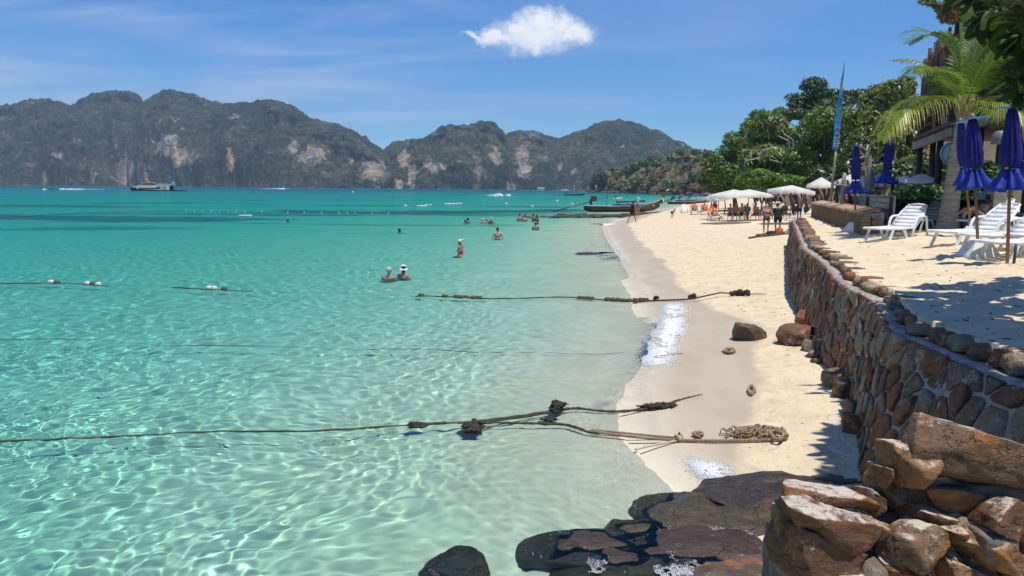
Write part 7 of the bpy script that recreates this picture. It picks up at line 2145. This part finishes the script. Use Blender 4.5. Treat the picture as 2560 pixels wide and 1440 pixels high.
# line two, to the beach
o = ropeobj([(1040, 741), (1110, 744), (1200, 747), (1300, 746), (1400, 744), (1445, 746), (1500, 751), (1570, 754), (1640, 752)], .018, M_ROPE, 'float line with mossy drum floats running ashore in the middle', .02)
floats(o, [(1053, 741), (1112, 744), (1141, 745), (1154, 746), (1166, 746), (1184, 747), (1198, 747), (1451, 747), (1465, 748), (1478, 749)], .062, .17, [M_FLOATD], seed=3)
floats(o, [(1518, 751), (1532, 752), (1546, 752), (1560, 754), (1574, 754), (1588, 753), (1602, 752), (1615, 752)], .065, .145, [M_FLOATD], seed=4)
tie_ = empty('mooring_rope', P(1640, 752, .05), 0, 'taut black rope with knots and a dark lump running up onto the dry sand', 'rope')
pts = [P(1620, 752, .03), P(1700, 749, .12), P(1730, 747, .2), G(1800, 743) + Vector((0, 0, .12)), G(1850, 740) + Vector((0, 0, .06)), G(1915, 737) + Vector((0, 0, .02))]
mb = MB(); mb.tube(pts, [.022, .02, .02, .02, .018, .008], 7); mb.tube([p + Vector((0, .06, -.02)) for p in pts[:4]], .012, 5); put(mb.build('line', M_ROPE), tie_)
for (px, py), s_, nn_ in (((1640, 753), .07, 5), ((1730, 748), .09, 6), ((1848, 740), .10, 16)):
    mb = MB(); rr = random.Random(px)
    for i in range(nn_):
        c = P(px + rr.uniform(-22 if nn_ > 10 else -5, 22 if nn_ > 10 else 5), py + rr.uniform(-2, 2), 0); c = G(px + rr.uniform(-1, 1) * (22 if nn_ > 10 else 5), py); mb.ball(c + Vector((0, 0, .05 + rr.uniform(0, .06))), (s_ * rr.uniform(.5, 1), s_ * .6, s_ * rr.uniform(.4, .8)), 7, 5)
    put(mb.build('knot', M_WEED), tie_)
# line three: thin line
ropeobj([(-40, 851), (60, 849), (140, 846), (240, 851), (330, 857), (420, 863), (520, 865), (640, 865), (740, 868), (850, 873), (950, 873), (1060, 874), (1180, 879), (1280, 881), (1380, 883), (1470, 885), (1560, 883)], .007, M_ROPE, 'long thin rope lying across the shallow water, between the float lines and the weedy rope', .006, sub=10, wig=.03)
ropeobj([(1648, 893), (1670, 894), (1706, 892)], .012, M_ROPE2, 'short end of thin rope emerging on the wet sand behind the breaker', .012)
# line four: heavy weedy rope
o = ropeobj([(-60, 1107), (40, 1105), (160, 1099), (300, 1090), (450, 1083), (600, 1081), (760, 1078), (900, 1074), (1030, 1065)], .014, M_ROPE, 'thick dark weedy rope crossing the clear water from the left edge', .01, sub=10, wig=.03)
hv = empty('weedy_rope', P(1180, 1060, 0), 0, 'forked heavy rope overgrown with dark weed where it reaches the shallows', 'rope')
for pxs, r in (([(1020, 1066), (1100, 1060), (1180, 1056), (1260, 1048), (1340, 1038), (1390, 1030)], .020), ([(1180, 1058), (1270, 1051), (1350, 1040), (1400, 1030)], .012), ([(1170, 1060), (1260, 1059), (1340, 1062), (1410, 1064), (1440, 1072), (1470, 1082), (1500, 1088)], .018), ([(1390, 1030), (1440, 1024), (1490, 1028), (1540, 1030), (1600, 1024), (1660, 1015), (1710, 1006), (1755, 1000)], .020)):
    mb = MB(); pp = rope_pts(pxs, .015, 8, .01); n_ = len(pp); mb.tube(pp, [r * (1 + .35 * math.sin(i * 2.3) * math.sin(i * .9)) * (1 if i < n_ * .8 else max(.25, 1 - (i - n_ * .8) / (n_ * .25))) for i in range(n_)], 6); put(mb.build('strand', M_ROPE), hv)


def weed(px, py, wpx, hpx, nn_, label, seed, z=.02, sc_=1.0):
    rr = random.Random(seed); mb = MB()
    for i in range(nn_):
        c = P(px + max(-.45, min(.45, rr.gauss(0, .24))) * wpx, py + max(-.4, min(.4, rr.gauss(0, .2))) * hpx, 0); zz_ = max(gz(c.x, c.y) + .02, z - rr.random() * .08 - .0); c.z = zz_
        d_ = Vector((rr.gauss(0, 1), rr.gauss(0, .7), rr.gauss(0, .12))).normalized() * rr.uniform(.03, .09) * sc_
        mb.tube([c - d_, c - d_ * .3 + Vector((0, 0, rr.uniform(0, .03))), c + d_ * .4, c + d_], [.004, .011 * sc_, .010 * sc_, .003], 4, True, True)
        mb.ball(c, (.05 * sc_ * rr.uniform(.6, 1.4), .036 * sc_, .026 * sc_), 6, 4)
    a_, b_ = P(px - wpx * .55, py, 0), P(px + wpx * .55, py, 0); a_.z = b_.z = max(z - .02, gz(a_.x, a_.y) + .01); mb.tube([a_, a_.lerp(b_, .5), b_], .012, 5)
    o = mb.build('seaweed', M_WEED); o.cycles.is_caustics_receiver = True
    return tag(o, label, 'seaweed', 'weed clumps on the heavy rope')


weed(1042, 1064, 34, 12, 26, 'small dark weed tuft left on the heavy rope', 1, .03)
weed(1182, 1068, 50, 34, 80, 'largest dark weed clump hanging at the fork of the heavy rope', 2, .04)
weed(1395, 1028, 36, 20, 34, 'greenish weed clump sticking up where the upper branch meets the shore', 3, .10)
weed(1370, 1048, 40, 14, 24, 'flat dark weed patch under the fork near the shore', 4, .0)
weed(1640, 1020, 90, 10, 46, 'crusty dark weed along the end of the upper branch', 5, .05)
# tan three strand ropes on the sand
coil = empty('rope_coil', G(1880, 1095), 0, 'pile of thick tan rope and netting with a knotted end on the sand', 'rope')
Gp = lambda l, dz: [(P(a, b_, 0) if G(a, b_).z < 0 else G(a, b_)) + Vector((0, 0, dz)) for a, b_ in l]


def dense(pts, n_=8):
    out = []
    for i in range(len(pts) - 1):
        for j in range(n_):
            t = j / n_; p0, p1, p2, p3 = pts[max(i - 1, 0)], pts[i], pts[i + 1], pts[min(i + 2, len(pts) - 1)]
            out.append(.5 * ((2 * p1) + (p2 - p0) * t + (2 * p0 - 5 * p1 + 4 * p2 - p3) * t * t + (3 * p1 - p0 - 3 * p2 + p3) * t ** 3))
    return out + [pts[-1]]


for pxs, r, dz, m_ in (([(1475, 1083), (1560, 1095), (1640, 1103), (1700, 1106), (1780, 1108), (1860, 1107), (1930, 1105), (1968, 1102)], .019, .03, M_ROPE2), ([(1480, 1080), (1560, 1088), (1640, 1096), (1690, 1100)], .014, .03, M_ROPE2),
                       ([(1968, 1100), (1955, 1086), (1925, 1079), (1880, 1078), (1840, 1082)], .024, .05, M_ROPE2), ([(1935, 1108), (1925, 1096), (1940, 1090), (1958, 1098), (1950, 1112), (1932, 1110)], .022, .07, M_ROPE2), ([(1700, 1104), (1660, 1112), (1620, 1120), (1588, 1128)], .014, .02, mat('pale_frayed_rope', (.60, .50, .38), .95, (.45, .36, .26), 30))):
    mb = MB(); twisted(mb, dense(Gp(pxs, dz), 26), r); put(mb.build('strand', m_), coil)
mb = MB(); rr = random.Random(6)
for i in range(34):
    px, py = rr.gauss(1880, 32), rr.gauss(1090, 5); a0 = rr.random() * 6; ring = []
    for j in range(10):
        a = a0 + j * .62; ring.append(G(px + math.cos(a) * rr.uniform(8, 17), py + math.sin(a) * rr.uniform(3, 6)) + Vector((0, 0, rr.uniform(.02, .10))))
    mb.tube(dense(ring, 2), rr.uniform(.006, .012), 5)
put(mb.build('tangle', M_ROPE2), coil)
mb = MB()
for i in range(9):
    a0 = rr.random() * 6; ring = [G(1697 + math.cos(a0 + j * .8) * rr.uniform(4, 11), 1101 + math.sin(a0 + j * .8) * rr.uniform(3, 8)) + Vector((0, 0, rr.uniform(.03, .09))) for j in range(8)]
    mb.tube(dense(ring, 3), .010, 5)
put(mb.build('knot', MATS['pale_frayed_rope']), coil)
for px, py, s_, lab in ((1745, 1092, 16, 'small brown tangle of rope between the knot and the rope pile'), (1822, 881, 18, 'small frayed rope tangle on the wet sand below the boulder'), (1878, 980, 12, 'little twist of old rope at the edge of the dry sand')):
    mb = MB(); rr = random.Random(px)
    for i in range(9):
        a0 = rr.random() * 6; ring = [G(px + math.cos(a0 + j * .8) * rr.uniform(.3, 1) * s_, py + math.sin(a0 + j * .8) * rr.uniform(.3, 1) * s_ * (.4 if px != 1878 else 1.1)) + Vector((0, 0, rr.uniform(.01, .05))) for j in range(8)]
        mb.tube(dense(ring, 3), .009 if px != 1822 else .011, 5)
    o = mb.build('rope_tangle', M_ROPE2); tag(o, lab, 'rope', 'rope scraps on the sand')

# far float line and white floats
ffl = ropeobj([(0, 544), (60, 541), (130, 537), (210, 533), (300, 531), (380, 529), (470, 528), (560, 529), (640, 531), (760, 532), (880, 534), (1000, 536), (1090, 537)], .035, M_ROPE, 'far dark float line dotted with white floats, left half of the bay', .02, wig=.1)
floats(ffl, [(465, 527), (486, 527.5), (507, 528), (528, 528), (549, 528.5), (570, 529), (590, 529.5), (612, 530), (654, 531), (719, 532), (761, 532), (804, 533), (847, 533.5), (868, 533.5), (888, 534), (930, 534.5), (971, 535)], .065, .18, [M_FLOATW], seed=7)
FLT = [(1013, 515.5, .5), (1054, 516, 1.6), (1066, 514, .4), (1075, 513.5, .3), (1122, 511, 1.6), (1134, 510.5, .3), (1141, 511, .35), (1150, 510, .6), (613, 540.5, 1.3), (881, 481, .5), (1265, 510, .4), (1330, 517, .4), (1392, 503, .4), (1480, 507, .4), (1594, 495, .5), (1597, 499, .5), (1540, 498, 1.6), (1550, 496.5, 1.2), (1429, 511, .3)]
FX = [q[0] for q in FLT]
for i, (px, py, L) in enumerate(FLT):
    c = P(px, py, 0); mb = MB(); r = .13 * c.y / 110 + .02; mb.tube([c + Vector((-L / 2, 0, .03)), c + Vector((L / 2, .1, .03))], r, 7); mb.ball(c + Vector((L * .3, 0, .04)), r * 1.25, 7, 5); o = mb.build('float', M_FLOATW)
    tag(o, 'white float drifting in the bay, %s of these pale specks from the left' % ORD[sorted(FX).index(px)], 'float', 'white floats in the bay')

# reef of dark stones beside the beached boat
pts, rad = [], []
mb = MB()
for i in range(330):
    t = fr_.random(); px = 1300 + 370 * t; py = 541.5 + 1.6 * (1 - t) - 9 * max(0, t - .62) / .38 + fr_.normal() * (1.2 if t > .2 else .6)
    c = P(px, py, 0); sc_ = (.1 + .32 * fr_.random()) * (1 if t > .25 else .6)
    V, Fc = rock_mesh((sc_ * 1.5, sc_, sc_ * .55), i % 11, 1, rough=.12); mb.add([q + c + Vector((0, 0, .03 if t > .25 else -.04)) for q in V], Fc, False)
o = mb.build('reef_stones', mat('reef_stone', (.085, .068, .045), .85, (.045, .036, .024), 3)); tag(o, 'line of dark low stones running from the beached boat into the sea', None, None, 'stuff')
o = rock('rock', P(1490, 636, -.02), (.95, .55, .10), (0, 0, .1), 97, M_WETROCK, None, 3, blocky=.3); tag(o, 'flat dark rock just breaking the shallow water near the upper shore', 'rock')
# small twigs and leaves scattered on the sand
tv, tf = [], []; rr = random.Random(44); mb = MB()
for i in range(420):
    if rr.random() < .55:
        px, py = rr.uniform(1620, 1990), rr.uniform(560, 800); c = G(px, py)
    else:
        px, py = rr.uniform(2000, 2560), rr.uniform(580, 880); c = TG(px, py)
    if px < 1990 and c.x < wet_x(c.y) + .2:
        continue
    a = rr.random() * 6; L = rr.uniform(.02, .07); d_ = Vector((math.cos(a), math.sin(a), .15)) * L
    mb.tube([c - d_ * .5 + Vector((0, 0, .008)), c + d_ * .5 + Vector((0, 0, .008))], rr.uniform(.002, .006), 4, False)
o = mb.build('twigs', M_LOG); tag(o, 'dry twigs and leaf bits scattered on the sand', None, None, 'stuff')
